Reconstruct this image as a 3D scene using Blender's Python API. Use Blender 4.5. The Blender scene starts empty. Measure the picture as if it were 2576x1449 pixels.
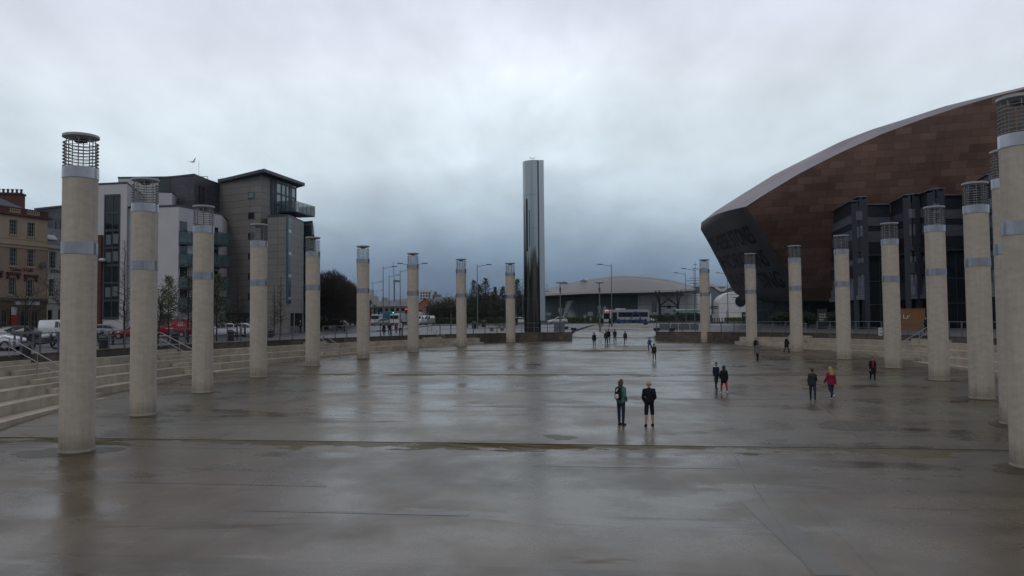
import bpy, bmesh, math, random
from mathutils import Vector, Matrix
import numpy as np
sc = bpy.context.scene
col = sc.collection
R = math.radians
PI = math.pi

# ---------------------------------------------------------------- camera
F = 1908.0; PW, PH = 2576.0, 1449.0          # working units of the photograph
PITCH = math.atan(76.5/F); ROLL = 0.0090
CAM = Vector((0, 0, 1.75))
fwd = Vector((0, math.cos(PITCH), math.sin(PITCH)))
_r0 = Vector((1, 0, 0)); _u0 = Vector((0, -math.sin(PITCH), math.cos(PITCH)))
up = _u0*math.cos(ROLL) + _r0*math.sin(ROLL)
rt = _r0*math.cos(ROLL) - _u0*math.sin(ROLL)
cd = bpy.data.cameras.new('camera'); cam = bpy.data.objects.new('camera', cd); col.objects.link(cam)
cd.sensor_fit = 'HORIZONTAL'; cd.sensor_width = 36.0; cd.lens = 36.0*F/PW
cd.clip_start = 0.1; cd.clip_end = 12000
M = Matrix((rt, up, -fwd)).transposed().to_4x4(); M.translation = CAM
cam.matrix_world = M
sc.camera = cam

# ---------------------------------------------------------------- world: overcast sky over a Nishita sky
w = bpy.data.worlds.new('World'); sc.world = w; w.use_nodes = True
nt = w.node_tree; nt.nodes.clear()
def N(t, **k):
    n = nt.nodes.new(t)
    for a, b in k.items(): setattr(n, a, b)
    return n
def L(a, b): nt.links.new(a, b)
def mth(op, a, b=None, c=None, clamp=False):
    n = N('ShaderNodeMath', operation=op, use_clamp=clamp)
    for i, v in enumerate((a, b, c)):
        if v is None: continue
        if isinstance(v, (int, float)): n.inputs[i].default_value = v
        else: L(v, n.inputs[i])
    return n.outputs[0]
SUN_EL, SUN_AZ = R(48), R(200)
tc = N('ShaderNodeTexCoord')
sep = N('ShaderNodeSeparateXYZ'); L(tc.outputs['Generated'], sep.inputs[0])
zc = mth('MAXIMUM', sep.outputs['Z'], 0.0)
ramp = N('ShaderNodeValToRGB'); e = ramp.color_ramp
pts = [(0.0, (.078, .115, .172)), (.035, (.092, .138, .205)), (.066, (.140, .200, .285)), (.100, (.225, .305, .390)), (.145, (.415, .505, .585)),
       (.20, (.60, .695, .76)), (.31, (.65, .71, .775)), (.42, (.59, .61, .715)), (.60, (.33, .35, .40)), (1.0, (.28, .30, .34))]
while len(e.elements) < len(pts): e.elements.new(0.5)
for el, (p, c) in zip(e.elements, pts): el.position = p; el.color = (*c, 1)
# cloud layer: direction projected on a flat deck, streaks running diagonally
den = mth('ADD', zc, 0.34)
dx = mth('DIVIDE', sep.outputs['X'], den); dy = mth('DIVIDE', sep.outputs['Y'], den)
cmb = N('ShaderNodeCombineXYZ'); L(dx, cmb.inputs[0]); L(dy, cmb.inputs[1])
mp = N('ShaderNodeMapping'); mp.inputs['Rotation'].default_value = (0, 0, R(-28)); mp.inputs['Scale'].default_value = (1.7, 1.1, 1)
L(cmb.outputs[0], mp.inputs[0])
n1 = N('ShaderNodeTexNoise'); n1.inputs['Scale'].default_value = .95; n1.inputs['Detail'].default_value = 6; n1.inputs['Roughness'].default_value = .5
n1.inputs['Distortion'].default_value = .5; L(mp.outputs[0], n1.inputs['Vector'])
n2 = N('ShaderNodeTexNoise'); n2.inputs['Scale'].default_value = 3.4; n2.inputs['Detail'].default_value = 5; n2.inputs['Roughness'].default_value = .55
L(mp.outputs[0], n2.inputs['Vector'])
# jitter the elevation used by the ramp so that the dark bank near the horizon has a soft broken top
jit = mth('MULTIPLY', mth('SUBTRACT', n1.outputs['Fac'], 0.5), 0.075)
jit = mth('MULTIPLY', jit, mth('MINIMUM', mth('MULTIPLY', zc, 9.0), 1.0))
# bank is deepest straight ahead and thins out to both sides
side = mth('ABSOLUTE', mth('SUBTRACT', sep.outputs['X'], 0.0))
lift = mth('MULTIPLY', mth('MINIMUM', side, 0.5), 0.055)
zz = mth('ADD', mth('ADD', zc, jit), lift)
L(zz, ramp.inputs[0])
f1 = mth('MULTIPLY_ADD', n1.outputs['Fac'], .75, 0.66)
f2 = mth('MULTIPLY_ADD', n2.outputs['Fac'], 0.34, 0.83)
ff = mth('MULTIPLY', f1, f2)
# sky dimmed behind the camera to shape the steel's reflections, brighter ahead
ff = mth('MULTIPLY', ff, mth('MULTIPLY_ADD', mth('ADD', mth('MULTIPLY', sep.outputs['Y'], .9), .5, clamp=True), .34, .68))
def blob(px, py, k, amp):
    u = (px-PW/2)/F; v = (PH/2-py)/F
    d = (fwd + rt*u + up*v).normalized()
    vm = N('ShaderNodeVectorMath', operation='DOT_PRODUCT'); L(tc.outputs['Generated'], vm.inputs[0]); vm.inputs[1].default_value = d
    p = mth('POWER', mth('MAXIMUM', vm.outputs['Value'], 0.0), k)
    return mth('MULTIPLY', p, amp)
bl = mth('ADD', mth('ADD', blob(1290, 250, 70, .26), blob(480, 330, 30, .05)), blob(1950, 180, 40, .06))
ff = mth('ADD', ff, mth('MULTIPLY', bl, mth('MULTIPLY_ADD', n2.outputs['Fac'], 1.6, .1)))
vm = N('ShaderNodeVectorMath', operation='SCALE'); L(ramp.outputs[0], vm.inputs[0]); L(ff, vm.inputs['Scale'])
sky = N('ShaderNodeTexSky'); sky.sky_type = 'NISHITA'; sky.sun_disc = False; sky.sun_elevation = SUN_EL; sky.sun_rotation = SUN_AZ
sky.air_density = 1.2; sky.dust_density = 3.0
sv = N('ShaderNodeVectorMath', operation='SCALE'); L(sky.outputs[0], sv.inputs[0]); sv.inputs['Scale'].default_value = 0.10
cl = N('ShaderNodeVectorMath', operation='SCALE'); L(vm.outputs[0], cl.inputs[0]); cl.inputs['Scale'].default_value = 10.1
mx = N('ShaderNodeMix', data_type='RGBA'); mx.inputs['Factor'].default_value = 0.97
L(sv.outputs[0], mx.inputs['A']); L(cl.outputs[0], mx.inputs['B'])
bg = N('ShaderNodeBackground'); bg.inputs['Strength'].default_value = 0.11; L(mx.outputs['Result'], bg.inputs[0])
out = N('ShaderNodeOutputWorld'); L(bg.outputs[0], out.inputs[0])

# ---------------------------------------------------------------- sun (through cloud)
sd = bpy.data.lights.new('sun', 'SUN'); sd.energy = 0.5; sd.angle = R(25); sd.color = (1.0, .96, .9)
so = bpy.data.objects.new('sun', sd); col.objects.link(so)
so.rotation_euler = (PI/2-SUN_EL, 0, PI-SUN_AZ)
sc.view_settings.view_transform = 'Standard'; sc.view_settings.look = 'None'; sc.view_settings.exposure = 0.0; sc.view_settings.gamma = 1.0
sc.view_settings.use_curve_mapping = False

# ---------------------------------------------------------------- measuring helpers
def ray(px, py): return fwd + rt*((px-PW/2)/F) + up*((PH/2-py)/F)
def atY(px, py, Y):
    d = ray(px, py); return CAM + d*(Y/d.y)
def atZ(px, py, z):
    d = ray(px, py); return CAM + d*((z-CAM.z)/d.z)
FZ0, FG = -3.25, 0.0257
def zf(y): return FZ0 + FG*y
def sst(t): t = max(0.0, min(1.0, t)); return t*t*(3-2*t)
def zg(y): return 0.5*sst((y-100)/35.0)
def onfloor(px, py):
    d = ray(px, py); t = (FZ0-CAM.z)/(d.z-FG*d.y); return CAM + d*t
def onup(px, py):
    z = 0.0
    for _ in range(12):
        p = atZ(px, py, z); z = .5*z + .5*zg(p.y)
    return Vector((p.x, p.y, z))
def proj(P):
    v = Vector(P)-CAM; d = v.dot(fwd)
    return (PW/2 + F*v.dot(rt)/d, PH/2 - F*v.dot(up)/d)
def V(*a): return Vector(a)

# ---------------------------------------------------------------- mesh builder
class MB:
    def __init__(s): s.v = []; s.f = []; s.m = []; s.mi = 0; s.sm = []; s.smooth = False
    def add(s, vs, fs, smooth=None):
        b = len(s.v); s.v += [tuple(x) for x in vs]
        for f in fs:
            s.f.append(tuple(b+i for i in f)); s.m.append(s.mi); s.sm.append(s.smooth if smooth is None else smooth)
        return s
    def quad(s, a, b, c, d): return s.add([a, b, c, d], [(0, 1, 2, 3)])
    def box(s, c, d, rz=0.0, top=1.0):
        cx, cy, cz = c; hx, hy, hz = d[0]/2, d[1]/2, d[2]/2; cr, sr = math.cos(rz), math.sin(rz)
        vs = []
        for z, k in ((-hz, 1.0), (hz, top)):
            for x, y in ((-hx, -hy), (hx, -hy), (hx, hy), (-hx, hy)):
                x *= k; y *= k
                vs.append((cx+x*cr-y*sr, cy+x*sr+y*cr, cz+z))
        return s.add(vs, [(3, 2, 1, 0), (4, 5, 6, 7), (0, 1, 5, 4), (1, 2, 6, 5), (2, 3, 7, 6), (3, 0, 4, 7)])
    def hexa(s, vs): # 8 points: bottom 4 ccw, top 4 ccw
        return s.add(vs, [(3, 2, 1, 0), (4, 5, 6, 7), (0, 1, 5, 4), (1, 2, 6, 5), (2, 3, 7, 6), (3, 0, 4, 7)])
    def prism(s, poly, z0, z1):
        n = len(poly)
        vs = [(p[0], p[1], z0) for p in poly] + [(p[0], p[1], z1) for p in poly]
        return s.add(vs, [tuple(range(n-1, -1, -1)), tuple(range(n, 2*n))] + [(i, (i+1) % n, n+(i+1) % n, n+i) for i in range(n)])
    def tube(s, p0, p1, r0, r1=None, n=8, caps=True, smooth=True):
        if r1 is None: r1 = r0
        p0, p1 = Vector(p0), Vector(p1); d = p1-p0
        if d.length < 1e-6: return s
        d.normalize(); a = d.orthogonal().normalized(); b = d.cross(a)
        vs = []
        for p, r in ((p0, r0), (p1, r1)):
            for i in range(n):
                t = 2*PI*i/n; vs.append(p + (a*math.cos(t)+b*math.sin(t))*r)
        s.add(vs, [(i, (i+1) % n, n+(i+1) % n, n+i) for i in range(n)], smooth)
        if caps: s.add(vs, [tuple(range(n-1, -1, -1)), tuple(range(n, 2*n))], False)
        return s
    def path(s, pts, r, n=6):
        for a, b in zip(pts[:-1], pts[1:]): s.tube(a, b, r, r, n)
        return s
    def lathe(s, prof, n=24, c=(0, 0, 0), smooth=True, close=False, sharp=True):
        vs = []
        for r, z in prof:
            for i in range(n):
                t = 2*PI*i/n; vs.append((c[0]+r*math.cos(t), c[1]+r*math.sin(t), c[2]+z))
        m = len(prof)
        if sharp:                                   # crisp edges between the bands of the profile, round along them
            for j in range(m-1 if not close else m):
                k = (j+1) % m
                s.add(vs[j*n:(j+1)*n]+vs[k*n:(k+1)*n], [(i, (i+1) % n, n+(i+1) % n, n+i) for i in range(n)], smooth)
            return s
        fs = []
        for j in range(m-1 if not close else m):
            k = (j+1) % m
            for i in range(n): fs.append((j*n+i, j*n+(i+1) % n, k*n+(i+1) % n, k*n+i))
        return s.add(vs, fs, smooth)
    def sphere(s, c, r, n=10, m=6, sz=1.0):
        prof = [(max(1e-4, r*math.sin(PI*j/m)), -r*sz*math.cos(PI*j/m)) for j in range(m+1)]
        return s.lathe(prof, n, c, sharp=False)
    def capsule(s, p0, r0, p1, r1, n=10):
        p0, p1 = Vector(p0), Vector(p1); d = p1-p0
        if d.length < 1e-5: d = Vector((0, 0, 1e-4)); p1 = p0+d
        L_ = d.length; d = d/L_; a = d.orthogonal().normalized(); b = d.cross(a)
        vs = []; rows = []
        for k in range(4): t = -PI/2+PI/2*k/3.5+.02; rows.append((p0, r0, t))
        for k in range(4): t = PI/2*k/3.5; rows.append((p1, r1, t))
        for p, r, t in rows:
            for i in range(n):
                q = 2*PI*i/n; vs.append(p + d*(r*math.sin(t)) + (a*math.cos(q)+b*math.sin(q))*(r*math.cos(t)))
        m = len(rows); fs = [(j*n+i, j*n+(i+1) % n, (j+1)*n+(i+1) % n, (j+1)*n+i) for j in range(m-1) for i in range(n)]
        fs += [tuple(range(n-1, -1, -1)), tuple(range((m-1)*n, m*n))]
        return s.add(vs, fs, True)
    def build(s, name, mats, parent=None, world=True):
        if not s.v: return None
        vs = s.v
        if parent is not None and world:
            im = parent_world(parent).inverted()
            vs = [tuple(im @ Vector(v)) for v in vs]
        me = bpy.data.meshes.new(name); me.from_pydata(vs, [], s.f)
        if not isinstance(mats, (list, tuple)): mats = [mats]
        for m in mats: me.materials.append(m)
        me.polygons.foreach_set('material_index', s.m); me.polygons.foreach_set('use_smooth', s.sm)
        me.update()
        o = bpy.data.objects.new(name, me); col.objects.link(o)
        if parent is not None: o.parent = parent
        return o
def parent_world(o):
    m = o.matrix_basis.copy()
    while o.parent: o = o.parent; m = o.matrix_basis @ m
    return m
def tag(o, label=None, cat=None, group=None, kind=None):
    if label: o['label'] = label
    if cat: o['category'] = cat
    if group: o['group'] = group
    if kind: o['kind'] = kind
    return o
def thing(name, label, cat, loc=(0, 0, 0), rz=0.0, group=None):
    o = bpy.data.objects.new(name, None); col.objects.link(o); o.empty_display_size = .2
    o.location = loc; o.rotation_euler = (0, 0, rz)
    return tag(o, label, cat, group)
def kids(o): return [c for c in bpy.data.objects if c.parent == o]
def dup(root, loc, rz=0.0, label=None, scale=None, tree=None):
    r = root.copy(); col.objects.link(r); r.location = loc; r.rotation_euler = (0, 0, rz)
    if scale: r.scale = (scale,)*3
    if label: r['label'] = label
    def rec(src, dst):
        for ch in (tree[src.name] if tree else kids(src)):
            c = ch.copy(); col.objects.link(c); c.parent = dst
            if tree: 
                if ch.name in tree: rec(ch, c)
            else: rec(ch, c)
    rec(root, r)
    return r
ORD = ['first', 'second', 'third', 'fourth', 'fifth', 'sixth', 'seventh', 'eighth', 'ninth', 'tenth', 'eleventh', 'twelfth', 'thirteenth', 'fourteenth', 'fifteenth', 'sixteenth', 'seventeenth', 'eighteenth', 'nineteenth', 'twentieth']

# ---------------------------------------------------------------- materials
def mat(name, c, rough=.7, metal=0.0, var=.12, scale=1.5, bump=0.0, bscale=20, island=0.0, spec=None, stretch=(1, 1, 1), emit=0, coat=0):
    m = bpy.data.materials.new(name); m.use_nodes = True; t = m.node_tree; b = t.nodes['Principled BSDF']
    b.inputs['Roughness'].default_value = rough; b.inputs['Metallic'].default_value = metal
    if spec is not None: b.inputs['Specular IOR Level'].default_value = spec
    if coat: b.inputs['Coat Weight'].default_value = coat
    tcn = t.nodes.new('ShaderNodeTexCoord'); mpn = t.nodes.new('ShaderNodeMapping'); mpn.inputs['Scale'].default_value = stretch
    t.links.new(tcn.outputs['Object'], mpn.inputs[0])
    nz = t.nodes.new('ShaderNodeTexNoise'); nz.inputs['Scale'].default_value = scale; nz.inputs['Detail'].default_value = 5; nz.inputs['Roughness'].default_value = .6
    t.links.new(mpn.outputs[0], nz.inputs['Vector'])
    mr = t.nodes.new('ShaderNodeMapRange'); mr.inputs['From Min'].default_value = .25; mr.inputs['From Max'].default_value = .75
    mr.inputs['To Min'].default_value = 1-var; mr.inputs['To Max'].default_value = 1+var; t.links.new(nz.outputs['Fac'], mr.inputs[0])
    fac = mr.outputs[0]
    if island:
        g = t.nodes.new('ShaderNodeNewGeometry'); m2 = t.nodes.new('ShaderNodeMapRange')
        m2.inputs['To Min'].default_value = 1-island; m2.inputs['To Max'].default_value = 1+island
        t.links.new(g.outputs['Random Per Island'], m2.inputs[0])
        mm = t.nodes.new('ShaderNodeMath'); mm.operation = 'MULTIPLY'; t.links.new(fac, mm.inputs[0]); t.links.new(m2.outputs[0], mm.inputs[1]); fac = mm.outputs[0]
    vs = t.nodes.new('ShaderNodeVectorMath'); vs.operation = 'SCALE'; vs.inputs[0].default_value = c; t.links.new(fac, vs.inputs['Scale'])
    t.links.new(vs.outputs[0], b.inputs['Base Color'])
    if bump:
        nb = t.nodes.new('ShaderNodeTexNoise'); nb.inputs['Scale'].default_value = bscale; nb.inputs['Detail'].default_value = 4
        t.links.new(mpn.outputs[0], nb.inputs['Vector'])
        bp = t.nodes.new('ShaderNodeBump'); bp.inputs['Strength'].default_value = bump; bp.inputs['Distance'].default_value = .05
        t.links.new(nb.outputs['Fac'], bp.inputs['Height']); t.links.new(bp.outputs[0], b.inputs['Normal'])
    if emit:
        b.inputs['Emission Color'].default_value = (*c, 1); b.inputs['Emission Strength'].default_value = emit
    return m
def weather(m, base, amt=.5):
    """vertical drip stains and a dirty foot on a column shaft (object space)"""
    t = m.node_tree; b = t.nodes['Principled BSDF']; src = b.inputs['Base Color'].links[0].from_socket
    tc = t.nodes.new('ShaderNodeTexCoord'); mp = t.nodes.new('ShaderNodeMapping'); mp.inputs['Scale'].default_value = (5, 5, .35); t.links.new(tc.outputs['Object'], mp.inputs[0])
    oi = t.nodes.new('ShaderNodeObjectInfo'); ad = t.nodes.new('ShaderNodeVectorMath'); ad.operation = 'ADD'; t.links.new(mp.outputs[0], ad.inputs[0]); t.links.new(oi.outputs['Location'], ad.inputs[1])
    nz = t.nodes.new('ShaderNodeTexNoise'); nz.inputs['Scale'].default_value = 1.0; nz.inputs['Detail'].default_value = 6; nz.inputs['Roughness'].default_value = .65; t.links.new(ad.outputs[0], nz.inputs['Vector'])
    n2 = t.nodes.new('ShaderNodeTexNoise'); n2.inputs['Scale'].default_value = .9; n2.inputs['Detail'].default_value = 6; n2.inputs['Roughness'].default_value = .6
    a2 = t.nodes.new('ShaderNodeVectorMath'); a2.operation = 'ADD'; t.links.new(tc.outputs['Object'], a2.inputs[0]); t.links.new(oi.outputs['Location'], a2.inputs[1]); t.links.new(a2.outputs[0], n2.inputs['Vector'])
    def mr(v, a, c, lo, hi):
        n = t.nodes.new('ShaderNodeMapRange'); t.links.new(v, n.inputs[0])
        for i, x in zip((1, 2, 3, 4), (a, c, lo, hi)): n.inputs[i].default_value = x
        return n.outputs[0]
    def mul(a, c):
        n = t.nodes.new('ShaderNodeMath'); n.operation = 'MULTIPLY'; t.links.new(a, n.inputs[0]); t.links.new(c, n.inputs[1]); return n.outputs[0]
    f = mul(mr(nz.outputs['Fac'], .35, .7, 1.07, 1-amt*.5), mr(n2.outputs['Fac'], .3, .7, 1-amt*.3, 1+amt*.25))
    sp = t.nodes.new('ShaderNodeSeparateXYZ'); t.links.new(tc.outputs['Object'], sp.inputs[0])
    sm = t.nodes.new('ShaderNodeMath'); sm.operation = 'SUBTRACT'; t.links.new(sp.outputs[2], sm.inputs[0]); t.links.new(nz.outputs['Fac'], sm.inputs[1])
    f = mul(f, mr(sm.outputs[0], -.45, .25, .62, 1.0))
    vs = t.nodes.new('ShaderNodeVectorMath'); vs.operation = 'SCALE'; t.links.new(src, vs.inputs[0]); t.links.new(f, vs.inputs['Scale']); t.links.new(vs.outputs[0], b.inputs['Base Color'])
def bricks(name, c1, c2, mortar, bw, rh, msz, rough=.6, metal=0.0, axes='XZ', rot=0.0, offs=.5, bias=0.0, var=.15, noise=1.0, wet=False, warp=0):
    """panels or courses laid on two axes of object space"""
    m = bpy.data.materials.new(name); m.use_nodes = True; t = m.node_tree; b = t.nodes['Principled BSDF']
    b.inputs['Roughness'].default_value = rough; b.inputs['Metallic'].default_value = metal
    tcn = t.nodes.new('ShaderNodeTexCoord'); mpn = t.nodes.new('ShaderNodeMapping'); mpn.inputs['Rotation'].default_value = (0, 0, rot)
    t.links.new(tcn.outputs['Object'], mpn.inputs[0])
    sp = t.nodes.new('ShaderNodeSeparateXYZ'); t.links.new(mpn.outputs[0], sp.inputs[0])
    cb = t.nodes.new('ShaderNodeCombineXYZ'); t.links.new(sp.outputs[axes[0]], cb.inputs[0]); t.links.new(sp.outputs[axes[1]], cb.inputs[1])
    br = t.nodes.new('ShaderNodeTexBrick'); t.links.new(cb.outputs[0], br.inputs['Vector'])
    br.inputs['Scale'].default_value = 1.0; br.inputs['Brick Width'].default_value = bw; br.inputs['Row Height'].default_value = rh
    br.inputs['Mortar Size'].default_value = msz; br.inputs['Color1'].default_value = (*c1, 1); br.inputs['Color2'].default_value = (*c2, 1)
    br.inputs['Mortar'].default_value = (*mortar, 1); br.offset = offs; br.inputs['Bias'].default_value = bias; br.inputs['Mortar Smooth'].default_value = .2
    nz = t.nodes.new('ShaderNodeTexNoise'); nz.inputs['Scale'].default_value = noise; nz.inputs['Detail'].default_value = 5; t.links.new(tcn.outputs['Object'], nz.inputs['Vector'])
    mr = t.nodes.new('ShaderNodeMapRange'); mr.inputs['From Min'].default_value = .25; mr.inputs['From Max'].default_value = .75
    mr.inputs['To Min'].default_value = 1-var; mr.inputs['To Max'].default_value = 1+var; t.links.new(nz.outputs['Fac'], mr.inputs[0])
    vs = t.nodes.new('ShaderNodeVectorMath'); vs.operation = 'SCALE'; t.links.new(br.outputs['Color'], vs.inputs[0]); t.links.new(mr.outputs[0], vs.inputs['Scale'])
    t.links.new(vs.outputs[0], b.inputs['Base Color'])
    return m
def glassy(name, c, rough=.06, spec=.5, metal=0.0):
    return mat(name, c, rough, metal, var=.25, scale=.35, spec=spec)
K = {}
K['conc'] = mat('pale column concrete', (.455, .395, .33), .8, var=.13, scale=2.2, bump=.25, bscale=14, stretch=(1, 1, 2.2))
weather(K['conc'], None, .16)
K['zinc'] = mat('brushed steel band', (.36, .36, .39), .28, .88, var=.12, scale=3)
K['cage'] = mat('grey lantern steel', (.36, .36, .365), .5, .5, var=.1)
K['steel'] = mat('rail steel', (.11, .125, .15), .45, .3, var=.1)
K['rail'] = mat('handrail steel', (.32, .31, .30), .38, .7, var=.05)
K['ledge'] = mat('pale terrace stone', (.37, .315, .255), .45, var=.32, scale=1.2, island=.13, bump=.15, bscale=9)
K['dock'] = mat('dark dock stone', (.072, .058, .047), .75, var=.55, scale=1.9, island=.42, bump=.5, bscale=6)
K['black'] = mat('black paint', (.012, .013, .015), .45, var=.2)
K['rubber'] = mat('rubber', (.012, .012, .013), .8)
K['glass'] = glassy('dark window glass', (.018, .024, .030))
K['teal'] = glassy('teal window glass', (.05, .085, .10), .1)
K['pane'] = glassy('sky lit window glass', (.24, .31, .33), .12, metal=.2)  # pale base colour paints in the sky seen through the glass
K['white'] = mat('white render', (.52, .51, .535), .85, var=.08, scale=.4)
K['whitep'] = mat('white paint', (.50, .50, .51), .5, var=.06)
K['frame'] = mat('white window frame', (.36, .34, .31), .6)
K['dframe'] = mat('dark window frame', (.045, .055, .065), .5)
K['bark'] = mat('bark', (.035, .028, .022), .9, var=.3, scale=6)
K['btwig'] = mat('pale brown twigs', (.055, .046, .036), .9, var=.3, scale=1); K['twig'] = mat('brown twigs', (.045, .033, .026), .9, var=.3, scale=2)
K['leaf'] = mat('spring leaf', (.075, .085, .035), .7, var=.4, scale=1.2)
K['dleaf'] = mat('dark evergreen leaf', (.03, .042, .020), .7, var=.4, scale=.8)
K['red'] = mat('red paint', (.26, .02, .024), .35)
K['lamp'] = mat('lamp housing', (.07, .075, .08), .4)
K['grey'] = mat('galvanised grey', (.17, .18, .19), .5, .5)
# ---------------------------------------------------------------- wet basin floor
AX = math.atan(.115)
def floor_mat():
    m = bpy.data.materials.new('wet plaza concrete'); m.use_nodes = True; t = m.node_tree; b = t.nodes['Principled BSDF']
    def N(tp, **k):
        n = t.nodes.new(tp)
        for a, c in k.items(): setattr(n, a, c)
        return n
    def L(a, c): t.links.new(a, c)
    def mt(op, a, c=None, d=None, clamp=False):
        n = N('ShaderNodeMath', operation=op, use_clamp=clamp)
        for i, v in enumerate((a, c, d)):
            if v is None: continue
            if isinstance(v, (int, float)): n.inputs[i].default_value = v
            else: L(v, n.inputs[i])
        return n.outputs[0]
    def noise(sc_, det=5, rough=.55, stretch=None, dist=0):
        n = N('ShaderNodeTexNoise'); n.inputs['Scale'].default_value = sc_; n.inputs['Detail'].default_value = det; n.inputs['Roughness'].default_value = rough
        n.inputs['Distortion'].default_value = dist
        if stretch:
            q = N('ShaderNodeMapping'); q.inputs['Scale'].default_value = stretch; L(mp.outputs[0], q.inputs[0]); L(q.outputs[0], n.inputs['Vector'])
        else: L(mp.outputs[0], n.inputs['Vector'])
        return n.outputs['Fac']
    def ss(v, a, c, lo=0.0, hi=1.0):
        n = N('ShaderNodeMapRange', interpolation_type='SMOOTHSTEP'); L(v, n.inputs[0])
        for i, x in zip((1, 2, 3, 4), (a, c, lo, hi)): n.inputs[i].default_value = x
        return n.outputs[0]
    tc = N('ShaderNodeTexCoord'); mp = N('ShaderNodeMapping'); mp.inputs['Rotation'].default_value = (0, 0, AX); L(tc.outputs['Object'], mp.inputs[0])
    sp = N('ShaderNodeSeparateXYZ'); L(mp.outputs[0], sp.inputs[0])
    # big slabs of slightly different pours
    def slabs(bw, rh, off, seedx):
        cb = N('ShaderNodeCombineXYZ'); L(mt('ADD', sp.outputs[0], seedx), cb.inputs[0]); L(mt('ADD', sp.outputs[1], -2.2), cb.inputs[1])
        br = N('ShaderNodeTexBrick'); L(cb.outputs[0], br.inputs['Vector']); br.inputs['Scale'].default_value = 1; br.inputs['Brick Width'].default_value = bw
        br.inputs['Row Height'].default_value = rh; br.inputs['Mortar Size'].default_value = .012; br.offset = off
        br.inputs['Color1'].default_value = (.8, .8, .8, 1); br.inputs['Color2'].default_value = (1.16, 1.16, 1.16, 1); br.inputs['Mortar'].default_value = (.5, .5, .5, 1)
        return br.outputs['Color']
    s1 = slabs(13.0, 6.0, .37, 3.3); s2 = slabs(4.3, 24.0, .0, 1.0)
    slab = mt('MULTIPLY', s1, mt('MULTIPLY_ADD', s2, .45, .55))
    big = noise(.09, 5); med = noise(.55, 6, .6); fine = noise(9, 5, .65)
    streak = noise(1.0, 5, .6, (1.1, .12, 1))
    v = mt('MULTIPLY', slab, ss(big, .3, .7, .72, 1.25)); v = mt('MULTIPLY', v, ss(med, .25, .75, .80, 1.2)); v = mt('MULTIPLY', v, ss(fine, .2, .8, .88, 1.12))
    v = mt('MULTIPLY', v, ss(streak, .3, .7, .93, 1.07))
    hue = N('ShaderNodeMix', data_type='RGBA'); L(ss(big, .35, .65), hue.inputs['Factor'])
    hue.inputs['A'].default_value = (.135, .095, .053, 1); hue.inputs['B'].default_value = (.086, .080, .054, 1)
    # algae and dirt left by water standing in front of each drain line (towards the camera)
    n3 = noise(.35, 6, .65, (1, 2.2, 1)); n4 = noise(2.2, 4, .6)
    stain = None; dark = None
    for a0 in (26.2, 50.2, 73.9, 98.0):
        d = mt('SUBTRACT', a0, sp.outputs[1])                     # metres in front of the line
        wdt = mt('MAXIMUM', mt('MULTIPLY', mt('SUBTRACT', n3, .37), 6.5 if a0 < 60 else 16.0), .13 if a0 < 60 else .18)
        inn = ss(mt('SUBTRACT', wdt, d), -.02, .10)
        pos = mt('GREATER_THAN', d, 0.0); x = mt('MULTIPLY', inn, pos)
        stain = x if stain is None else mt('MAXIMUM', stain, x)
        ln = mt('LESS_THAN', mt('ABSOLUTE', mt('SUBTRACT', d, .0)), .05 if a0 < 60 else .09)
        dark = ln if dark is None else mt('MAXIMUM', dark, ln)
    # thin secondary smears lying across the slope
    n5 = noise(.22, 5, .6, (.22, 2.4, 1), .3); smear = ss(n5, .60, .68)
    n6 = noise(.16, 5, .7, (.5, 1.6, 1), .6); dry = ss(n6, .60, .66)
    stn = N('ShaderNodeMix', data_type='RGBA'); L(mt('MULTIPLY', stain, .85), stn.inputs['Factor'])
    stn.inputs['B'].default_value = (.095, .078, .026, 1)
    sc1 = N('ShaderNodeVectorMath', operation='SCALE'); L(hue.outputs['Result'], sc1.inputs[0]); L(v, sc1.inputs['Scale'])
    L(sc1.outputs[0], stn.inputs['A'])
    dk = mt('MULTIPLY', mt('SUBTRACT', 1.0, mt('MULTIPLY', dark, .9)), mt('SUBTRACT', 1.0, mt('MULTIPLY', smear, .30)))
    fin = N('ShaderNodeVectorMath', operation='SCALE'); L(stn.outputs['Result'], fin.inputs[0]); L(dk, fin.inputs['Scale'])
    L(fin.outputs[0], b.inputs['Base Color'])
    rg = ss(noise(.30, 5, .6), .3, .7, .23, .43)
    rg = mt('ADD', rg, mt('MULTIPLY', stain, .22)); rg = mt('ADD', rg, mt('MULTIPLY', smear, .12)); rg = mt('ADD', rg, mt('MULTIPLY', dark, .5))
    rg = mt('ADD', rg, mt('MULTIPLY', dry, .10)); rg = mt('ADD', rg, mt('MULTIPLY', mt('SUBTRACT', fine, .5), .10))
    pud = ss(noise(.20, 6, .62, (.55, 1.9, 1), .4), .55, .62)
    pm = mt('SUBTRACT', 1.0, mt('MULTIPLY', pud, .30)); rg = mt('MULTIPLY', rg, pm)
    fin2 = N('ShaderNodeVectorMath', operation='SCALE'); L(fin.outputs[0], fin2.inputs[0]); L(mt('SUBTRACT', 1.0, mt('MULTIPLY', pud, .28)), fin2.inputs['Scale']); L(fin2.outputs[0], b.inputs['Base Color'])
    L(rg, b.inputs['Roughness'])
    sp_ = mt('SUBTRACT', 0.55, mt('MULTIPLY', stain, .32)); sp_ = mt('SUBTRACT', sp_, mt('MULTIPLY', dry, .22)); sp_ = mt('SUBTRACT', sp_, mt('MULTIPLY', dark, .2), clamp=True)
    L(sp_, b.inputs['Specular IOR Level'])
    bp = N('ShaderNodeBump'); bp.inputs['Strength'].default_value = .12; bp.inputs['Distance'].default_value = .02; L(fine, bp.inputs['Height'])
    L(bp.outputs[0], b.inputs['Normal'])
    return m
K['floor'] = floor_mat()

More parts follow.
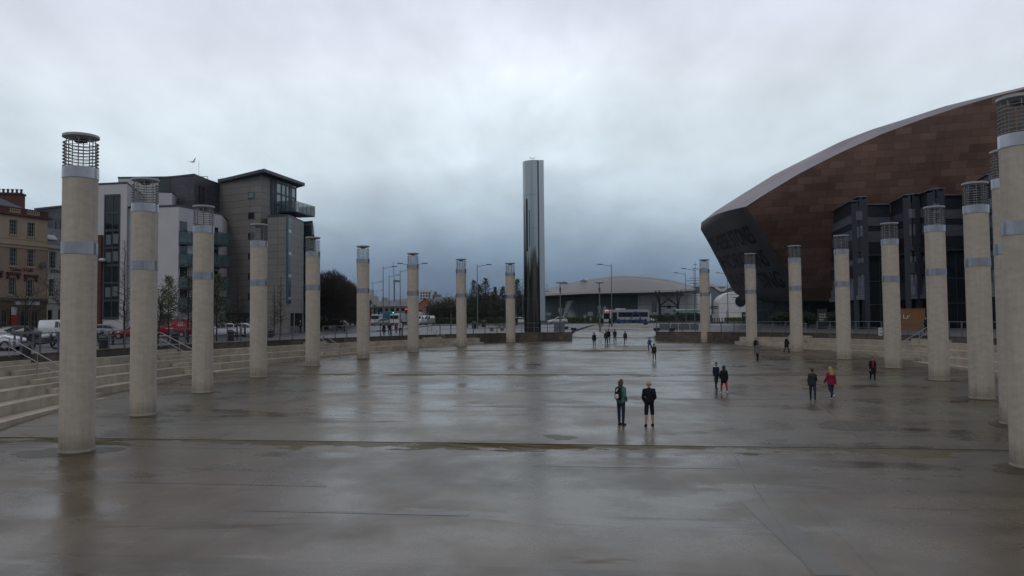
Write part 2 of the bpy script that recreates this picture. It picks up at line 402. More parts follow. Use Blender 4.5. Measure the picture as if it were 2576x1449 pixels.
# ---- outline of the oval basin (retaining wall line), measured on the photograph
WL = [(-19, 8), (-22.3, 17), (-24.6, 27), (-25.9, 36), (-25.8, 44.5), (-24.6, 53), (-22.2, 61), (-19.0, 68), (-15.3, 74.3), (-10.9, 80.3), (-5.6, 85.8), (0, 89.0), (7.1, 90.2)]
WR = [(16.6, 88), (22.2, 84.0), (27.2, 78.3), (31.0, 71.5), (33.4, 63), (33.9, 54), (32.9, 44), (30.0, 34), (25.6, 24), (18, 8)]
def spline(P, step=.75):
    P = [Vector(p) for p in P]; Q = [P[0]*2-P[1]] + P + [P[-1]*2-P[-2]]; o = []
    for i in range(1, len(Q)-2):
        a, b, c, d = Q[i-1:i+3]; n = max(2, int((c-b).length/step))
        for k in range(n):
            t = k/n
            o.append(.5*((2*b)+(c-a)*t+(2*a-5*b+4*c-d)*t*t+(3*b-a-3*c+d)*t**3))
    o.append(P[-1]); return o
SL, SR = spline(WL), spline(WR)
CEN = Vector((5, 50))
def normals(S):
    o = []
    for i in range(len(S)):
        a = S[max(0, i-1)]; b = S[min(len(S)-1, i+1)]; t = (b-a).normalized(); n = Vector((-t.y, t.x))
        if n.dot(CEN-S[i]) < 0: n = -n
        o.append(n)
    return o
NL, NR = normals(SL), normals(SR)
CHL = [(8.0, 103), (9.4, 115), (15.7, 141)]; CHR = [(26, 141), (22.5, 115), (18.6, 100)]
NEAR = [(13, 3.5), (4, 1.5), (-4, 1.5), (-13, 3.5)]
hole = [tuple(p) for p in SL] + CHL + CHR + [tuple(p) for p in SR] + NEAR

# basin floor sheet (continues under terraces and up to the steps)
mb = MB(); fx = [-40+ i*4 for i in range(22)]; fy = [0+i*5 for i in range(24)]
for i, x in enumerate(fx):
    for j, y in enumerate(fy): mb.v.append((x, y, zf(y)))
nf = len(fy)
for i in range(len(fx)-1):
    for j in range(nf-1):
        mb.f.append((i*nf+j, (i+1)*nf+j, (i+1)*nf+j+1, i*nf+j+1)); mb.m.append(0); mb.sm.append(False)
o = mb.build('plaza_floor', K['floor']); tag(o, kind='structure')

# wide wet steps at the far end of the axis
mb = MB()
nst = 5
for i in range(nst):
    y0, y1 = 115+26*i/nst, 115+26*(i+1)/nst; q = lambda y: -.29+.78*(y-115)/26
    za, zb2 = q(y0)+.012, q(y1)-.028
    xa, xb = 9.4+6.3*(y0-115)/26-.6, 9.4+6.3*(y1-115)/26-.6; xr = 22.6+3.4*(y0-115)/26; xs_ = 22.6+3.4*(y1-115)/26
    mb.hexa([(xa, y0, za-1), (xr, y0, za-1), (xs_, y1, zb2-1), (xb, y1, zb2-1), (xa, y0, za+.02), (xr, y0, za+.02), (xs_, y1, zb2), (xb, y1, zb2)])
o = mb.build('plaza_steps', K['floor']); tag(o, kind='structure')

# upper paving, one sheet with the basin cut out, reaching to the horizon
K['pave'] = bricks('grey granite paving', (.072, .070, .074), (.098, .096, .100), (.04, .04, .042), 1.2, .6, .012, rough=.5, axes='XY', rot=AX, var=.3, noise=.25)
K['asph'] = mat('asphalt', (.052, .053, .057), .5, var=.22, scale=.5)
K['line'] = mat('road paint', (.55, .55, .53), .6)
K['ground'] = mat('far ground', (.06, .062, .05), .8, var=.3, scale=.02)
mb = MB(); ctr = Vector((7, 62)); rings = [1.0, 1.03, 1.08, 1.15, 1.25, 1.4, 1.6, 1.9, 2.3, 2.8, 3.6, 5, 9, 18, 40, 110]
n = len(hole)
for r in rings:
    for p in hole:
        q = ctr + (Vector(p)-ctr)*r; mb.v.append((q.x, q.y, zg(q.y) if r < 9 else .5*sst((r-1)/4)*sst((q.y+3000)/100) if q.y > 100 else zg(q.y)))
for k in range(len(rings)-1):
    mb.mi = 0 if rings[k] < 2.8 else 1
    for i in range(n):
        j = (i+1) % n
        mb.f.append((k*n+i, k*n+j, (k+1)*n+j, (k+1)*n+i)); mb.m.append(mb.mi); mb.sm.append(True)
o = mb.build('paving', [K['pave'], K['ground']]); tag(o, kind='structure')
bm = bmesh.new(); bm.from_mesh(o.data); bmesh.ops.recalc_face_normals(bm, faces=bm.faces)
if sum(f.normal.z for f in bm.faces) < 0: bmesh.ops.reverse_faces(bm, faces=bm.faces)
bm.to_mesh(o.data); bm.free()

# roads: the street past the left buildings, and the road across the far end
def sheet(name, rows, m, dz=.006, kind='structure'):
    """rows: list of (left xy, right xy); follows the ground"""
    mb = MB(); sub = 6
    for (a, b) in rows:
        for k in range(sub+1):
            p = Vector(a).lerp(Vector(b), k/sub); mb.v.append((p.x, p.y, zg(p.y)+dz))
    for i in range(len(rows)-1):
        for k in range(sub):
            mb.f.append((i*(sub+1)+k, i*(sub+1)+k+1, (i+1)*(sub+1)+k+1, (i+1)*(sub+1)+k)); mb.m.append(0); mb.sm.append(False)
    return tag(mb.build(name, m), kind=kind)
rl = []
for k in range(25):
    y = 10 + k*6.0; rl.append(((-64+ .26*(y-10) if y < 115 else -36.7+.1*(y-115), y), (-42+.24*(y-10) if y < 115 else -16.8+.1*(y-115), y)))
o = sheet('road', rl, K['asph'], .008)
rows = []
for k in range(31): x = -60+k*10; rows.append(((x, 176), (x, 154)))
o = sheet('road', rows[::-1], K['asph'], .012)
mb = MB()
for k in range(40):
    x = -58+k*5.0; mb.box((x, 165, .5+.018), (2.2, .12, .004))
for k in range(16):
    mb.box((-52+.25*(20+k*6-10)+.0, 20+k*6, .016+zg(20+k*6)), (.12, 2.4, .004), -.24)
tag(mb.build('road_marking', K['line']), kind='structure')
# kerb along the left street (a real step) and along the far road
mb = MB()
for a, b in zip(rl[:-1], rl[1:]):
    p, q = Vector(a[1]), Vector(b[1]); d = (q-p); z = zg((p.y+q.y)/2)
    mb.box(((p.x+q.x)/2, (p.y+q.y)/2, z+.05), (.18, d.length, .12), math.atan2(d.y, d.x)-PI/2)
for k in range(28): mb.box((-55+10*k+5, 153.9, .5+.05), (9.98, .2, .12))
tag(mb.build('kerb', mat('kerb stone', (.2, .2, .2), .7, island=.15)), kind='structure')

# ---------------------------------------------------------------- dock wall and terraces
def strip_blocks(S, NN, i0, i1, off0, off1, z0, z1, every=3, gap=.012, mb=None):
    """solid blocks following the curve between offsets off0 < off1 (inward)"""
    mb = mb or MB(); i = i0
    while i < i1:
        j = min(i+every, i1)
        for a in range(i, j):
            pass
        idx = list(range(i, j+1)); n_ = len(idx)
        g = gap
        A = []; B = []
        for q in idx:
            p, nn = S[q], NN[q]; t = Vector((-nn.y, nn.x))
            s_ = Vector((0, 0))
            if q == i: s_ = (S[min(q+1, len(S)-1)]-p).normalized()*g
            if q == j: s_ = (S[q-1]-p).normalized()*g
            A.append(p+nn*off0+s_); B.append(p+nn*off1+s_)
        vs = [(a.x, a.y, z0) for a in A]+[(b.x, b.y, z0) for b in B]+[(a.x, a.y, z1) for a in A]+[(b.x, b.y, z1) for b in B]
        fs = []
        for k in range(n_-1):
            fs += [(2*n_+k, 2*n_+k+1, 3*n_+k+1, 3*n_+k), (n_+k, n_+k+1, 3*n_+k+1, 3*n_+k), (k, k+1, 2*n_+k+1, 2*n_+k)]
        fs += [(0, n_, 3*n_, 2*n_), (n_-1, 2*n_-1, 4*n_-1, 3*n_-1)]
        mb.add(vs, fs); i = j
    return mb
def fixn(o):
    bm = bmesh.new(); bm.from_mesh(o.data); bmesh.ops.recalc_face_normals(bm, faces=bm.faces); bm.to_mesh(o.data); bm.free(); return o
LED = .95
for S, NN, side in ((SL, NL, 'left'), (SR, NR, 'right')):
    wall = thing('dock_wall', 'low dark stone retaining wall round the %s side of the basin' % side, 'wall', (S[len(S)//2].x, S[len(S)//2].y, 0), 0, 'dark stone walls round the basin')
    fixn(strip_blocks(S, NN, 0, len(S)-1, -.55, .02, -1.35, .012, 3).build('stone_course', K['dock'], wall))
    fixn(strip_blocks(S, NN, 0, len(S)-1, -.62, .06, .012, .06, 4).build('coping', K['dock'], wall))
    end = [k for k, p in enumerate(S) if (side == 'left' and p.x < -3.9) or (side == 'right' and p.x > 24.6)]
    ter = thing('seating_terrace', 'curved terrace of pale stone ledges on the %s side of the basin' % side, 'terrace', (S[len(S)//2].x, S[len(S)//2].y, -.42), 0, 'pale stone ledges round the basin')
    for k in range(5):
        ids = [q for q in end if zf(S[q].y) < -.42-.45*k+.05]
        if len(ids) < 4: continue
        if k == 0: ids = end
        fixn(strip_blocks(S, NN, min(ids), max(ids), .02+LED*k, LED*(k+1), -.42-.45*k-2.4, -.42-.45*k, 3).build('ledge', K['ledge'], ter))
def near_px(S, px, lo=0):
    best = min(range(len(S)), key=lambda q: abs(proj((S[q].x, S[q].y, 0))[0]-px) + (1e6 if S[q].y < lo else 0)); return best
stairs = []
def stair(S, NN, i, label_pos, side, wdt=2.6):
    p, nn = S[i], NN[i]; t = Vector((-nn.y, nn.x))
    st = thing('stair', 'small flight of pale stone steps %s' % label_pos, 'stairs', (p.x, p.y, -.42), 0, 'flights of steps down into the basin')
    mb = MB()
    def blk(o0, o1, z0, z1):
        q = [p+t*(-wdt/2)+nn*o0, p+t*(wdt/2)+nn*o0, p+t*(wdt/2)+nn*o1, p+t*(-wdt/2)+nn*o1]
        # follow the curve roughly
        mb.hexa([(a.x, a.y, z0) for a in q]+[(a.x, a.y, z1) for a in q])
    blk(.07, .42, -.417, -.21)
    for k in range(1, 6):
        zt = -.42-.45*k
        if zf(p.y) > zt+.2: break
        blk(LED*k+.003, LED*k+.475, zt+.003 if zf(p.y) < zt else zt-.4, zt+.225)
    fixn(mb.build('step', K['ledge'], st))
    # handrail
    zend = zf((p+nn*4).y); k = 1
    while k < 6 and -.42-.45*k > zf(p.y)+.05: k += 1
    oe = LED*k+.35; ze = zf((p+nn*oe).y)
    hr = thing('handrail', 'two bar steel handrail sloping down the steps %s' % label_pos, 'handrail', (p.x, p.y, 0), 0, 'steel handrails on the basin steps')
    base = p+t*0.0
    def P3(o_, z): q = base+nn*o_; return V(q.x, q.y, z)
    for nm, hh, r in (('top_rail', .98, .028), ('lower_rail', .52, .022)):
        mb = MB(); mb.path([P3(-.7, hh), P3(.1, hh), P3(oe, ze+hh)], r, 8); mb.build(nm, K['rail'], hr)
    for f_ in (-.5, .0, .36, .70, .985):
        o_ = .1+(oe-.1)*f_ if f_ >= 0 else -.6; zt = .98+(ze)*max(0, f_)
        zb = 0 if f_ <= 0 else max(zf((p+nn*o_).y), -.42-.45*int(o_/LED))
        mb = MB(); mb.tube(P3(o_, zb), P3(o_, zt), .024, n=8); mb.tube(P3(o_, zb), P3(o_, zb+.02), .07, n=10); mb.build('post', K['rail'], hr)
    stairs.append((side, i))
stair(SL, NL, near_px(SL, 25, 20), 'nearest on the left', 'left')
stair(SL, NL, near_px(SL, 405, 50), 'behind the second left column', 'left')
stair(SL, NL, near_px(SL, 785, 60), 'behind the fifth left column', 'left')
stair(SL, NL, near_px(SL, 1085, 70), 'behind the seventh left column', 'left')
stair(SR, NR, near_px(SR, 2015, 60), 'before the copper wall on the right', 'right')
stair(SR, NR, near_px(SR, 2350, 40), 'below the orange container at right', 'right', 4.5)

# ---------------------------------------------------------------- railings on the wall
def railing(pts, label, group='steel railings round the basin', spacing=1.55):
    c = pts[len(pts)//2]; z0 = .06
    rl_ = thing('railing', label, 'railing', (c.x, c.y, 0), 0, group)
    for nm, h, r in (('top_rail', 1.12, .027), ('mid_rail', .58, .018)):
        mb = MB(); mb.path([V(p.x, p.y, zg(p.y)+z0+h) for p in pts], r, 6); mb.build(nm, K['steel'], rl_)
    acc = 0; nxt = 0
    for a, b in zip(pts[:-1], pts[1:]):
        d = (b-a).length
        while nxt <= acc+d:
            q = a.lerp(b, (nxt-acc)/d); zb = zg(q.y)+z0
            mb = MB(); t = (b-a).normalized()
            mb.box((q.x, q.y, zb+.565), (.05, .10, 1.12), math.atan2(t.y, t.x)); mb.box((q.x, q.y, zb+.008), (.2, .1, .016), math.atan2(t.y, t.x))
            mb.build('post', K['steel'], rl_); nxt += spacing
        acc += d
for S, NN, side in ((SL, NL, 'left'), (SR, NR, 'right')):
    cuts = sorted(i for s_, i in stairs if s_ == side); lo = 0
    sections = []
    for c in cuts+[len(S)]:
        a, b = lo, (c-2 if c < len(S) else len(S)-1)
        if b-a > 3: sections.append((a, b))
        lo = c+2
    for k, (a, b) in enumerate(sections):
        pts = [S[q]-NN[q]*.3 for q in range(a, b+1)]
        m_ = pts[len(pts)//2]
        where = ('nearest the camera', 'behind the closest column', 'behind the third and fourth columns', 'behind the sixth column', 'in front of the steel tower')[k] if side == 'left' else ('at the far end by the wide steps', 'in front of the copper building', 'nearest the camera')[k]
        railing(pts, 'grey steel railing on the %s basin wall, %s' % (side, where))
pts = [SL[q]-NL[q]*3.2 for q in range(near_px(SL, -100, 15), near_px(SL, 240, 15))]
if len(pts) > 3: railing(pts, 'second row of grey railing set back from the far left basin wall')

# ---------------------------------------------------------------- the light columns
CL = [(-14.8, 25.9), (-16.5, 34.0), (-17.2, 42.2), (-16.85, 50.4), (-15.4, 58.6), (-12.95, 65.9), (-9.6, 73.5), (-5.45, 81.3), (-.2, 87.8)]
CR = [(15.1, 22.3), (19.5, 29.6), (22.7, 36.9), (25.2, 45.0), (26.45, 52.9), (26.45, 60.7), (25.9, 69.3), (24.4, 77.5), (21.6, 85.0)]
ZT = 8.18                                    # all caps stand at one level
RC = .545
def make_column(x, y, label):
    zb = zf(y)-.02; t = thing('light_column', label, 'column', (x, y, zb), 0, 'louvred light columns round the basin')
    H = ZT-zb
    MB().lathe([(0.01, 0), (RC+.035, 0), (RC+.02, .05), (RC, .10), (RC, H-4.12), (RC-.012, H-4.11), (RC-.012, H-3.72), (RC, H-3.71), (RC, H-1.52), (0.01, H-1.52)], 40).build('shaft', K['conc'], t, False)
    return t, H
def col_top(t, H):
    """bands and lantern, heights measured down from the cap"""
    s = MB().lathe([(RC-.01, -4.12), (RC+.014, -4.12), (RC+.014, -3.71), (RC-.01, -3.71)], 40); s = [s]
    for q in range(4):
        a = q*PI/2+.6; s[0].tube((math.cos(a)*(RC+.013), math.sin(a)*(RC+.013), -4.12), (math.cos(a)*(RC+.013), math.sin(a)*(RC+.013), -3.71), .008, n=5)
    parts = [('steel_band', s[0], K['zinc'])]
    parts.append(('steel_collar', MB().lathe([(.02, -1.52), (RC+.02, -1.52), (RC+.02, -1.14), (RC-.02, -1.13), (.02, -1.13)], 40), K['zinc']))
    parts.append(('cap', MB().lathe([(.02, -.17), (.30, -.16), (RC-.04, -.11), (RC+.03, -.09), (RC+.03, -.012), (RC, 0), (.02, .012)], 40), K['cage']))
    for q in range(8):
        z = -1.10+.115*q
        parts.append(('louvre_ring', MB().lathe([(RC+.012, z), (RC+.012, z+.010), (RC-.075, z+.022), (RC-.075, z+.012)], 36, close=True), K['cage']))
    for q in range(8):
        a = PI/4*q+.35; x, y = math.cos(a)*(RC-.10), math.sin(a)*(RC-.10)
        parts.append(('upright_bar', MB().tube((x, y, -1.14), (x, y, -.12), .017, n=6), K['cage']))
    parts.append(('lamp_unit', MB().box((0, 0, -.20), (.34, .22, .10)), K['black']))
    return parts
topmesh = None
for side, C_ in (('left', CL), ('right', CR)):
    for k, (x, y) in enumerate(C_):
        if side == 'left':
            lab = 'pale concrete light column, %s from the front in the left row, %s' % (ORD[k], ['biggest and nearest to the stone steps', 'before the white flats', 'in front of the white balcony wall', 'before the tan clad tower block', 'at the right edge of the tan tower block', 'beside the dark brown trees', 'under the double street lamp', 'before the long warehouse roof', 'just left of the steel water tower'][k])
        else:
            lab = 'pale concrete light column, %s from the front in the right row, %s' % (ORD[k], ['cut off by the right edge of the picture', 'partly hidden behind the nearest one', 'before the dark glass beside the right edge', 'right of the orange container', 'left of the orange container', 'before the first slate block', 'before the copper wall', 'before the inscribed dark nose', 'against the sky at the far end'][k])
        t, H = make_column(x, y, lab)
        if topmesh is None:
            topmesh = [(nm, m_.build(nm, mt_, None)) for nm, m_, mt_ in col_top(t, H)]
            for nm, ob in topmesh: ob.parent = t; ob.location = (0, 0, H)
        else:
            for nm, ob in topmesh:
                c = ob.copy(); col.objects.link(c); c.parent = t; c.location = (0, 0, H); c.name = nm

# olive stains where water stands round each column foot, thin sheets on the floor
K['stain'] = mat('olive water stain', (.058, .047, .024), .42, var=.35, scale=2.5, spec=.3)
mb = MB(); rnd = random.Random(8)
for k, (x, y) in enumerate(CL+CR):
    n = 40; r0 = rnd.uniform(.82, 1.1); ph = [rnd.uniform(0, 6.3) for _ in range(5)]; st = rnd.uniform(1.2, 2.2); P = []
    for i in range(n):
        a = 2*PI*i/n; r = r0*(1+.16*math.sin(2*a+ph[0])+.10*math.sin(3*a+ph[1])+.07*math.sin(5*a+ph[2])+.05*math.sin(9*a+ph[3])+.04*math.sin(14*a+ph[4]))
        px, py = x+r*st*math.cos(a)*(1 if math.cos(a)*(1 if k < 9 else -1) < 0 else .75), y-.25+r*math.sin(a)*.9; P.append((px, py, zf(py)+.005))
    mb.add([(x, y, zf(y)+.005)]+P, [(0, 1+i, 1+(i+1) % n) for i in range(n)])
for (px, py, w_, d_) in ((1410, 1100, .5, .5), (2150, 1072, 1.6, .9), (1655, 873, 4.0, 3.2), (1590, 1001, .9, .5), (2128, 858+20, 2, 1), (880, 905, 2.4, .7), (1360, 882, 2.2, .7), (1950, 940, 2.6, .6), (1350, 858, 2.5, .8), (1230, 862, 2.2, .8)):
    c = onfloor(px, py); n = 36; ph = [rnd.uniform(0, 6.3) for _ in range(4)]; P = []
    for i in range(n):
        a = 2*PI*i/n; r = 1+.25*math.sin(2*a+ph[0])+.15*math.sin(3*a+ph[1])+.1*math.sin(7*a+ph[2]); q = (c.x+r*w_*math.cos(a), c.y+r*d_*math.sin(a)); P.append((*q, zf(q[1])+.0055))
    mb.add([(c.x, c.y, zf(c.y)+.0055)]+P, [(0, 1+i, 1+(i+1) % n) for i in range(n)])
tag(mb.build('floor_stain', K['stain']), kind='structure')
# long straight seams between pours: pale rubbed joint and a darker strip beside it, as on the near floor
K['seam'] = mat('rubbed pale joint', (.135, .120, .090), .42, var=.5, scale=1.2); K['strip'] = mat('darker wet pour', (.078, .069, .048), .31, var=.4, scale=.5)
def floor_strip(a, b, w_, m, dz, name):
    A, B = onfloor(*a), onfloor(*b); d = (B-A); nn = Vector((-d.y, d.x)).normalized()*w_/2; n = 12; mb = MB()
    for i in range(n+1):
        p = A+d*(i/n); 
        for s_ in (-1, 1): q = (p.x+nn.x*s_, p.y+nn.y*s_); mb.v.append((*q, zf(q[1])+dz))
    for i in range(n): mb.f.append((2*i, 2*i+1, 2*i+3, 2*i+2)); mb.m.append(0); mb.sm.append(False)
    tag(mb.build(name, m), kind='structure')
floor_strip((1830, 1120), (2044, 1448), .022, K['seam'], .006, 'floor_joint')
floor_strip((1895, 1262), (2098, 1448), .62, K['strip'], .0045, 'floor_pour')
floor_strip((2020, 975), (2180, 1120), .05, K['strip'], .0065, 'floor_joint')
floor_strip((1180, 1296), (620, 1283), .16, K['strip'], .0048, 'floor_pour')
floor_strip((300, 1212), (820, 1222), .18, K['strip'], .0048, 'floor_pour')
floor_strip((1340, 1170), (1850, 1177), .30, K['strip'], .0048, 'floor_pour')
# ================================================================ BUILDINGS
class Wall:
    """vertical wall from A to B (left to right in the picture), outward side faces the camera"""
    def __init__(s, A, B, z0=0.0, z1=10.0):
        s.A, s.B = Vector((A[0], A[1])), Vector((B[0], B[1])); s.d = (s.B-s.A); s.len = s.d.length; s.d /= s.len
        s.n = Vector((s.d.y, -s.d.x)); s.z0, s.z1 = z0, z1
        if s.n.dot(-s.A) < 0: s.n = -s.n
    def P(s, u, z, o=0.0):
        p = s.A+s.d*u+s.n*o; return V(p.x, p.y, z)
    def hit(s, px, py):
        d = ray(px, py); t = (s.A-Vector((CAM.x, CAM.y))).dot(s.n)/Vector((d.x, d.y)).dot(s.n)
        q = CAM+d*t; return ((Vector((q.x, q.y))-s.A).dot(s.d), q.z)
    def box(s, mb, u0, u1, z0, z1, o0, o1):
        f = [s.P(u0, z0, o0), s.P(u1, z0, o0), s.P(u1, z0, o1), s.P(u0, z0, o1)]; g = [s.P(u0, z1, o0), s.P(u1, z1, o0), s.P(u1, z1, o1), s.P(u0, z1, o1)]
        mb.hexa(f+g); return s
    def rect(s, px0, py0, px1, py1):
        xm, ym = (px0+px1)/2, (py0+py1)/2
        u0, u1 = s.hit(px0, ym)[0], s.hit(px1, ym)[0]; z1, z0 = s.hit(xm, py0)[1], s.hit(xm, py1)[1]
        return u0, u1, z0, z1
    def holes(s, mb, rects, depth=.25, thick=.45, u0=0, u1=None, z0=None, z1=None):
        """wall skin with openings: a grid of solid pieces leaving the rects open"""
        u1 = s.len if u1 is None else u1; z0 = s.z0 if z0 is None else z0; z1 = s.z1 if z1 is None else z1
        us = sorted({u0, u1, *[min(u1, max(u0, r[i])) for r in rects for i in (0, 1)]}); zs = sorted({z0, z1, *[min(z1, max(z0, r[i])) for r in rects for i in (2, 3)]})
        for a, b in zip(us[:-1], us[1:]):
            run = None
            for c, d in zip(zs[:-1], zs[1:]):
                um, zm = (a+b)/2, (c+d)/2
                inside = any(r[0] < um < r[1] and r[2] < zm < r[3] for r in rects)
                if not inside:
                    if run is None: run = [c, d]
                    else: run[1] = d
                if inside or d == zs[-1]:
                    if run and b-a > 1e-4: s.box(mb, a, b, run[0], run[1], -thick, 0)
                    run = None
def fix(o):
    return fixn(o) if o else o
def window(wl, r, parent, fm, gm, nx=1, ny=2, depth=.22, fw=.07, sill=None, bar=.035, name='window'):
    u0, u1, z0, z1 = r; mb = MB(); g = .003
    for a, b, c, d in ((u0+g, u0+fw, z0+g, z1-g), (u1-fw, u1-g, z0+g, z1-g), (u0+fw+g, u1-fw-g, z0+g, z0+fw), (u0+fw+g, u1-fw-g, z1-fw, z1-g)): wl.box(mb, a, b, c, d, -depth, -depth+.07)
    for k in range(1, nx):
        u = u0+(u1-u0)*k/nx; wl.box(mb, u-bar/2, u+bar/2, z0+fw+g, z1-fw-g, -depth+.003, -depth+.05)
    for k in range(1, ny):
        z = z0+(z1-z0)*k/ny; wl.box(mb, u0+fw+g, u1-fw-g, z-bar/2, z+bar/2, -depth+.006, -depth+.057)
    f = mb.build(name, fm, parent); mb = MB(); wl.box(mb, u0+.02, u1-.02, z0+.02, z1-.02, -depth-.05, -depth-.01); mb.build('pane', gm, f)
    if sill: mb = MB(); wl.box(mb, u0-.12, u1+.12, z0-.14, z0-.003, -.2, .13); mb.build('sill', sill, f)
    return f
def lettering(txt, fn, w_, h_, parent, m, name='lettering', ext=.02, slant=0, font_sx=1.0, bold=0.0):
    """text turned into a mesh and laid on a surface: fn(u,v,out)->point, u 0..w_, v 0..h_"""
    cu = bpy.data.curves.new('t', 'FONT'); cu.body = txt; cu.extrude = ext; cu.offset = bold; cu.resolution_u = 3
    ob = bpy.data.objects.new('t', cu); col.objects.link(ob)
    dg = bpy.context.evaluated_depsgraph_get(); me = bpy.data.meshes.new_from_object(ob.evaluated_get(dg))
    xs = [v.co.x for v in me.vertices]; ys = [v.co.y for v in me.vertices]; x0, x1, y0, y1 = min(xs), max(xs), min(ys), max(ys)
    mb = MB(); vs = []
    for v in me.vertices:
        u = (v.co.x-x0)/(x1-x0)*w_; t = (v.co.y-y0)/(y1-y0)*h_; vs.append(fn(u+slant*t, t, v.co.z+ext+.006))
    mb.add(vs, [tuple(p.vertices) for p in me.polygons])
    bpy.data.objects.remove(ob); bpy.data.curves.remove(cu); bpy.data.meshes.remove(me)
    return mb.build(name, m, parent)
def xyat(px, Y, py=800): p = atY(px, py, Y); return (p.x, p.y)

# ---------------------------------------------------------------- cream Victorian building, far left
K['cream'] = mat('cream stucco', (.40, .31, .225), .85, var=.1, scale=.6, bump=.1)
K['cream2'] = mat('ochre stucco', (.30, .22, .165), .85, var=.12, scale=.6)
K['maroon'] = mat('maroon trim', (.085, .022, .020), .6, var=.15)
K['slateroof'] = bricks('slate roof', (.045, .05, .065), (.065, .07, .085), (.02, .02, .03), .4, .25, .01, rough=.5, axes='XZ')
K['brickred'] = bricks('red brick', (.085, .030, .026), (.12, .042, .034), (.09, .06, .05), .45, .15, .012, rough=.85)
K['brown'] = mat('brown shopfront', (.10, .07, .045), .6, var=.3)
A, B = xyat(-60, 82.5), xyat(116, 90.6)
wl = Wall(A, B, 0, 13.6)
hs = thing('corner_building', 'cream and ochre Victorian building with maroon parapet and brick chimney', 'building', (*((Vector(A)+Vector(B))/2), 0))
wins = [(24, 553, 44, 590), (69, 560, 88, 596), (24, 623, 43, 669), (69, 628, 87, 671), (22, 698, 40, 741), (66, 704, 85, 746), (-24, 546, -4, 583), (-24, 618, -4, 664), (-24, 694, -4, 736)]
rs = [wl.rect(*q) for q in wins]
zmid = wl.hit(58, 612)[1]; ztop = wl.hit(58, 545)[1]; zlow = wl.hit(58, 752)[1]
mb = MB(); wl.holes(mb, [r for r in rs if r[2] > zmid-.5], z0=zmid, z1=ztop); mb.build('upper_wall', K['cream'], hs)
mb = MB(); wl.holes(mb, [r for r in rs if r[2] < zmid-.5], z0=zlow, z1=zmid-.003); mb.build('middle_wall', K['cream2'], hs)
mb = MB(); wl.box(mb, .003, wl.len-.003, 0, ztop, -9, -.8); mb.build('back_wall', K['brown'], hs)
mb = MB(); wl.box(mb, wl.len-.30, wl.len-.003, 0, ztop, -.797, -.46); wl.box(mb, wl.len-.30, wl.len+.003, .0, ztop, -9, -.803); mb.build('end_wall', K['cream'], hs)
mb = MB()
wl.box(mb, -.1, wl.len+.35, ztop+.003, ztop+.16, -.5, .45); wl.box(mb, -.1, wl.len+.2, ztop+.163, ztop+.30, -.5, .22)
mb.build('cornice', K['maroon'], hs)
mb = MB(); wl.box(mb, 0, wl.len+.05, ztop+.303, ztop+.86, -.4, .02); wl.box(mb, -.1, wl.len+.12, ztop+.863, ztop+.95, -.45, .08); par = mb.build('parapet', K['maroon'], hs)
mb = MB()
for u0, u1 in ((wl.hit(22, 520)[0], wl.hit(52, 520)[0]), (wl.hit(67, 525)[0], wl.hit(99, 525)[0])):
    wl.box(mb, u0, u1, ztop+.33, ztop+.41, .023, .07); wl.box(mb, u0, u1, ztop+.74, ztop+.80, .023, .07)
    k = u0+.1
    while k < u1-.1: wl.box(mb, k, k+.1, ztop+.413, ztop+.737, .023, .06); k += .24
mb.build('balustrade', K['cream'], hs)
mb = MB(); wl.box(mb, 0, wl.len+.15, zmid-.25, zmid+.12, .003, .3); wl.box(mb, 0, wl.len+.08, zmid-.6, zmid-.253, .003, .12); wl.box(mb, .1, wl.len-.003, wl.hit(58, 602)[1]-.05, wl.hit(58, 602)[1]+.05, .003, .06)
for px in (58, 102):
    u = wl.hit(px, 580)[0]; wl.box(mb, u-.28, u-.2, zmid+.9, ztop-.4, .003, .04)
mb.build('string_course', K['cream'], hs)
for r in rs:
    window(wl, r, hs, K['frame'], K['glass'], 3 if r[2] > zlow+2.4 else 3, 4, sill=K['cream'])
    if r[2] < zlow+3 and r[2] > zlow-1:      # maroon hood over the lower windows
        mb = MB(); wl.box(mb, r[0]-.35, r[1]+.35, r[3]+.35, r[3]+.6, .003, .35)
        for u in (r[0]-.3, r[1]+.12): wl.box(mb, u, u+.18, r[3]-.15, r[3]+.347, .003, .25)
        mb.build('hood', K['maroon'], hs)
r = wl.rect(26, 674, 82, 683)
lettering('Duchess Of Delhi', lambda u, v, o: wl.P(r[0]+u, r[2]+v, o), r[1]-r[0], r[3]-r[2], hs, K['maroon'], bold=.012)
# ground floor shopfront
r = wl.rect(35, 749, 98, 767); mb = MB(); wl.box(mb, r[0], r[1], r[2], r[3], .003, .14); sg = mb.build('shop_sign', K['whitep'], hs)
lettering('INDIAN  RESTAURANT', lambda u, v, o: wl.P(r[0]+.5+u, r[2]+.22+v, o+.14), (r[1]-r[0])-1.0, .38, sg, K['black']) if False else None
op = [wl.rect(52, 782, 76, 838), wl.rect(4, 780, 20, 845), wl.rect(80, 782, 98, 835)]
mb = MB(); wl.holes(mb, op, z0=0, z1=zlow-.003); mb.build('shopfront', K['brown'], hs)
for q in op: window(wl, q, hs, K['cream2'], K['glass'], 2, 2, name='shop_window')
mb = MB(); wl.box(mb, 0, wl.len, zlow-.25, zlow+.1, .003, .28); mb.build('fascia', K['brown'], hs)
r = wl.rect(25, 773, 39, 792); mb = MB(); wl.box(mb, r[0], r[1], r[2], r[3], .2, .26); mb.build('menu_board', K['whitep'], hs)
r = wl.rect(24, 793, 38, 822); mb = MB(); wl.box(mb, r[0], r[1], r[2], r[3], .2, .28); mb.build('red_panel', K['red'], hs)
u, z = wl.hit(99, 668)
mb = MB(); mb.lathe([(.02, .12), (.22, .08), (.40, 0), (.42, .02), (.23, .11), (.02, .15)], 16); q = mb.build('satellite_dish', K['dframe'], hs, False)
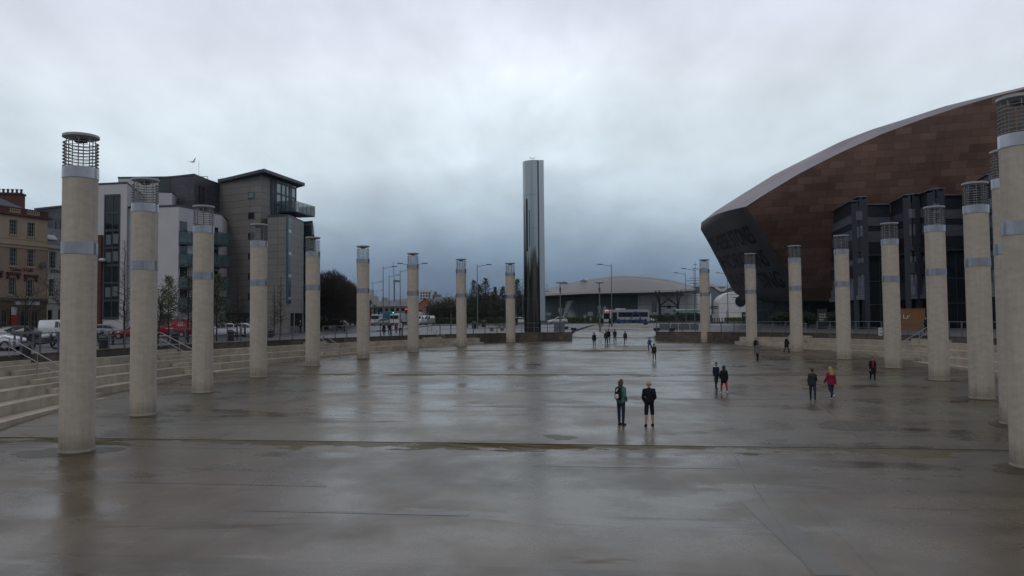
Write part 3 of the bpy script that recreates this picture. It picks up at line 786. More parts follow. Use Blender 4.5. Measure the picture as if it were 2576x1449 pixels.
q.location = hs.matrix_basis.inverted() @ wl.P(u, z, .75) if False else (wl.P(u, z, .6)-Vector(hs.location)); q.rotation_euler = (R(75), 0, R(20))
mb = MB(); mb.tube(wl.P(u, z, .0), wl.P(u, z, .6), .03); mb.build('dish_bracket', K['grey'], hs)
# roof behind the parapet and chimney
c0, c1 = atY(-30, 474, 91), atY(55, 474, 93.5)
mb = MB(); wl.box(mb, 0, wl.len+.0, ztop, ztop+.5, -9, -.45)
a = [wl.P(0, ztop+1.0, -1), wl.P(wl.len, ztop+.9, -1), wl.P(wl.len, ztop+1.3, -8), wl.P(0, ztop+1.0, -8)]
mb.add([wl.P(0, ztop+.5, -1), wl.P(wl.len, ztop+.5, -1), wl.P(wl.len*.55, ztop+2.9, -4.5), wl.P(0, ztop+2.9, -4.5), wl.P(0, ztop+.5, -8.5), wl.P(wl.len, ztop+.5, -8.5)], [(0, 1, 2, 3), (3, 2, 5, 4), (1, 5, 2)])
rf = mb.build('roof', K['slateroof'], hs)
cp = atY(14, 500, 94); cz = atY(50, 487, 93).z; cang = math.atan2(wl.d.y, wl.d.x)-R(50)
ch = MB(); ch.box((cp.x, cp.y, (cz+13)/2), (3.9, 1.3, cz-13), R(12)); ch.box((cp.x, cp.y, cz+.12), (4.1, 1.5, .22), R(12)); ch = ch.build('chimney', K['brickred'], hs)
for k in range(8):
    p = V(cp.x+(k-3.5)*.5*math.cos(R(12)), cp.y+(k-3.5)*.5*math.sin(R(12)), cz+.23); MB().lathe([(.17, 0), (.14, .08), (.12, .38), (.19, .42), (.19, .52), (.1, .54)], 10, p).build('chimney_pot', K['brickred'], ch)

# ---------------------------------------------------------------- white inn next to it
A2, B2 = xyat(117, 90.8), xyat(246, 97)
w2 = Wall(A2, B2, 0, 10)
z2 = w2.hit(140, 626)[1]; w2.z1 = z2
jn = thing('white_inn', 'white painted three storey inn between the cream building and the first column', 'building', (*((Vector(A2)+Vector(B2))/2), 0))
wn = [(124, 633, 142, 675), (123, 702, 138, 746), (206, 640, 224, 680), (206, 708, 224, 750), (180, 637, 198, 678), (180, 705, 197, 748)]
rr = [w2.rect(*q) for q in wn]; zl = w2.hit(140, 760)[1]
gd = [w2.rect(146, 778, 158, 830), w2.rect(120, 780, 132, 835)]
mb = MB(); w2.holes(mb, rr+gd); mb.build('wall', mat('old white stucco', (.38, .36, .33), .8, var=.14, scale=.9), jn)
mb = MB(); w2.box(mb, .0, w2.len, 0, z2-.05, -8, -.7); mb.build('rear_wall', K['brown'], jn)
for q in rr: window(w2, q, jn, K['frame'], K['glass'], 3, 4, sill=K['frame'])
for q in gd: window(w2, q, jn, K['brown'], K['glass'], 1, 3, name='ground_window')
mb = MB(); w2.box(mb, -.05, w2.len, z2+.003, z2+.4, -.3, .4); mb.build('cornice', K['frame'], jn); mb = MB(); w2.box(mb, 0, w2.len, zl-.15, zl+.15, .003, .22); mb.build('string_course', K['frame'], jn)
mb = MB(); mb.add([w2.P(0, z2+.4, -.1), w2.P(w2.len, z2+.4, -.1), w2.P(w2.len, z2+3.0, -4.5), w2.P(0, z2+3.0, -4.5), w2.P(w2.len, z2+.4, -8), w2.P(0, z2+.4, -8)], [(0, 1, 2, 3), (3, 2, 4, 5), (0, 3, 5), (1, 4, 2)]); rf = mb.build('roof', K['slateroof'], jn)
u, z = w2.hit(124, 616); mb = MB(); c = [w2.P(.9, z2+1.2, -1.3), w2.P(2.2, z2+1.2, -1.3), w2.P(2.2, z2+1.75, -2.0), w2.P(.9, z2+1.75, -2.0)]
mb.add(c+[q+V(0, 0, .12) for q in c], [(4, 5, 6, 7), (0, 1, 5, 4), (1, 2, 6, 5), (2, 3, 7, 6), (3, 0, 4, 7)]); mb.build('skylight', K['whitep'], rf)
r2 = w2.rect(126, 680, 166, 689)
lettering("JOLYON'S", lambda u, v, o: w2.P(r2[0]+u, r2[2]+v, o), r2[1]-r2[0], r2[3]-r2[2], jn, K['black'], bold=.02)

# ---------------------------------------------------------------- dark block behind the inn
K['dclad'] = bricks('dark slate cladding', (.050, .052, .066), (.085, .082, .10), (.02, .02, .025), 1.8, .32, .015, rough=.55, axes='XZ', var=.35, noise=.5)
w3 = Wall(xyat(86, 108), xyat(200, 104), 0, 1); w3.z1 = w3.hit(120, 525)[1]
db = thing('slate_block', 'dark slate clad modern block behind the white inn', 'building', (*((Vector(w3.A)+Vector(w3.B))/2), 0))
mb = MB(); w3.box(mb, 0, w3.len, 0, w3.z1, -10, 0); mb.build('wall', K['dclad'], db)
mb = MB(); w3.box(mb, -.2, w3.len, w3.z1+.003, w3.z1+.25, -10, .15); mb.build('roof_edge', K['dframe'], db)
for q in ((134, 556, 140, 590), (145, 556, 151, 590)):
    r = w3.rect(*q); mb = MB(); w3.box(mb, *r, .003, .06); mb.build('window', K['glass'], db)

# ---------------------------------------------------------------- white apartment building
fl = thing('apartment_building', 'white rendered flats with a tall dark glass stairwell and glass balconies', 'building', (-45, 95, 0))
def zat(px, py, Y): return atY(px, py, Y).z
def block(parent, name, pts, ztop_, m, z0=0.0, depth=8, cap=True, capm=None):
    """pts: [(px, Y)...] front outline left to right; closed behind by shifting away from the camera"""
    P = [Vector(xyat(px, Y)) for px, Y in pts]; dv = Vector((-.25, 1)).normalized()*depth
    poly = [(p.x, p.y) for p in P]+[((P[-1]+dv).x, (P[-1]+dv).y), ((P[0]+dv).x, (P[0]+dv).y)]
    o = fix(MB().prism(poly, z0, ztop_).build(name, m, parent))
    if cap:
        c = sum(P, Vector((0, 0)))/len(P)+dv*.5
        poly2 = [tuple(c+(Vector(q)-c)*1.012) for q in poly]; fix(MB().prism(poly2, ztop_+.003, ztop_+.22).build('roof_edge', capm or K['dframe'], parent))
    return o, [Wall(P[i], P[i+1], z0, ztop_) for i in range(len(P)-1)]
zA = zat(316, 462, 92)
_, WA = block(fl, 'left_wall', [(214, 93), (316, 92), (333, 96)], zA, K['white'])
zB = zat(293, 449, 101)
block(fl, 'set_back_storey', [(293, 101), (420, 101)], zB, K['white'], z0=zA-4)
zC = zat(447, 519.5, 91.5)
_, WC = block(fl, 'right_wall', [(319, 92.6), (447, 91.5), (556, 99.5)], zC, K['white'])
zD = zat(429, 486, 97); block(fl, 'roof_terrace_wall', [(396, 96.5), (430, 97)], zD, K['white'], z0=zC-.5, depth=3)
# penthouse
zE = zat(486, 441, 99)
_, WE = block(fl, 'penthouse', [(395, 101), (432, 100.5), (486, 99), (520, 103), (548, 106)], zE, K['dclad'], z0=zC-.3)
r = WE[0].rect(399, 451, 428, 512); mb = MB(); WE[0].box(mb, *r, .003, .05); mb.build('penthouse_glass', K['glass'], fl)
r = WE[2].rect(501, 468, 512, 510); window(WE[2], (r[0], r[1], r[2], r[3]), fl, K['dframe'], K['glass'], 1, 1, depth=-.1)
mb = MB()
for px in (506, 517): 
    p = atY(px, 446, 104); mb.path([p+V(-.3, 0, -1), p+V(-.3, 0, .1), p+V(.3, 0, .1), p+V(.3, 0, -1)], .04)
p = atY(500, 449, 104); mb.tube(p, p+V(0, 0, 2.4), .02); mb.build('roof_ladder', K['grey'], fl)
# glass stairwell strip (framed curtain wall with floors)
w_ = WA[0]; r = w_.rect(263, 492, 300.5, 800); mb = MB(); w_.box(mb, *r, .003, .05); gs = mb.build('stairwell_glass', K['glass'], fl)
mb = MB()
for k in range(8): z = r[2]+(r[3]-r[2])*k/7; w_.box(mb, r[0]-.05, r[1]+.05, z-.14, z+.14, .053, .12)
for u in (r[0], (r[0]*.45+r[1]*.55), r[1]): w_.box(mb, u-.06, u+.06, r[2], r[3], .055, .10)
mb.build('stairwell_mullion', K['dframe'], gs)
mb = MB(); rnd = random.Random(4)
for k in range(7):
    z = r[2]+(r[3]-r[2])*k/7
    if k in (3, 4, 1): w_.box(mb, r[0]+.2, r[0]+.9, z+.4, z+1.6, .0525, .0535); w_.box(mb, r[1]-1.0, r[1]-.15, z+.5, z+1.7, .0525, .0535)
mb.build('pale_blind', mat('pale blind', (.13, .16, .17), .5), gs)  # plain pale patches on the stairwell glass, no glow
r = w_.rect(247, 592, 259, 820); mb = MB(); w_.box(mb, *r, .003, .4); mb.build('brick_pier', K['brickred'], fl)
p = w_.P(*w_.hit(264, 655), .5); MB().sphere(p, .42, 14, 8, .6).build('globe_lamp', K['whitep'], fl)
# balconies of the white block
K['bglass'] = mat('balcony glass', (.10, .15, .16), .15, var=.2); K['bglass'].node_tree.nodes['Principled BSDF'].inputs['Alpha'].default_value = .55
def balcony(parent, wl, px0, px1, pyt, pyb, depth=1.5, open_=True, wide=None):
    u0, u1, z0, z1 = wl.rect(px0, pyt, px1, pyb)
    mb = MB(); wl.box(mb, u0, u1, z0-.18, z0, .003, depth); b = mb.build('balcony', K['dframe'], parent)
    mb = MB()
    for a0, a1, b0, b1 in ((u0, u1, depth-.05, depth-.01), (u0, u0+.04, .02, depth-.06), (u1-.04, u1, .02, depth-.06)): wl.box(mb, a0, a1, z0+.05, z1-.06, b0, b1)
    mb.build('glass_panel', K['bglass'], b)
    mb = MB()
    mb.path([wl.P(u0, z1, .03), wl.P(u0, z1, depth), wl.P(u1, z1, depth), wl.P(u1, z1, .03)], .035, 6)
    n = max(2, int((u1-u0)/1.2))
    for k in range(n+1): u = u0+(u1-u0)*k/n; mb.tube(wl.P(u, z0, depth), wl.P(u, z1, depth), .03, n=5)
    mb.build('balcony_rail', K['dframe'], b)
    if open_:
        mb = MB(); wl.box(mb, u0+.3, u1-.3, z0+.02, z0+2.3, .003, .04); mb.build('balcony_door', K['glass'], parent)
w_ = WC[1]
for yt in (584, 640, 696, 748): balcony(fl, w_, 486, 552, yt, yt+29)
w_ = WC[0]
mb = MB(); 
for yt in (557, 610, 662, 714):
    rz = WC[1].rect(452, yt, 470, yt+42); mb = MB(); WC[1].box(mb, *rz, .003, .05); mb.build('window', K['glass'], fl)
for yt in (584, 640, 696, 748): balcony(fl, WC[1], 450, 474, yt, yt+29, 1.2, False)
# ground floor openings
for k, (a, b) in enumerate(((336, 362), (372, 398), (405, 432))):
    r = WC[0].rect(a, 790, b, 838); window(WC[0], r, fl, K['dframe'], K['glass'], 2, 1, depth=-.09, name='shop_window')

# ---------------------------------------------------------------- tan clad tower block with wedge roof
K['tan'] = bricks('tan stone cladding', (.205, .190, .182), (.23, .214, .205), (.06, .052, .048), 4.6, .92, .022, rough=.6, axes='XZ', offs=0, var=.10, noise=.3)
K['tanY'] = bricks('tan stone cladding side', (.205, .190, .182), (.23, .214, .205), (.06, .052, .048), 4.6, .92, .022, rough=.6, axes='YZ', offs=0, var=.10, noise=.3)
tw = thing('tower_block', 'tan stone clad apartment tower with sharp wedge roof and corner glazing', 'building', (-36, 108, 0))
YL, YC, YR = 106.5, 103.0, 112.5
PL, PC, PR = Vector(xyat(545, YL)), Vector(xyat(655, YC)), Vector(xyat(744, YR))
wL, wR = Wall(PL, PC), Wall(PC, PR)
zl0, zl1 = wL.hit(560, 449)[1], wL.hit(655, 432)[1]; zr1 = wR.hit(744, 466)[1]
back = PR+(PL-PC); zbk = zl0
vs = [(PL.x, PL.y, 0), (PC.x, PC.y, 0), (PR.x, PR.y, 0), (back.x, back.y, 0), (PL.x, PL.y, zl0), (PC.x, PC.y, zl1), (PR.x, PR.y, zr1), (back.x, back.y, zbk-2)]
mb = MB(); mb.add(vs, [(0, 1, 5, 4)]); mb.mi = 1; mb.add(vs, [(1, 2, 6, 5), (2, 3, 7, 6), (3, 0, 4, 7)]); mb.build('wall', [K['tan'], K['tanY']], tw)
# wedge roof
ap = wR.P(-1.2, 0, 1.6); rpx = [(549, 451.5, YL-.6), (664, 424, YC-1.6), (767, 460.5, YR+.6)]
q0, q1, q2 = [atY(*q) for q in rpx]; u_ = V(0, 0, -.42)
q3 = q2+(q0-q1)*.9+V(0, 0, -.5)
top_ = [q0, q1, q2, q3]; bot = [q+u_*(1.0) for q in top_]
fix(MB().add(top_+bot, [(0, 1, 2, 3), (4, 5, 6, 7), (0, 1, 5, 4), (1, 2, 6, 5), (2, 3, 7, 6), (3, 0, 4, 7)]).build('roof', K['dframe'], tw))
for yt in (485, 536, 587, 638, 689, 740):
    r = wL.rect(626, yt, 638.5, yt+13); mb = MB(); wL.box(mb, r[0]-.12, r[1]+.12, r[2]-.1, r[3]+.1, .003, .05); f = mb.build('window', K['dframe'], tw)
    mb = MB(); wL.box(mb, *r, .053, .07); mb.build('pane', K['pane'] if yt < 500 else K['glass'], f)
# corner glazing on the right face
u0, u1 = wR.hit(681, 520)[0], wR.hit(743, 520)[0]
zb_, ztA, ztB = wR.hit(700, 548)[1], wR.hit(681, 443)[1], wR.hit(743, 466)[1]
mb = MB(); mb.hexa([wR.P(u0, zb_-1.5, .003), wR.P(u1, zb_-1.5, .003), wR.P(u1, zb_-1.5, .06), wR.P(u0, zb_-1.5, .06), wR.P(u0, ztA-.4, .003), wR.P(u1, ztB-.2, .003), wR.P(u1, ztB-.2, .06), wR.P(u0, ztA-.4, .06)])
gz = fix(mb.build('corner_glazing', K['pane'], tw)); mb = MB()
for k, f_ in enumerate((0, .06, .13, .19, .40, .58, .72, .80, 1.0)):
    u = u0+(u1-u0)*f_; zt = ztA+(ztB-ztA)*f_-.35; wR.box(mb, u-.07, u+.07, zb_-1.5, zt, .063, .16)
for k in range(4):
    z = zb_+.3+k*(ztB-zb_-.8)/3; f1_ = 1.0; wR.box(mb, u0, u0+(u1-u0)*f1_, z-.13, z+.13, .064, .14)
mb.build('glazing_bar', K['dframe'], gz)
balcony(tw, wR, 699, 752, 514, 538, 2.6, False)
# lower bay in front
_, WB = block(tw, 'front_bay', [(672, 102.0), (724, 101.2), (724.5, 101.6), (731, 102.4), (763, 108.5)], zat(673, 545.5, 102), K['tan'], depth=9)
r = WB[2].rect(725, 560, 730.5, 770) if False else None
wq = Wall(xyat(724.6, 101.0), xyat(731.5, 101.9)); zt = zat(725, 547, 101)
mb = MB(); wq.box(mb, 0, wq.len, 4, zt, -.3, .03); mb.build('slot_window', K['teal'], tw)
mb = MB()
for k in range(6):
    if 4.9+k*3.0 < zt: wq.box(mb, 0, wq.len, 4.5+k*3.0, 4.9+k*3.0, .033, .08)
mb.build('slot_panel', K['zinc'], tw)
for a, b in ((724, 738), (741.5, 760)):
    r = WB[3].rect(a if a > 731 else 731, 788, b, 836); mb = MB(); WB[3].box(mb, r[0], r[1], .0, r[3], .003, .05); mb.build('entrance', K['glass'], tw)
_, WD = block(tw, 'rear_bay', [(763, 112), (786, 111.2), (789, 119)], zat(775, 561, 112), K['tan'], depth=9)
r = WD[0].rect(766, 568, 783, 610); mb = MB(); WD[0].box(mb, *r, .003, .05); mb.build('window', K['teal'], tw)
for yt in (605, 668, 718, 762): balcony(tw, WD[0], 764, 795, yt, yt+26, 2.2)
# glazed shop floor and canopy on the left face
r = wL.rect(560, 797, 648, 832); mb = MB(); wL.box(mb, *r, .003, .05); gz = mb.build('shop_glazing', K['pane'], tw); mb = MB()
for k in range(7): u = r[0]+(r[1]-r[0])*k/6; wL.box(mb, u-.07, u+.07, r[2], r[3], .053, .12)
mb.build('glazing_bar', K['black'], gz)
r = wL.rect(556, 783, 650, 788); mb = MB(); wL.box(mb, r[0], r[1], r[2], r[3], .003, 1.6); mb.build('canopy', K['grey'], tw)
# dark recessed link between the white flats and the tower
lk = thing('link_block', 'narrow dark glazed link between the white flats and the tan tower', 'building', (*xyat(556, 108), 0))
_, WK = block(lk, 'wall', [(538, 107.4), (562, 107.2)], zE-.4, K['dclad'], depth=5)
for yt in (490, 545, 600, 655, 710): 
    r = WK[0].rect(547, yt, 557, yt+30); mb = MB(); WK[0].box(mb, *r, .003, .06); mb.build('window', K['glass'], lk)
# ================================================================ copper arts centre on the right
def interp(tab, x):
    if x <= tab[0][0]: a, b = tab[0], tab[1]
    elif x >= tab[-1][0]: a, b = tab[-2], tab[-1]
    else:
        for a, b in zip(tab[:-1], tab[1:]):
            if a[0] <= x <= b[0]: break
    return a[1]+(b[1]-a[1])*(x-a[0])/(b[0]-a[0])
LOW = [(1877, 519.5), (1925, 488), (2005, 440), (2060, 411), (2117, 382.7), (2221, 336), (2325, 298), (2429, 264), (2507, 241), (2576, 224), (2700, 199), (2850, 180)]
UPP = [(1758, 570), (1764, 560), (1800, 531), (1860, 493), (1946, 440), (2013, 406), (2117, 355), (2195, 325), (2273, 300.7), (2377, 267), (2481, 241), (2576, 218.5), (2700, 190), (2850, 165)]
def copper(name, base, c2, rough, metal, axes, bw, rh, rot=0.0, offs=.5, var=.3):
    return bricks(name, base, c2, tuple(x*.45 for x in base), bw, rh, .018, rough=rough, metal=metal, axes=axes, rot=rot, offs=offs, var=var, noise=.16)
K['copper'] = copper('oxidised copper panels', (.140, .078, .060), (.235, .138, .106), .42, .3, 'XZ', 2.0, 1.0)
K['fascia'] = copper('copper roof edge panels', (.20, .165, .178), (.24, .20, .212), .42, .5, 'XY', 3.2, 30, rot=R(-8), offs=0)
K['nose'] = mat('dark bronze nose', (.115, .112, .118), .36, .45, var=.15, scale=.25)
K['letter'] = glassy('letter glass', (.003, .004, .006), .3)
ac = thing('arts_centre', 'huge bronze coloured domed arts centre with an overhanging inscribed nose', 'building', (60, 110, 0))
def YB(px): return 114-14.0*((px-1877)/700.0)**.8 if px > 1877 else 114
xs = [1877, 1925, 1965, 2005, 2060, 2117, 2170, 2221, 2273, 2325, 2377, 2429, 2481, 2530, 2576, 2640, 2700, 2780, 2850]
# facade: leaning out from a recessed foot
RE = [(519.5, 1877), (592, 1925), (696, 1990), (742, 2015), (757, 2026)]     # left edge of the facade, y -> x
def yfoot(px): return 757.0
mb = MB(); NV = 14; rows = []
for px in xs:
    yt = interp(LOW, px); rr = []
    for j in range(NV+1):
        v = j/NV; y = yt+(757-yt)*v
        x = max(px, interp([(a, b) for a, b in RE], y)) if y <= 757 else px
        # straight columns: slide from top x towards a foot x so the left edge follows the nose
        xl = interp(RE, y) if y > 519.5 else 1877; x = xl+(px-1877)/(2850-1877)*(2850-xl)
        rr.append(atY(x, y, YB(px)+7.5*v**1.3))
    rows.append(rr)
n_ = NV+1
for rr in rows: mb.v += [tuple(p) for p in rr]
for i in range(len(rows)-1):
    for j in range(NV): mb.f.append((i*n_+j, (i+1)*n_+j, (i+1)*n_+j+1, i*n_+j+1)); mb.m.append(0); mb.sm.append(True)
mb.build('copper_facade', K['copper'], ac)
# soffit from the foot line back under the shell
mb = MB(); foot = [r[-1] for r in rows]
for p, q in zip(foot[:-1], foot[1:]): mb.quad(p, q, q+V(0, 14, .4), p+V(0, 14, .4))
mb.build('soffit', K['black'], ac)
# nose: curved dark face between the far left edge and the facade corner
LEdge = [(0, (1764, 560)), (.02, (1759, 571)), (.2, (1782, 611)), (.5, (1808, 660)), (.8, (1837, 719)), (.9, (1850, 738)), (1, (1866, 748))]
REdge = [(0, (1877, 519.5)), (.3, (1925, 592)), (.72, (1990, 696)), (.9, (2015, 742)), (1, (2026, 757))]
def pinterp(T, v):
    for (a, A_), (b, B_) in zip(T[:-1], T[1:]):
        if v <= b+1e-9: f_ = (v-a)/(b-a); return (A_[0]+(B_[0]-A_[0])*f_, A_[1]+(B_[1]-A_[1])*f_)
    return T[-1][1]
def nose(u, v, o=0.0):
    a, b = pinterp(LEdge, v), pinterp(REdge, v)
    x = a[0]+(b[0]-a[0])*u; y = a[1]+(b[1]-a[1])*u - math.sin(PI*u**.75)*7.0*(1-v)**1.0 + math.sin(PI*u)*6*v
    Y = YB(1877)+16*(1-u)**1.6 + 7.5*v**1.3
    p = atY(x, y, Y)
    return p + (CAM-p).normalized()*o
mb = MB(); NU, NV2 = 16, 20
for i in range(NU+1):
    for j in range(NV2+1): mb.v.append(tuple(nose(i/NU, j/NV2)))
for i in range(NU):
    for j in range(NV2): mb.f.append((i*(NV2+1)+j, (i+1)*(NV2+1)+j, (i+1)*(NV2+1)+j+1, i*(NV2+1)+j+1)); mb.m.append(0); mb.sm.append(True)
ns = mb.build('nose', K['nose'], ac)
def put_text(txt, u0, u1, v0, v1, sl=0.0):
    lettering(txt, lambda u, v, o: nose(u0+(u1-u0)*u, v1-(v1-v0)*v, .05+o), 1, 1, ns, K['letter'], name='inscription', bold=.018)
put_text('THESE STONES', .02, .80, .17, .36)
put_text('HORIZONS', .04, .80, .42, .60)
put_text('AWEN', .03, .40, .65, .82); put_text('SING', .50, .84, .65, .82)
# bottom of the nose
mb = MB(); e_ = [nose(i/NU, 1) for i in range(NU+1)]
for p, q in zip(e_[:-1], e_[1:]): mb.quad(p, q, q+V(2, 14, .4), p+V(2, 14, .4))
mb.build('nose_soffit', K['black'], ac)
# roof edge (fascia) and dome behind
mb = MB(); lo = []; hi = []
for k in range(61):
    f_ = k/60; pu = 1764+(2850-1764)*f_; y = interp(UPP, pu); hi.append(atY(pu, y, (YB(1877)+16 if pu < 1765 else YB(max(1877, pu))+(12.6*max(0, 1-(pu-1764)/620.0))+3.4)))
    pl = 1877+(2850-1877)*f_; lo.append(atY(pl, interp(LOW, pl), YB(pl)-.05))
tops = [nose(i/NU, 0) for i in range(NU+1)]
m_ = len(lo); mb.v = [tuple(p) for p in lo]+[tuple(p) for p in hi]
for i in range(m_-1): mb.f.append((i, i+1, m_+i+1, m_+i)); mb.m.append(0); mb.sm.append(True)
for i in range(NU): mb.add([tops[i], tops[i+1], hi[0]], [(0, 1, 2)], True)
mb.add([lo[0], hi[0], tops[-1]], [(0, 1, 2)], True)
mb.build('roof_edge', K['fascia'], ac)
mb = MB(); bk = [V(p.x+20, p.y+30, max(6, p.z*.72)) for p in hi]; gd_ = [V(p.x+42, p.y+52, 0) for p in hi]
mb.v = [tuple(p) for p in hi]+[tuple(p) for p in bk]+[tuple(p) for p in gd_]
for r_ in range(2):
    for i in range(m_-1): mb.f.append((r_*m_+i, r_*m_+i+1, (r_+1)*m_+i+1, (r_+1)*m_+i)); mb.m.append(0); mb.sm.append(True)
mb.build('dome', K['fascia'], ac)
mb = MB(); le = [nose(0, j/NV2) for j in range(NV2+1)]
for p, q in zip(le[:-1], le[1:]): mb.quad(p, q, q+V(19, 34, 1.0), p+V(19, 34, 1.0))
mb.build('side_wall', K['nose'], ac)
# recessed glazed entrance under the shell
wE = Wall(xyat(1905, 131), xyat(2110, 128), 0, 5.2)
mb = MB(); wE.box(mb, 0, wE.len, .2, 5.4, -.3, 0); eg = mb.build('entrance_glazing', mat('entrance glass', (.035, .06, .065), .15, var=.5, scale=.5), ac)
mb = MB()
for k in range(15): u = wE.len*k/14; wE.box(mb, u-.06, u+.06, .2, 5.4, .003, .12)
wE.box(mb, 0, wE.len, 2.7, 2.9, .004, .1); mb.build('mullion', K['dframe'], eg)

# ---------------------------------------------------------------- slate strata blocks
K['slate'] = mat('dark slate strata', (.014, .018, .028), .45, var=.4, scale=1.2, stretch=(.5, .5, 6), bump=.6, bscale=3)
K['slate2'] = mat('lighter slate strata', (.098, .106, .138), .45, var=.45, scale=1.2, stretch=(.5, .5, 6), bump=.6, bscale=3)
ZS = 17.0
seg = [((2096, 113), (2169, 97.5), ZS, 0), ((2169, 98), (2186, 99.5), 16.6, 0), ((2186, 104), (2247, 104), ZS-.1, 1), ((2247, 104.5), (2302, 96), ZS+.1, 0), ((2302, 96), (2307, 99), ZS, 0),
       ((2290, 100), (2364, 91.5), ZS, 0), ((2364, 91.5), (2380, 93), ZS-.1, 0), ((2380, 97), (2440, 97), ZS, 1), ((2440, 97), (2500, 88), ZS+1, 0), ((2500, 91), (2600, 88), ZS+1, 1), ((2600, 88), (2700, 82), ZS, 0)]
rnd = random.Random(11); COURSES = []; z = 4.3
while z < 17.8:
    h = rnd.choice((.45, .7, .9, 1.2, 1.5)); COURSES.append((z, h, rnd.choice((0, .06, .14, .24)), rnd.random())); z += h
for bi, (p_, q_, zt, kind) in enumerate(seg):
    wS = Wall(xyat(*p_), xyat(*q_), 0, zt)
    if bi in (0, 2, 3, 5, 7, 8, 9, 10):
        lab = {0: 'slate strata block nearest the copper wall, behind the fourth right column from the far end', 2: 'slate and dark glass bay between the first two slate blocks', 3: 'narrow slate strata block in the middle of the slate front', 5: 'largest slate strata block, behind the orange container',
               7: 'slate and tall dark glass bay right of the orange container', 8: 'slate strata block just left of the second right column', 9: 'dark glass bay at the right edge of the picture', 10: 'slate strata wall running out at the right edge'}[bi]
        sb = thing('slate_wall', lab, 'building', (*((Vector(wS.A)+Vector(wS.B))/2), 0), 0, 'slate strata blocks of the arts centre front')
    mb = MB(); wS.box(mb, 0, wS.len, 0, zt-.3, -1.0, -.35); mb.build('core', K['slate'], sb)
    zlo = 4.3 if not kind else 10.0
    ca, cb_ = MB(), MB()
    for z, h, pr, rk in COURSES:
        if z+h <= zlo or z >= zt: continue
        z0_, z1_ = max(z, zlo), min(z+h, zt); mb2 = cb_ if rk < .5 else ca
        e0_, e1_ = rnd.uniform(0, .10), rnd.uniform(0, .10)
        wS.box(mb2, -pr+e0_*0, wS.len+pr*0, z0_, z1_-.035, -.36, pr-.1)
    ca.build('dark_course', K['slate'], sb); cb_.build('pale_course', K['slate2'], sb)
    mb = MB(); wS.box(mb, -.05, wS.len+.05, zt, zt+.14, -1.1, .32); mb.build('coping', K['slate2'], sb)
    if kind:
        mb = MB(); wS.box(mb, 0, wS.len, 0.1, 9.97, -.34, -.12); g_ = mb.build('tall_glazing', K['glass'], sb)
        mb = MB()
        for k in range(max(2, int(wS.len/1.4))): u = wS.len*k/max(1, int(wS.len/1.4)-0); wS.box(mb, u-.04, u+.04, .1, 9.9, -.117, -.05)
        for z in (3.2, 6.4): wS.box(mb, 0, wS.len, z-.07, z+.07, -.116, -.04)
        mb.build('mullion', K['dframe'], g_)
        mb = MB(); wS.box(mb, -.3, wS.len+.3, 9.9, 10.0, -.1, .5); mb.build('light_ledge', K['zinc'], sb)
    else:
        if wS.len > 4:
            mb = MB(); wS.box(mb, .2, wS.len-.2, .1, 3.7, -.34, -.15); mb.build('ground_glazing', K['glass'], sb)
            mb = MB(); wS.box(mb, -.2, wS.len+.2, 3.75, 4.28, -.3, .45); mb.build('ledge', K['slate2'], sb)
            for z0_, z1_ in ((6.8, 8.2), (9.6, 10.2)):
                mb = MB(); wS.box(mb, wS.len*.2, wS.len*.9, z0_, z1_, .15, .30) ; mb.build('slit_window', K['glass'], sb)

# ================================================================ far side: hall with lens roof
K['hallroof'] = mat('grey ribbed roof', (.20, .192, .195), .55, .1, var=.08, scale=.4)
K['hallwall'] = bricks('pale panel wall', (.70, .72, .73), (.78, .79, .80), (.30, .31, .33), 6, 2.2, .05, rough=.5, axes='XZ', offs=0, var=.05)
K['darkwall'] = mat('dark teal cladding', (.12, .16, .165), .35, var=.2, scale=.2)
hl = thing('exhibition_hall', 'wide hall with shallow lens shaped grey roof and braced steel portal', 'building', (20, 205, .5))
EAVE = [(1360, 740), (1375, 739), (1478, 734), (1600, 731.5), (1700, 729), (1749, 726)]
RDG = [(1360, 733), (1379, 729), (1440, 713), (1509, 702), (1545, 697.5), (1582, 696.7), (1634, 700), (1686, 707), (1721, 716), (1749, 725)]
xs2 = [1360+ (1749-1360)*k/30 for k in range(31)]
mb = MB(); e0 = [atY(x, interp(EAVE, x), 182) for x in xs2]; e1 = [atY(x, interp(RDG, x), 205) for x in xs2]
m2 = len(xs2); mid = [(a+b)/2+V(0, -1, .9*math.sin(PI*i/30)) for i, (a, b) in enumerate(zip(e0, e1))]
mb.v = [tuple(p) for p in e0+mid+e1]
for r_ in range(2):
    for i in range(m2-1): mb.f.append((r_*m2+i, r_*m2+i+1, (r_+1)*m2+i+1, (r_+1)*m2+i)); mb.m.append(0); mb.sm.append(True)
rf = mb.build('roof', K['hallroof'], hl)
mb = MB()
for a, b in zip(e0[:-1], e0[1:]): mb.hexa([a+V(0, 0, -.45), b+V(0, 0, -.45), b+V(0, .3, -.45), a+V(0, .3, -.45), a+V(0, -.05, .05), b+V(0, -.05, .05), b+V(0, .3, .05), a+V(0, .3, .05)])
mb.build('roof_edge', K['whitep'], rf); mb = MB()
for a, b in zip(e1[:-1], e1[1:]): mb.hexa([a+V(0, -.2, 0), b+V(0, -.2, 0), b+V(0, .3, 0), a+V(0, .3, 0), a+V(0, -.2, .3), b+V(0, -.2, .3), b+V(0, .3, .3), a+V(0, .3, .3)])
mb.build('ridge_cap', K['whitep'], rf)
mb = MB()
for a, b in zip(e0[:-1], e0[1:]): mb.quad(a+V(0, .2, -.46), b+V(0, .2, -.46), b+V(0, 8, -.9), a+V(0, 8, -.9))
mb.build('eave_soffit', K['darkwall'], hl)
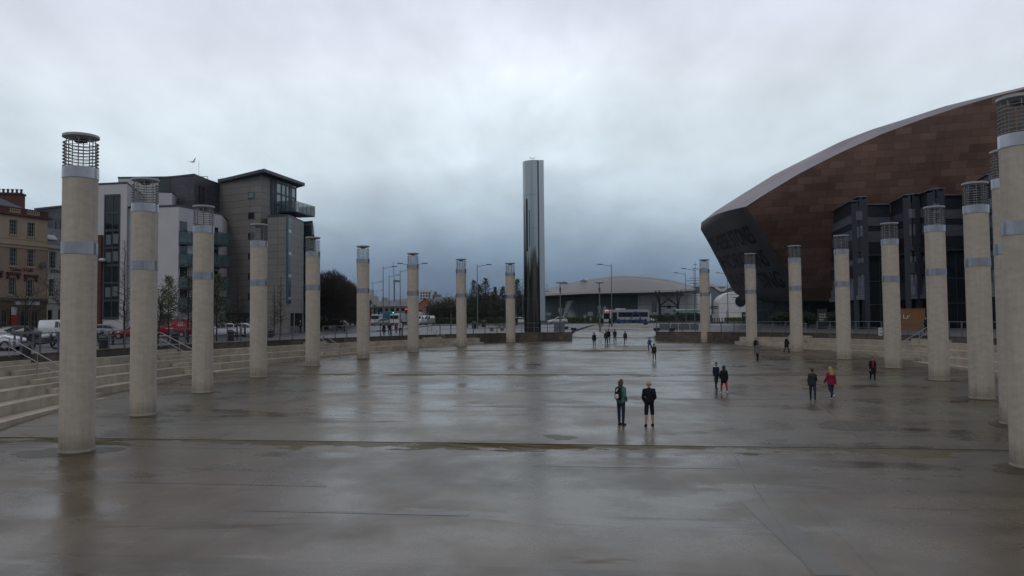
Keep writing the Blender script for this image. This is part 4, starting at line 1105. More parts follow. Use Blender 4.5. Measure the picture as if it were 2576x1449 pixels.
for px, py in ((1420, 709), (1468, 704)): p = atY(px, py+6, 195); MB().lathe([(.9, 0), (.9, .5), (.3, .9), (.02, .95)], 10, p).build('roof_vent', K['zinc'], rf)
wH = Wall(xyat(1350, 190), xyat(1605, 190), .4, 8.6); mb = MB(); wH.box(mb, 0, wH.len, .3, 8.55, -1, 0); mb.build('dark_wall', K['darkwall'], hl)
mb = MB()
for k in range(12): wH.box(mb, wH.len*k/12, wH.len*k/12+.06, .5, 8.4, .003, .06)
mb.build('cladding_joint', K['dframe'], hl)
wI = Wall(xyat(1605.5, 190), xyat(1790, 190), .4, 9); z_ = atY(1620, 735, 190).z; mb = MB(); wI.box(mb, 0, wI.len, .3, z_-.5, -1, 0); mb.build('pale_wall', K['hallwall'], hl)
# braced portal
def bar3(mb, a, b, r=.16): mb.tube(a, b, r, n=6)
mb = MB(); Yp = 178
pt = lambda x, y: atY(x, y, Yp)
for xa, xb in ((1660, 1660), (1705, 1707)):
    bar3(mb, pt(xa, 798), pt(xa, 770), .32)
bar3(mb, pt(1660, 772), pt(1649, 731)); bar3(mb, pt(1660, 772), pt(1658, 731)); bar3(mb, pt(1705, 772), pt(1704, 731)); bar3(mb, pt(1706, 772), pt(1713, 731))
bar3(mb, pt(1660, 768), pt(1703, 733), .12); bar3(mb, pt(1704, 768), pt(1657, 733), .12); bar3(mb, pt(1660, 770), pt(1682, 754), .12); bar3(mb, pt(1706, 770), pt(1682, 754), .12)
bar3(mb, pt(1660, 771), pt(1706, 771), .14); p = pt(1683, 772); mb.box(p, (.9, .5, .7)); mb.build('steel_portal', K['black'], hl)
# pale building further right with the wavy roof edge and the round window
wv = thing('wavy_roof_building', 'pale grey building with a white wavy roof edge right of the hall', 'building', (*xyat(1800, 196), .5))
wJ = Wall(xyat(1745, 196), xyat(1905, 196), .4, 12)
zt = atY(1780, 717, 196).z
mb = MB(); wJ.box(mb, 0, wJ.len, .3, zt-.4, -8, 0); mb.build('wall', mat('blue grey cladding', (.15, .17, .19), .5, var=.1), wv)
zq = atY(1800, 757, 196).z; mb = MB(); wJ.box(mb, 0, wJ.len, .35, zq, .003, .15); mb.build('pale_base', K['hallwall'], wv)
mb = MB(); tb = [(1745, 716), (1786, 716), (1796, 718), (1804, 725), (1813, 730), (1822, 729), (1832, 722), (1842, 718), (1905, 717)]
for a, b in zip(tb[:-1], tb[1:]):
    p, q = atY(*a, 195.6), atY(*b, 195.6); mb.hexa([p+V(0, 0, -.4), q+V(0, 0, -.4), q+V(0, .5, -.4), p+V(0, .5, -.4), p+V(0, 0, .35), q+V(0, 0, .35), q+V(0, .5, .35), p+V(0, .5, .35)])
mb.build('roof_edge', K['whitep'], wv)
r = wJ.rect(1789, 757, 1808, 790); mb = MB(); wJ.box(mb, r[0], r[1], r[2], r[3], .153, .2); mb.build('dark_door', K['darkwall'], wv)
ph = thing('porthole_house', 'white curved gable wall with one large round dark window', 'building', (*xyat(1862, 186), .5))
pc = atY(1862.6, 759, 186); mb = MB(); n_ = 20; fr = []
for k in range(n_+1): t_ = PI*k/n_; fr.append(pc+V(-5.3*math.cos(t_), 0, 2.8*math.sin(t_)-.2))
base_ = [V(fr[0].x, fr[0].y, .4)]+fr+[V(pc.x+5.3, pc.y, .4)]
nb_ = len(base_); mb.add(base_+[p+V(0, 5, 0) for p in base_], [tuple(range(nb_)), tuple(range(2*nb_-1, nb_-1, -1))]+[(i, (i+1) % nb_, nb_+(i+1) % nb_, nb_+i) for i in range(nb_)])
fix(mb.build('wall', K['hallwall'], ph))
mb = MB(); mb.tube(pc+V(0, -.12, .1), pc+V(0, -.02, .1), 1.32, n=28); mb.build('round_window', K['glass'], ph)
mb = MB(); mb.box(atY(1908, 764, 185), (3.2, 3, 3.6)); mb.build('side_wing', K['white'], ph)
# small pale pavilion glimpsed under the overhang
pv = thing('pavilion', 'small pale green glazed pavilion glimpsed under the dark overhang', 'building', (*xyat(1962, 165), .5))
wP = Wall(xyat(1942, 165), xyat(2010, 165), .4, 5); zt = atY(1970, 757, 165).z; mb = MB(); wP.box(mb, 0, wP.len, .3, zt, -3, 0); mb.build('wall', mat('pale green wall', (.20, .25, .23), .6, var=.5, scale=.8), pv)
mb = MB()
for k in range(8): wP.box(mb, wP.len*k/8, wP.len*k/8+.12, .3, zt-.3, .003, .08)
mb.build('frame', K['dframe'], pv)

# ================================================================ steel water tower
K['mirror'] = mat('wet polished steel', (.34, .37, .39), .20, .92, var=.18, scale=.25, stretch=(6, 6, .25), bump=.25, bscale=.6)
def tower_steel():  # dark and tan reflection mottling painted into the lower shell's base colour
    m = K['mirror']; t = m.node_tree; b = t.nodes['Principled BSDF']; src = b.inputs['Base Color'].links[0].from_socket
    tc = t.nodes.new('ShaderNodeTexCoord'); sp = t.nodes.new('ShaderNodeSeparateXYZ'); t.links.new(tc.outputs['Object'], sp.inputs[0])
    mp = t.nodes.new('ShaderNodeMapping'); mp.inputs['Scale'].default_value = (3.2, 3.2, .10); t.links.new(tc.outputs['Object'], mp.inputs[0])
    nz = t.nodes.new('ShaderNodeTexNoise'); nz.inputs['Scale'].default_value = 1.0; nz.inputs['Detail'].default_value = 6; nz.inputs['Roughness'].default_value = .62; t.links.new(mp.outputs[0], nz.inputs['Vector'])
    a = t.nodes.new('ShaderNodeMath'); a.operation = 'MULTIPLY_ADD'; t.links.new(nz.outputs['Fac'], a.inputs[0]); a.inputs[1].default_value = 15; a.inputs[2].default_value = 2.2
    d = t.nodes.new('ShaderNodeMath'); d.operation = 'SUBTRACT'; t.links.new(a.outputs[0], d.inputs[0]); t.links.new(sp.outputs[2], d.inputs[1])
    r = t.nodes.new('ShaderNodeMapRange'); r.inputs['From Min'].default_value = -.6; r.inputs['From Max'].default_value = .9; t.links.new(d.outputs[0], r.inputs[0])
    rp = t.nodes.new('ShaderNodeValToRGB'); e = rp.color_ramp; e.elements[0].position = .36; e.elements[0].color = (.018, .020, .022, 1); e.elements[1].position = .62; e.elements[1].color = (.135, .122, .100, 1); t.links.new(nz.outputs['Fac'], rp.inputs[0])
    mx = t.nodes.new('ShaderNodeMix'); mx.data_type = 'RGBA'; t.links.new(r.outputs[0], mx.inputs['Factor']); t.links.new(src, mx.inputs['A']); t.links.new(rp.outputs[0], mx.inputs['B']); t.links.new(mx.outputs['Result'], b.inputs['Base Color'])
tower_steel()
K['mirror2'] = mat('matt polished steel edge', (.48, .51, .55), .28, .9, var=.06, scale=.4)
K['wetcon'] = mat('water stained steel core', (.16, .135, .105), .28, .55, var=.7, scale=.30, stretch=(7, 7, .18), bump=.6, bscale=.5)
TB = atZ(1345, 836, 0.0); TY = 95.5; tcx = atY(1343, 800, TY)
wt_ = thing('water_tower', 'tall slim polished steel water tower standing beyond the basin wall', 'tower', (tcx.x, TY, 0))
sc_ = TY/F
def tower_outline():
    # plan: rounded west side, flat front turning to a narrow flat east fin
    o = []
    for k in range(25):
        t_ = PI*.5+PI*1.28*k/24; o.append((-.14+1.10*math.cos(t_), 1.0*math.sin(t_)))
    o += [(.86, -.42), (.98, -.30)]
    return o
ol = tower_outline(); Ht = atY(1350, 405, TY).z
mb = MB(); poly = ol[:-1]+[(.86, .8)]
n_ = len(poly); zs_ = [0.25, 5, 9.6, 14.5, Ht]
bot_ = [(p[0], p[1], .0) for p in poly]; top2 = [(p[0], p[1], Ht-(.12*(.9-p[0])/1.8)) for p in poly]
fs = [(i, (i+1) % n_, n_+(i+1) % n_, n_+i) for i in range(n_)]+[tuple(range(n_, 2*n_))]
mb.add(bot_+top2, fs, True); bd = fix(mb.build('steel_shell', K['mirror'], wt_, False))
for p in bd.data.polygons:
    if len(p.vertices) > 4: p.use_smooth = False
bm = bmesh.new(); bm.from_mesh(bd.data)
for e_ in bm.edges:
    if len(e_.link_faces) == 2 and e_.link_faces[0].normal.angle(e_.link_faces[1].normal, 0) > .5: e_.smooth = False
bm.to_mesh(bd.data); bm.free()
mb = MB(); mb.box((1.12, -.35, Ht/2+.7), (.62, .9, Ht-1.5), R(-6)); mb.build('edge_fin', K['mirror2'], wt_, False)
mb = MB()
for z in (4.2, 8.6, 13.0, 17.2): mb.lathe([(.0, 0)], 3) if False else mb.prism([(p[0]*1.006, p[1]*1.006) for p in poly], z, z+.03)
mb.build('joint', K['dframe'], wt_, False)
mb = MB(); mb.box((-.80, -.66, Ht*.62), (.18, .5, 6.6)); mb.box((-.48, -.86, Ht*.60), (.07, .3, 4.6)); mb.build('slot', K['black'], wt_, False)
mb = MB(); mb.tube((.0, -.3, Ht-.2), (.0, -.3, Ht+.28), .02); mb.tube((-.25, -.3, Ht+.28), (.25, -.3, Ht+.28), .02)
for x in (-.25, .25): mb.sphere((x, -.3, Ht+.36), .06, 8, 5)
mb.build('instrument_mast', K['grey'], wt_, False)
# ================================================================ trees
def make_tree(name, label, x, y, h, kind, seed, spread=1.0, leaf=None, leafn=0, z=None, group=None, cat='tree', lean=0.0, tw=None, leafs=.075):
    rnd = random.Random(seed); z = zg(y) if z is None else z
    t = thing(name, label, cat, (x, y, z), 0, group)
    trunk, crown, lf = MB(), MB(), MB()
    ends = []
    def branch(mb, p, d, L_, r, depth, n=5):
        segs = 3 if depth > 0 else 2; q = p
        for k in range(segs):
            d2 = (d+V(rnd.uniform(-.16, .16), rnd.uniform(-.16, .16), rnd.uniform(-.04, .14))).normalized()
            q2 = q+d2*(L_/segs); mb.tube(q, q2, r*(1-k/segs*.6), r*(1-(k+1)/segs*.6), n, False); q, d = q2, d2
            ends.append((q.copy(), depth))
            if depth > 0:
                for _ in range(2):
                    a = rnd.uniform(0, 2*PI); side = V(math.cos(a), math.sin(a), rnd.uniform(-.1, .5)); nd = (d*.75+side*.75).normalized()
                    branch(crown, q, nd, L_*rnd.uniform(.38, .6), r*.42, depth-1, 4 if depth > 1 else 3)
    if kind == 'spire':                           # larch like: one leader, many short side limbs
        q = V(0, 0, 0); n = 14; top = V(lean, 0, h)
        for k in range(n):
            q2 = V(lean*(k+1)/n+rnd.uniform(-.04, .04), rnd.uniform(-.04, .04), h*(k+1)/n); r0 = .078*(h/8)*(1-k/n)+.012; trunk.tube(q, q2, r0, .078*(h/8)*(1-(k+1)/n)+.012, 7, False); q = q2
        z_ = h*.20
        while z_ < h*.985:
            f = (z_/h); L_ = spread*h*.17*(1-f*.88)*rnd.uniform(.75, 1.15); a = rnd.uniform(0, 2*PI)
            branch(crown, V(lean*f, 0, z_), V(math.cos(a), math.sin(a), .30), L_, .020*(1-f*.6), 1, 4); z_ += h*.0058
    elif kind == 'round':                         # young street tree with rising limbs
        trunk.tube((0, 0, 0), (lean*.35, 0, h*.35), .10*h/7, .07*h/7, 8, False)
        trunk.tube((lean*.35, 0, h*.35), (lean*.6, 0, h*.62), .07*h/7, .04*h/7, 7, False)
        for k in range(15):
            f = rnd.uniform(.28, .66); a = 2*PI*k/15*2.4+rnd.uniform(-.4, .4); up_ = rnd.uniform(.5, 1.3)
            branch(crown, V(lean*f*.95, 0, h*f), V(math.cos(a), math.sin(a), up_).normalized(), h*rnd.uniform(.24, .36)*spread*(1.25-f*.5), .035*h/7, 2, 5)
    else:                                         # dense thicket crown
        for k in range(3):
            a = rnd.uniform(0, 6.28); b = V(math.cos(a)*h*.12, math.sin(a)*h*.12, h*.45); trunk.tube((0, 0, 0), b, .03*h, .015*h, 6, False)
            for _ in range(9):
                a = rnd.uniform(0, 6.28); branch(crown, b*rnd.uniform(.6, 1.0), V(math.cos(a), math.sin(a), rnd.uniform(.2, 1.4)).normalized(), h*rnd.uniform(.3, .5)*spread, .012*h, 2, 4)
        nt_ = tw or 1500
        for _ in range(nt_):                      # twig fans filling the crown unevenly
            while True:
                p = V(rnd.uniform(-1, 1), rnd.uniform(-1, 1), rnd.uniform(-1, 1))
                if .25 < p.length < 1+.12*math.sin(5*p.x+seed)*math.cos(4*p.z+seed*2): break
            c = V(p.x*h*.42*spread, p.y*h*.42*spread, h*.54+p.z*h*.47); d = (V(p.x, p.y, p.z*.8+.5)+V(rnd.uniform(-.5, .5), rnd.uniform(-.5, .5), rnd.uniform(-.3, .3))).normalized()
            e = c+d*h*rnd.uniform(.05, .12); s_ = d.orthogonal().normalized()*h*.004*(1 if not leaf else 1)
            crown.add([c-s_, c+s_, e], [(0, 1, 2)]); s2 = d.cross(s_).normalized()*h*.03; crown.add([c+(e-c)*.3, c+(e-c)*.3+s2*.25, e+s2], [(0, 1, 2)])
            if leaf: ends.append((c, 0))
    if leaf and leafn:
        for _ in range(leafn):
            p, dp = rnd.choice(ends); c = p+V(rnd.gauss(0, .10), rnd.gauss(0, .10), rnd.gauss(0, .08))*(h/7)
            a = V(rnd.uniform(-1, 1), rnd.uniform(-1, 1), rnd.uniform(-1, 1)).normalized()*leafs*rnd.uniform(.6, 1.3); b = a.orthogonal().normalized()*leafs*.6
            lf.add([c-a, c+b, c+a, c-b], [(0, 1, 2, 3)])
    trunk.build('trunk', K['bark'], t, False); cr = crown.build('crown', K['btwig'] if name == 'brown_tree' else K['twig'] if kind != 'spire' else K['bark'], t, False)
    if lf.v: lf.build('leaves', leaf, cr, False)
    return t
def T(px, pyb, pyt, kind, label, seed, spread=1, leaf=None, leafn=0, lean=0, **k):
    p = onup(px, pyb); top = atY(px, pyt, p.y); return make_tree(k.pop('name', 'street_tree'), label, p.x, p.y, top.z-p.z, kind, seed, spread, leaf, leafn, lean=lean, z=p.z, **k)
GT = 'street trees behind the left railing'
T(312, 867, 603, 'spire', 'bare narrow spire shaped tree between the first and second left columns', 1, .85, group=GT)
T(62, 866, 690, 'round', 'small bare tree in front of the restaurant shopfront', 2, .85, group=GT)
T(176, 868, 668, 'round', 'bare spreading tree mostly hidden behind the nearest column', 3, 1.15, K['leaf'], 500, group=GT)
T(396, 866, 690, 'round', 'leaning tree with a dark trunk just right of the second column', 4, .95, K['leaf'], 420, lean=.5, group=GT)
T(423, 858, 694, 'spire', 'thin greenish tree in front of the red van', 5, 1.5, K['leaf'], 1100, group=GT)
T(473, 862, 662, 'spire', 'dark bare tree just left of the third column', 6, 1.7, K['leaf'], 250, group=GT)
T(545, 858, 690, 'spire', 'green leafed young tree just right of the third column', 7, 1.5, K['leaf'], 2200, group=GT)
T(597, 855, 692, 'spire', 'dark bare tree in front of the tan tower block, left of the fourth column', 8, 1.0, group=GT)
T(690, 848, 720, 'spire', 'small faint bare tree just right of the fourth column', 9, .8, group=GT)
T(706, 846, 694, 'spire', 'slim bare tree before the tan stone bay', 10, .9, group=GT)
# plaza trees beyond, left of the steel tower
GP = 'thin trees beyond the far railing'
for k, (px, pt_, s_, lb) in enumerate(((1193, 706, 1.3, 'leftmost thin tree beyond the far railing, beside the tall street lamp'), (1207, 716, 1.2, 'short thin tree just right of the tall street lamp'), (1221, 700, 1.6, 'tallest thin tree before the dark hedge'), (1246, 722, 1.0, 'small bare tree right of the dark hedge'),
                                       (1266, 722, 1.5, 'bushy young tree just left of the ninth left column'), (1302, 703, 1.6, 'young tree between the ninth left column and the steel tower'))):
    T(px, 818, pt_, 'spire', lb, 20+k, s_*1.1, K['dleaf'], 900, group=GP, leafs=.14)
T(1464, 806, 757, 'round', 'small bare tree in front of the dark hall wall', 31, .8, group=GP)
T(1598, 800, 768, 'round', 'bare bush like tree behind the bus roof', 32, 1.3, group=GP)
T(1885, 806, 768, 'round', 'reddish bare shrub before the porthole house', 33, 1.0, group=GP)
# brown leafless trees right of the tan tower
GB = 'brown leafless trees along the street'
for k, (px, Y, pt_, w_, lb) in enumerate(((822, 120, 686, 1.0, 'nearest and tallest brown leafless tree beside the tan tower block'), (846, 134, 697, 1.0, 'second brown leafless tree from the tan tower'), (864, 148, 712, 1.0, 'third brown leafless tree from the tan tower'),
                                          (880, 162, 726, 1.0, 'fourth brown leafless tree, left of the sixth column'), (893, 178, 741, 1.0, 'smallest and farthest brown leafless tree before the sixth column'))):
    p = atY(px, 800, Y); top = atY(px, pt_, Y); make_tree('brown_tree', lb, p.x, Y, top.z-zg(Y), 'dense', 40+k, .93, None, 0, z=zg(Y), group=GB, tw=5200)
# dark evergreen masses in the middle distance
GE = 'dark evergreen trees in the middle distance'
for k, (px, Y, pt_, sp_, lb) in enumerate(((1108, 200, 768, 1.6, 'low brownish bush before the warehouse wall, right of the seventh column'), (1130, 195, 762, 1.6, 'olive bush before the warehouse, left of the eighth column'), (1188, 185, 752, 1.3, 'dark evergreen just right of the eighth column'), (1212, 180, 745, 1.3, 'big dark evergreen behind the thin plaza trees'), (1236, 184, 752, 1.2, 'dark evergreen before the small white house'),
                                             (1262, 190, 764, 1.2, 'dark green bush just left of the ninth left column'), (1308, 190, 744, 1.3, 'dark green tree filling the gap left of the steel tower'), (1010, 190, 789, 1.0, 'round dark bush behind the walking group'), (905, 200, 768, 1.4, 'dark bush at the end of the brown trees'))):
    p = atY(px, 800, Y); top = atY(px, pt_, Y); make_tree('evergreen_tree', lb, p.x, Y, top.z-zg(Y), 'dense', 60+k, sp_, K['dleaf'], 6000, z=zg(Y), group=GE, tw=2600, leafs=.17)
for k, (px, pb, pt_, lb) in enumerate(((1960, 822, 786, 'dark potted bush below the copper wall, left of the fourth far right column'), (1978, 822, 783, 'larger dark bush below the copper wall'), (2034, 824, 785, 'dark bush just left of the black information totem'), (2098, 826, 787, 'round bush behind the fourth right column from the far end'))):
    p = onup(px, pb); top = atY(px, pt_, p.y); make_tree('shrub', lb, p.x, p.y, top.z, 'dense', 80+k, 1.0, K['dleaf'], 1500, z=0, group='dark bushes below the copper building', tw=500, cat='shrub', leafs=.10)

# hedges (one mass of leaves each, nobody could count)
def hedge(label, x0, x1, y, z0, h, dpt, n, seed, m):
    rnd = random.Random(seed); mb = MB(); mb.box(((x0+x1)/2, y, z0+h*.45), (x1-x0, dpt*.8, h*.85))
    for _ in range(n):
        c = V(rnd.uniform(x0, x1), y+rnd.uniform(-.5, .5)*dpt, z0+rnd.uniform(.1, 1.08)*h); a = V(rnd.uniform(-1, 1), rnd.uniform(-1, 1), rnd.uniform(-1, 1)).normalized()*.22; b = a.orthogonal().normalized()*.16
        mb.add([c-a, c+b, c+a, c-b], [(0, 1, 2, 3)])
    return tag(mb.build('hedge', m), label, 'hedge', kind='stuff')
K['hedge'] = mat('hedge green', (.045, .070, .022), .8, var=.4, scale=.6)
a, b = atY(1625, 800, 180), atY(1790, 800, 180); hedge('wide green planted bank behind the bus and shelter', a.x, b.x, 181, .4, 1.7, 3.5, 5000, 1, K['hedge'])
a, b = atY(1420, 800, 181), atY(1512, 800, 181); hedge('low green hedge along the road before the dark hall', a.x, b.x, 182, .4, 1.3, 2, 2500, 2, K['hedge'])
a, b = atY(1085, 800, 170), atY(1300, 800, 170); hedge('long dark hedge before the warehouse', a.x, b.x, 178, .4, 1.5, 2, 4500, 3, K['dleaf'])
a, b = atY(1830, 800, 176), atY(1900, 800, 176); hedge('yellow green planting before the porthole house', a.x, b.x, 178, .4, 1.0, 2, 1200, 4, mat('yellow green planting', (.12, .14, .03), .8))

# ================================================================ far background
def hills():
    mb = MB(); rnd = random.Random(5); n = 90; rows = [(3300, 0.0), (3900, .62), (4600, 1.0), (5600, .45)]
    for (Y, f) in rows:
        for i in range(n+1):
            px = -900+ i*50; t = i/n
            prof = 760+ 8*math.sin(px*.0045+1)+5*math.sin(px*.013+2)+2*math.sin(px*.04)
            if 930 < px < 1180: prof -= 8*math.sin(PI*(px-930)/250)
            z = max(0, atY(px, prof, 4600).z)*f; p = atY(px, 800, Y); mb.v.append((p.x, Y, z-2))
    for r_ in range(3):
        for i in range(n): mb.f.append((r_*(n+1)+i, r_*(n+1)+i+1, (r_+1)*(n+1)+i+1, (r_+1)*(n+1)+i)); mb.m.append(0); mb.sm.append(True)
    return tag(mb.build('hills', mat('wooded hillside', (.045, .055, .040), .95, var=.4, scale=.004)), kind='structure')
hills()
K['tile'] = mat('grey roof tiles', (.13, .125, .13), .6, var=.15); K['far'] = mat('far beige wall', (.22, .19, .16), .8, var=.1)
K['warm'] = mat('orange brick gable', (.30, .12, .075), .85); K['steelblue'] = mat('blue grey sheet', (.10, .125, .15), .6)
def gable_house(name, label, px0, px1, Y, eave, ridge, m, roofm, depth=8, win=0, gable=False, cat='house', group=None):
    A, B = Vector(xyat(px0, Y)), Vector(xyat(px1, Y)); wl = Wall(A, B, .3, atY((px0+px1)/2, eave, Y).z); zr = atY((px0+px1)/2, ridge, Y).z
    t = thing(name, label, cat, ((A.x+B.x)/2, Y, .4), 0, group)
    mb = MB(); wl.box(mb, 0, wl.len, .2, wl.z1, -depth, 0); 
    if gable: mb.add([wl.P(0, wl.z1, 0), wl.P(wl.len, wl.z1, 0), wl.P(wl.len/2, zr-.2, 0)], [(0, 1, 2)])
    mb.build('wall', m, t)
    if gable: P = [wl.P(-.4, wl.z1-.3, .3), wl.P(wl.len/2, zr, .3), wl.P(wl.len+.4, wl.z1-.3, .3)]; Q = [p+V(0, depth, 0) for p in P]; MB().add(P+Q, [(0, 1, 4, 3), (1, 2, 5, 4)]).build('roof', roofm, t)
    else:
        a, b, c, d = wl.P(-.3, wl.z1-.1, .4), wl.P(wl.len+.3, wl.z1-.1, .4), wl.P(wl.len, zr, -depth/2), wl.P(0, zr, -depth/2); e, f = wl.P(wl.len, wl.z1, -depth), wl.P(0, wl.z1, -depth)
        MB().add([a, b, c, d, e, f], [(0, 1, 2, 3), (3, 2, 4, 5), (1, 4, 2), (0, 3, 5)]).build('roof', roofm, t)
    for k in range(win):
        u = wl.len*(k+.5)/win; mb = MB(); wl.box(mb, u-.5, u+.5, wl.z1-2.0, wl.z1-.6, .003, .06); mb.build('window', K['glass'], t)
    return t
gable_house('terrace_house', 'long terrace with grey tiled roofs behind the traffic lights', 938, 1062, 240, 770, 758, K['far'], K['tile'], 10, 9)
gable_house('gable_house', 'orange brick gabled house right of the seventh column', 1044, 1097, 230, 775, 749.5, K['warm'], K['tile'], 14, 2, gable=True)
gable_house('brick_house', 'small red brick end house left of the terrace', 905, 938, 235, 772, 764, K['warm'], K['tile'], 8, 1)
gable_house('warehouse', 'long grey roofed warehouse behind the eighth column', 1086, 1240, 260, 768, 744, K['steelblue'], K['tile'], 26, 0, cat='warehouse')
gable_house('white_house', 'small white house with brown roof right of the dark evergreens', 1214, 1258, 215, 772, 742, K['white'], mat('brown tiles', (.10, .055, .045), .8), 9, 3)
gable_house('low_depot', 'low dark building glimpsed left of the steel tower', 1275, 1325, 225, 752, 744, K['steelblue'], K['tile'], 12, 0, cat='warehouse')
def tower_flats(label, px0, px1, Y, top, m, floors, cols, seed=0, name='tower_flats'):
    wl = Wall(xyat(px0, Y), xyat(px1, Y), .3, atY(px0, top, Y).z); t = thing(name, label, 'building', (*((wl.A+wl.B)/2), .4))
    mb = MB(); wl.box(mb, 0, wl.len, .2, wl.z1, -14, 0); wl.box(mb, wl.len*.3, wl.len*.6, wl.z1+.003, wl.z1+2.5, -8, -2); mb.build('wall', m, t)
    n = 0
    for i in range(floors):
        for j in range(cols):
            z = wl.z1-1.0-(i+1)*(wl.z1-2)/(floors+1); u = wl.len*(j+.5)/cols; mb = MB(); wl.box(mb, u-wl.len/cols*.28, u+wl.len/cols*.28, z, z+1.5, .02, .15); mb.build('window', K['glass'], t)
    return t
tower_flats('white high rise flats with dark windows on the skyline', 1056, 1084, 620, 729, K['white'], 9, 4)
tower_flats('grey office block on the skyline right of the white flats', 1084, 1108, 640, 741, K['steelblue'], 3, 3, name='office_block')
tower_flats('low glass office block on the skyline between the street lamps', 946, 988, 420, 760, mat('pale green office', (.22, .27, .27), .4), 3, 7, name='office_block')
tower_flats('pale building on the skyline just left of the sixth column', 876, 899, 420, 741, K['far'], 3, 2, name='office_block')
tower_flats('dark framed building just right of the sixth column', 925, 937, 300, 744, K['frame'], 3, 1, name='office_block')
# crane on the skyline
t = thing('tower_crane', 'thin pale tower crane with raised jib on the skyline', 'crane', (*xyat(992, 700), .4))
a, b, c = atY(992, 760, 700), atY(992, 706, 700), atY(989, 657, 700)
mb = MB(); mb.tube(V(a.x, 700, 0), b, .9, .9, 4); mb.build('mast', K['grey'], t); mb = MB(); mb.tube(b, c, .45, .2, 4); mb.build('jib', K['grey'], t); mb = MB(); mb.box(b+V(2, 0, -.5), (6, 2, 2)); mb.build('counterweight', K['grey'], t)

# ================================================================ street lamps
def lamp(px, pyt, H, arms, label, base=False, px_base=None):
    y0 = 801-.0092*(px-1288); Y = (H+.3-1.75)*F/(y0-pyt); p = atY(px, 800, Y); z = zg(Y)
    t = thing('street_lamp', label, 'street lamp', (p.x, Y, z), 0, 'street lamps beyond the basin')
    mb = MB(); mb.tube((0, 0, 0), (0, 0, 1.6), .11, .10, 8); mb.tube((0, 0, 1.6), (0, 0, H), .085, .05, 8); mb.build('pole', K['grey'] if not base else K['whitep'], t, False)
    for s_ in arms:
        if s_ == 'T':
            MB().lathe([(.05, 0), (.55, .05), (.55, .12), (.1, .2)], 14, (0, 0, H)).build('lantern', K['lamp'], t, False); MB().box((0, 0, H-.8), (.22, .22, .5)).build('bracket', K['lamp'], t, False)
        else:
            L_ = 1.5; mb = MB(); mb.tube((0, 0, H-.35), (s_*L_, 0, H-.08), .04, .035, 6); arm = mb.build('arm', K['grey'], t, False)
            MB().box((s_*(L_+.35), 0, H-.03), (.85, .28, .12), 0).build('lamp_head', K['lamp'], arm, False)
    return t
for a in ((964, 671, 10, (1,), 'street lamp with a white base, second from left beyond the railing'), (1007, 681, 10, (1,), 'street lamp just left of the seventh column, arm to the right'), (979, 694, 10, (1,), 'street lamp with long arm between the white based one and its right neighbour'),
          (938, 711, 10, (1, -1), 'street lamp with two arms just right of the sixth column'), (946, 732, 10, (1,), 'short looking distant street lamp right of the two armed one'), (1038, 660, 10, (1, -1), 'tall double headed street lamp behind the seventh column'),
          (1201.5, 665, 10, (1,), 'tall street lamp among the thin plaza trees'), (1299, 704, 10, (1,), 'street lamp left of the steel tower'), (1315, 709, 10, (1,), 'street lamp touching the left edge of the steel tower'), (1067, 742, 10, (1,), 'distant street lamp before the white high rise'),
          (1539.6, 664.6, 10, (-1,), 'tallest street lamp before the lens roofed hall'), (1726, 688, 10, (-1,), 'street lamp before the right tip of the lens roof'), (1748, 677.6, 10, (-1, 1), 'two armed street lamp just left of the last right column'), (1831.6, 688, 10, (-1,), 'street lamp under the tip of the dark nose'),
          (1410, 707, 6, ('T',), 'short flat topped lantern post right of the steel tower'), (1509, 707, 6, ('T',), 'short flat topped lantern post near the fountain'), (1377, 716, 10, (-1,), 'thin street lamp just right of the steel tower')):
    lamp(*a)
p = atY(1750, 720, 190); t = thing('antenna_mast', 'thin antenna mast with crossbars above the hall roof', 'antenna', (p.x, 190, .5))
zt = atY(1750, 658, 190).z; mb = MB(); mb.tube((0, 0, 0), (0, 0, zt-.5), .09, .04, 6); mb.build('mast', K['dframe'], t, False); mb = MB()
for f, w_ in ((.70, 3.2), (.66, 4.4), (.62, 3.4), (.86, 1.6), (.92, 1.0)): mb.tube((-w_/2, 0, zt*f), (w_/2, 0, zt*f), .06, n=5)
mb.build('crossbar', K['dframe'], t, False)

# ================================================================ traffic lights
def signal(px, pyt, pyb, label, lit=None, H=3.4, z=None):
    Y = (H+.5-1.75)*F/(801-.0092*(px-1288)-pyt); p = atY(px, 800, Y); t = thing('traffic_light', label, 'traffic light', (p.x, Y, zg(Y)), 0, 'traffic lights along the far road')
    MB().tube((0, 0, 0), (0, 0, H-.2), .07, n=7).build('pole', K['grey'], t, False); hd = MB().box((0, -.02, H-.5), (.34, .26, 1.1)).build('signal_head', K['black'], t, False)
    for k in range(3):
        c = lit if lit is not None and lit[0] == k else None
        MB().tube((0, -.20, H-.15-.34*k), (0, -.16, H-.15-.34*k), .11, n=12).build('lens', c[1] if c else K['glass'], hd, False)
    return t
G_ = mat('green signal', (.05, .8, .35), .4, emit=2.5); R_ = mat('red signal', (.9, .03, .02), .4, emit=2.5); A_ = mat('amber display', (.9, .16, .04), .4, emit=.9)
for a in ((943, 775, 0, 'traffic light nearest the sixth column'), (953, 777, 0, 'smaller traffic light second from the sixth column'), (989.5, 775.6, 0, 'traffic light showing green above the walking group', (2, G_)), (1022, 776, 0, 'traffic light showing red just left of the seventh column', (0, R_)),
          (1075, 771, 0, 'traffic light before the orange brick gable'), (1135, 773, 0, 'traffic light before the olive bush'), (1812, 776, 0, 'traffic light just right of the last right column'), (1823, 776, 0, 'second traffic light right of the last right column'), (1846, 779, 0, 'traffic light left of the porthole house')): signal(a[0], a[1], a[2], a[3], a[4] if len(a) > 4 else None)

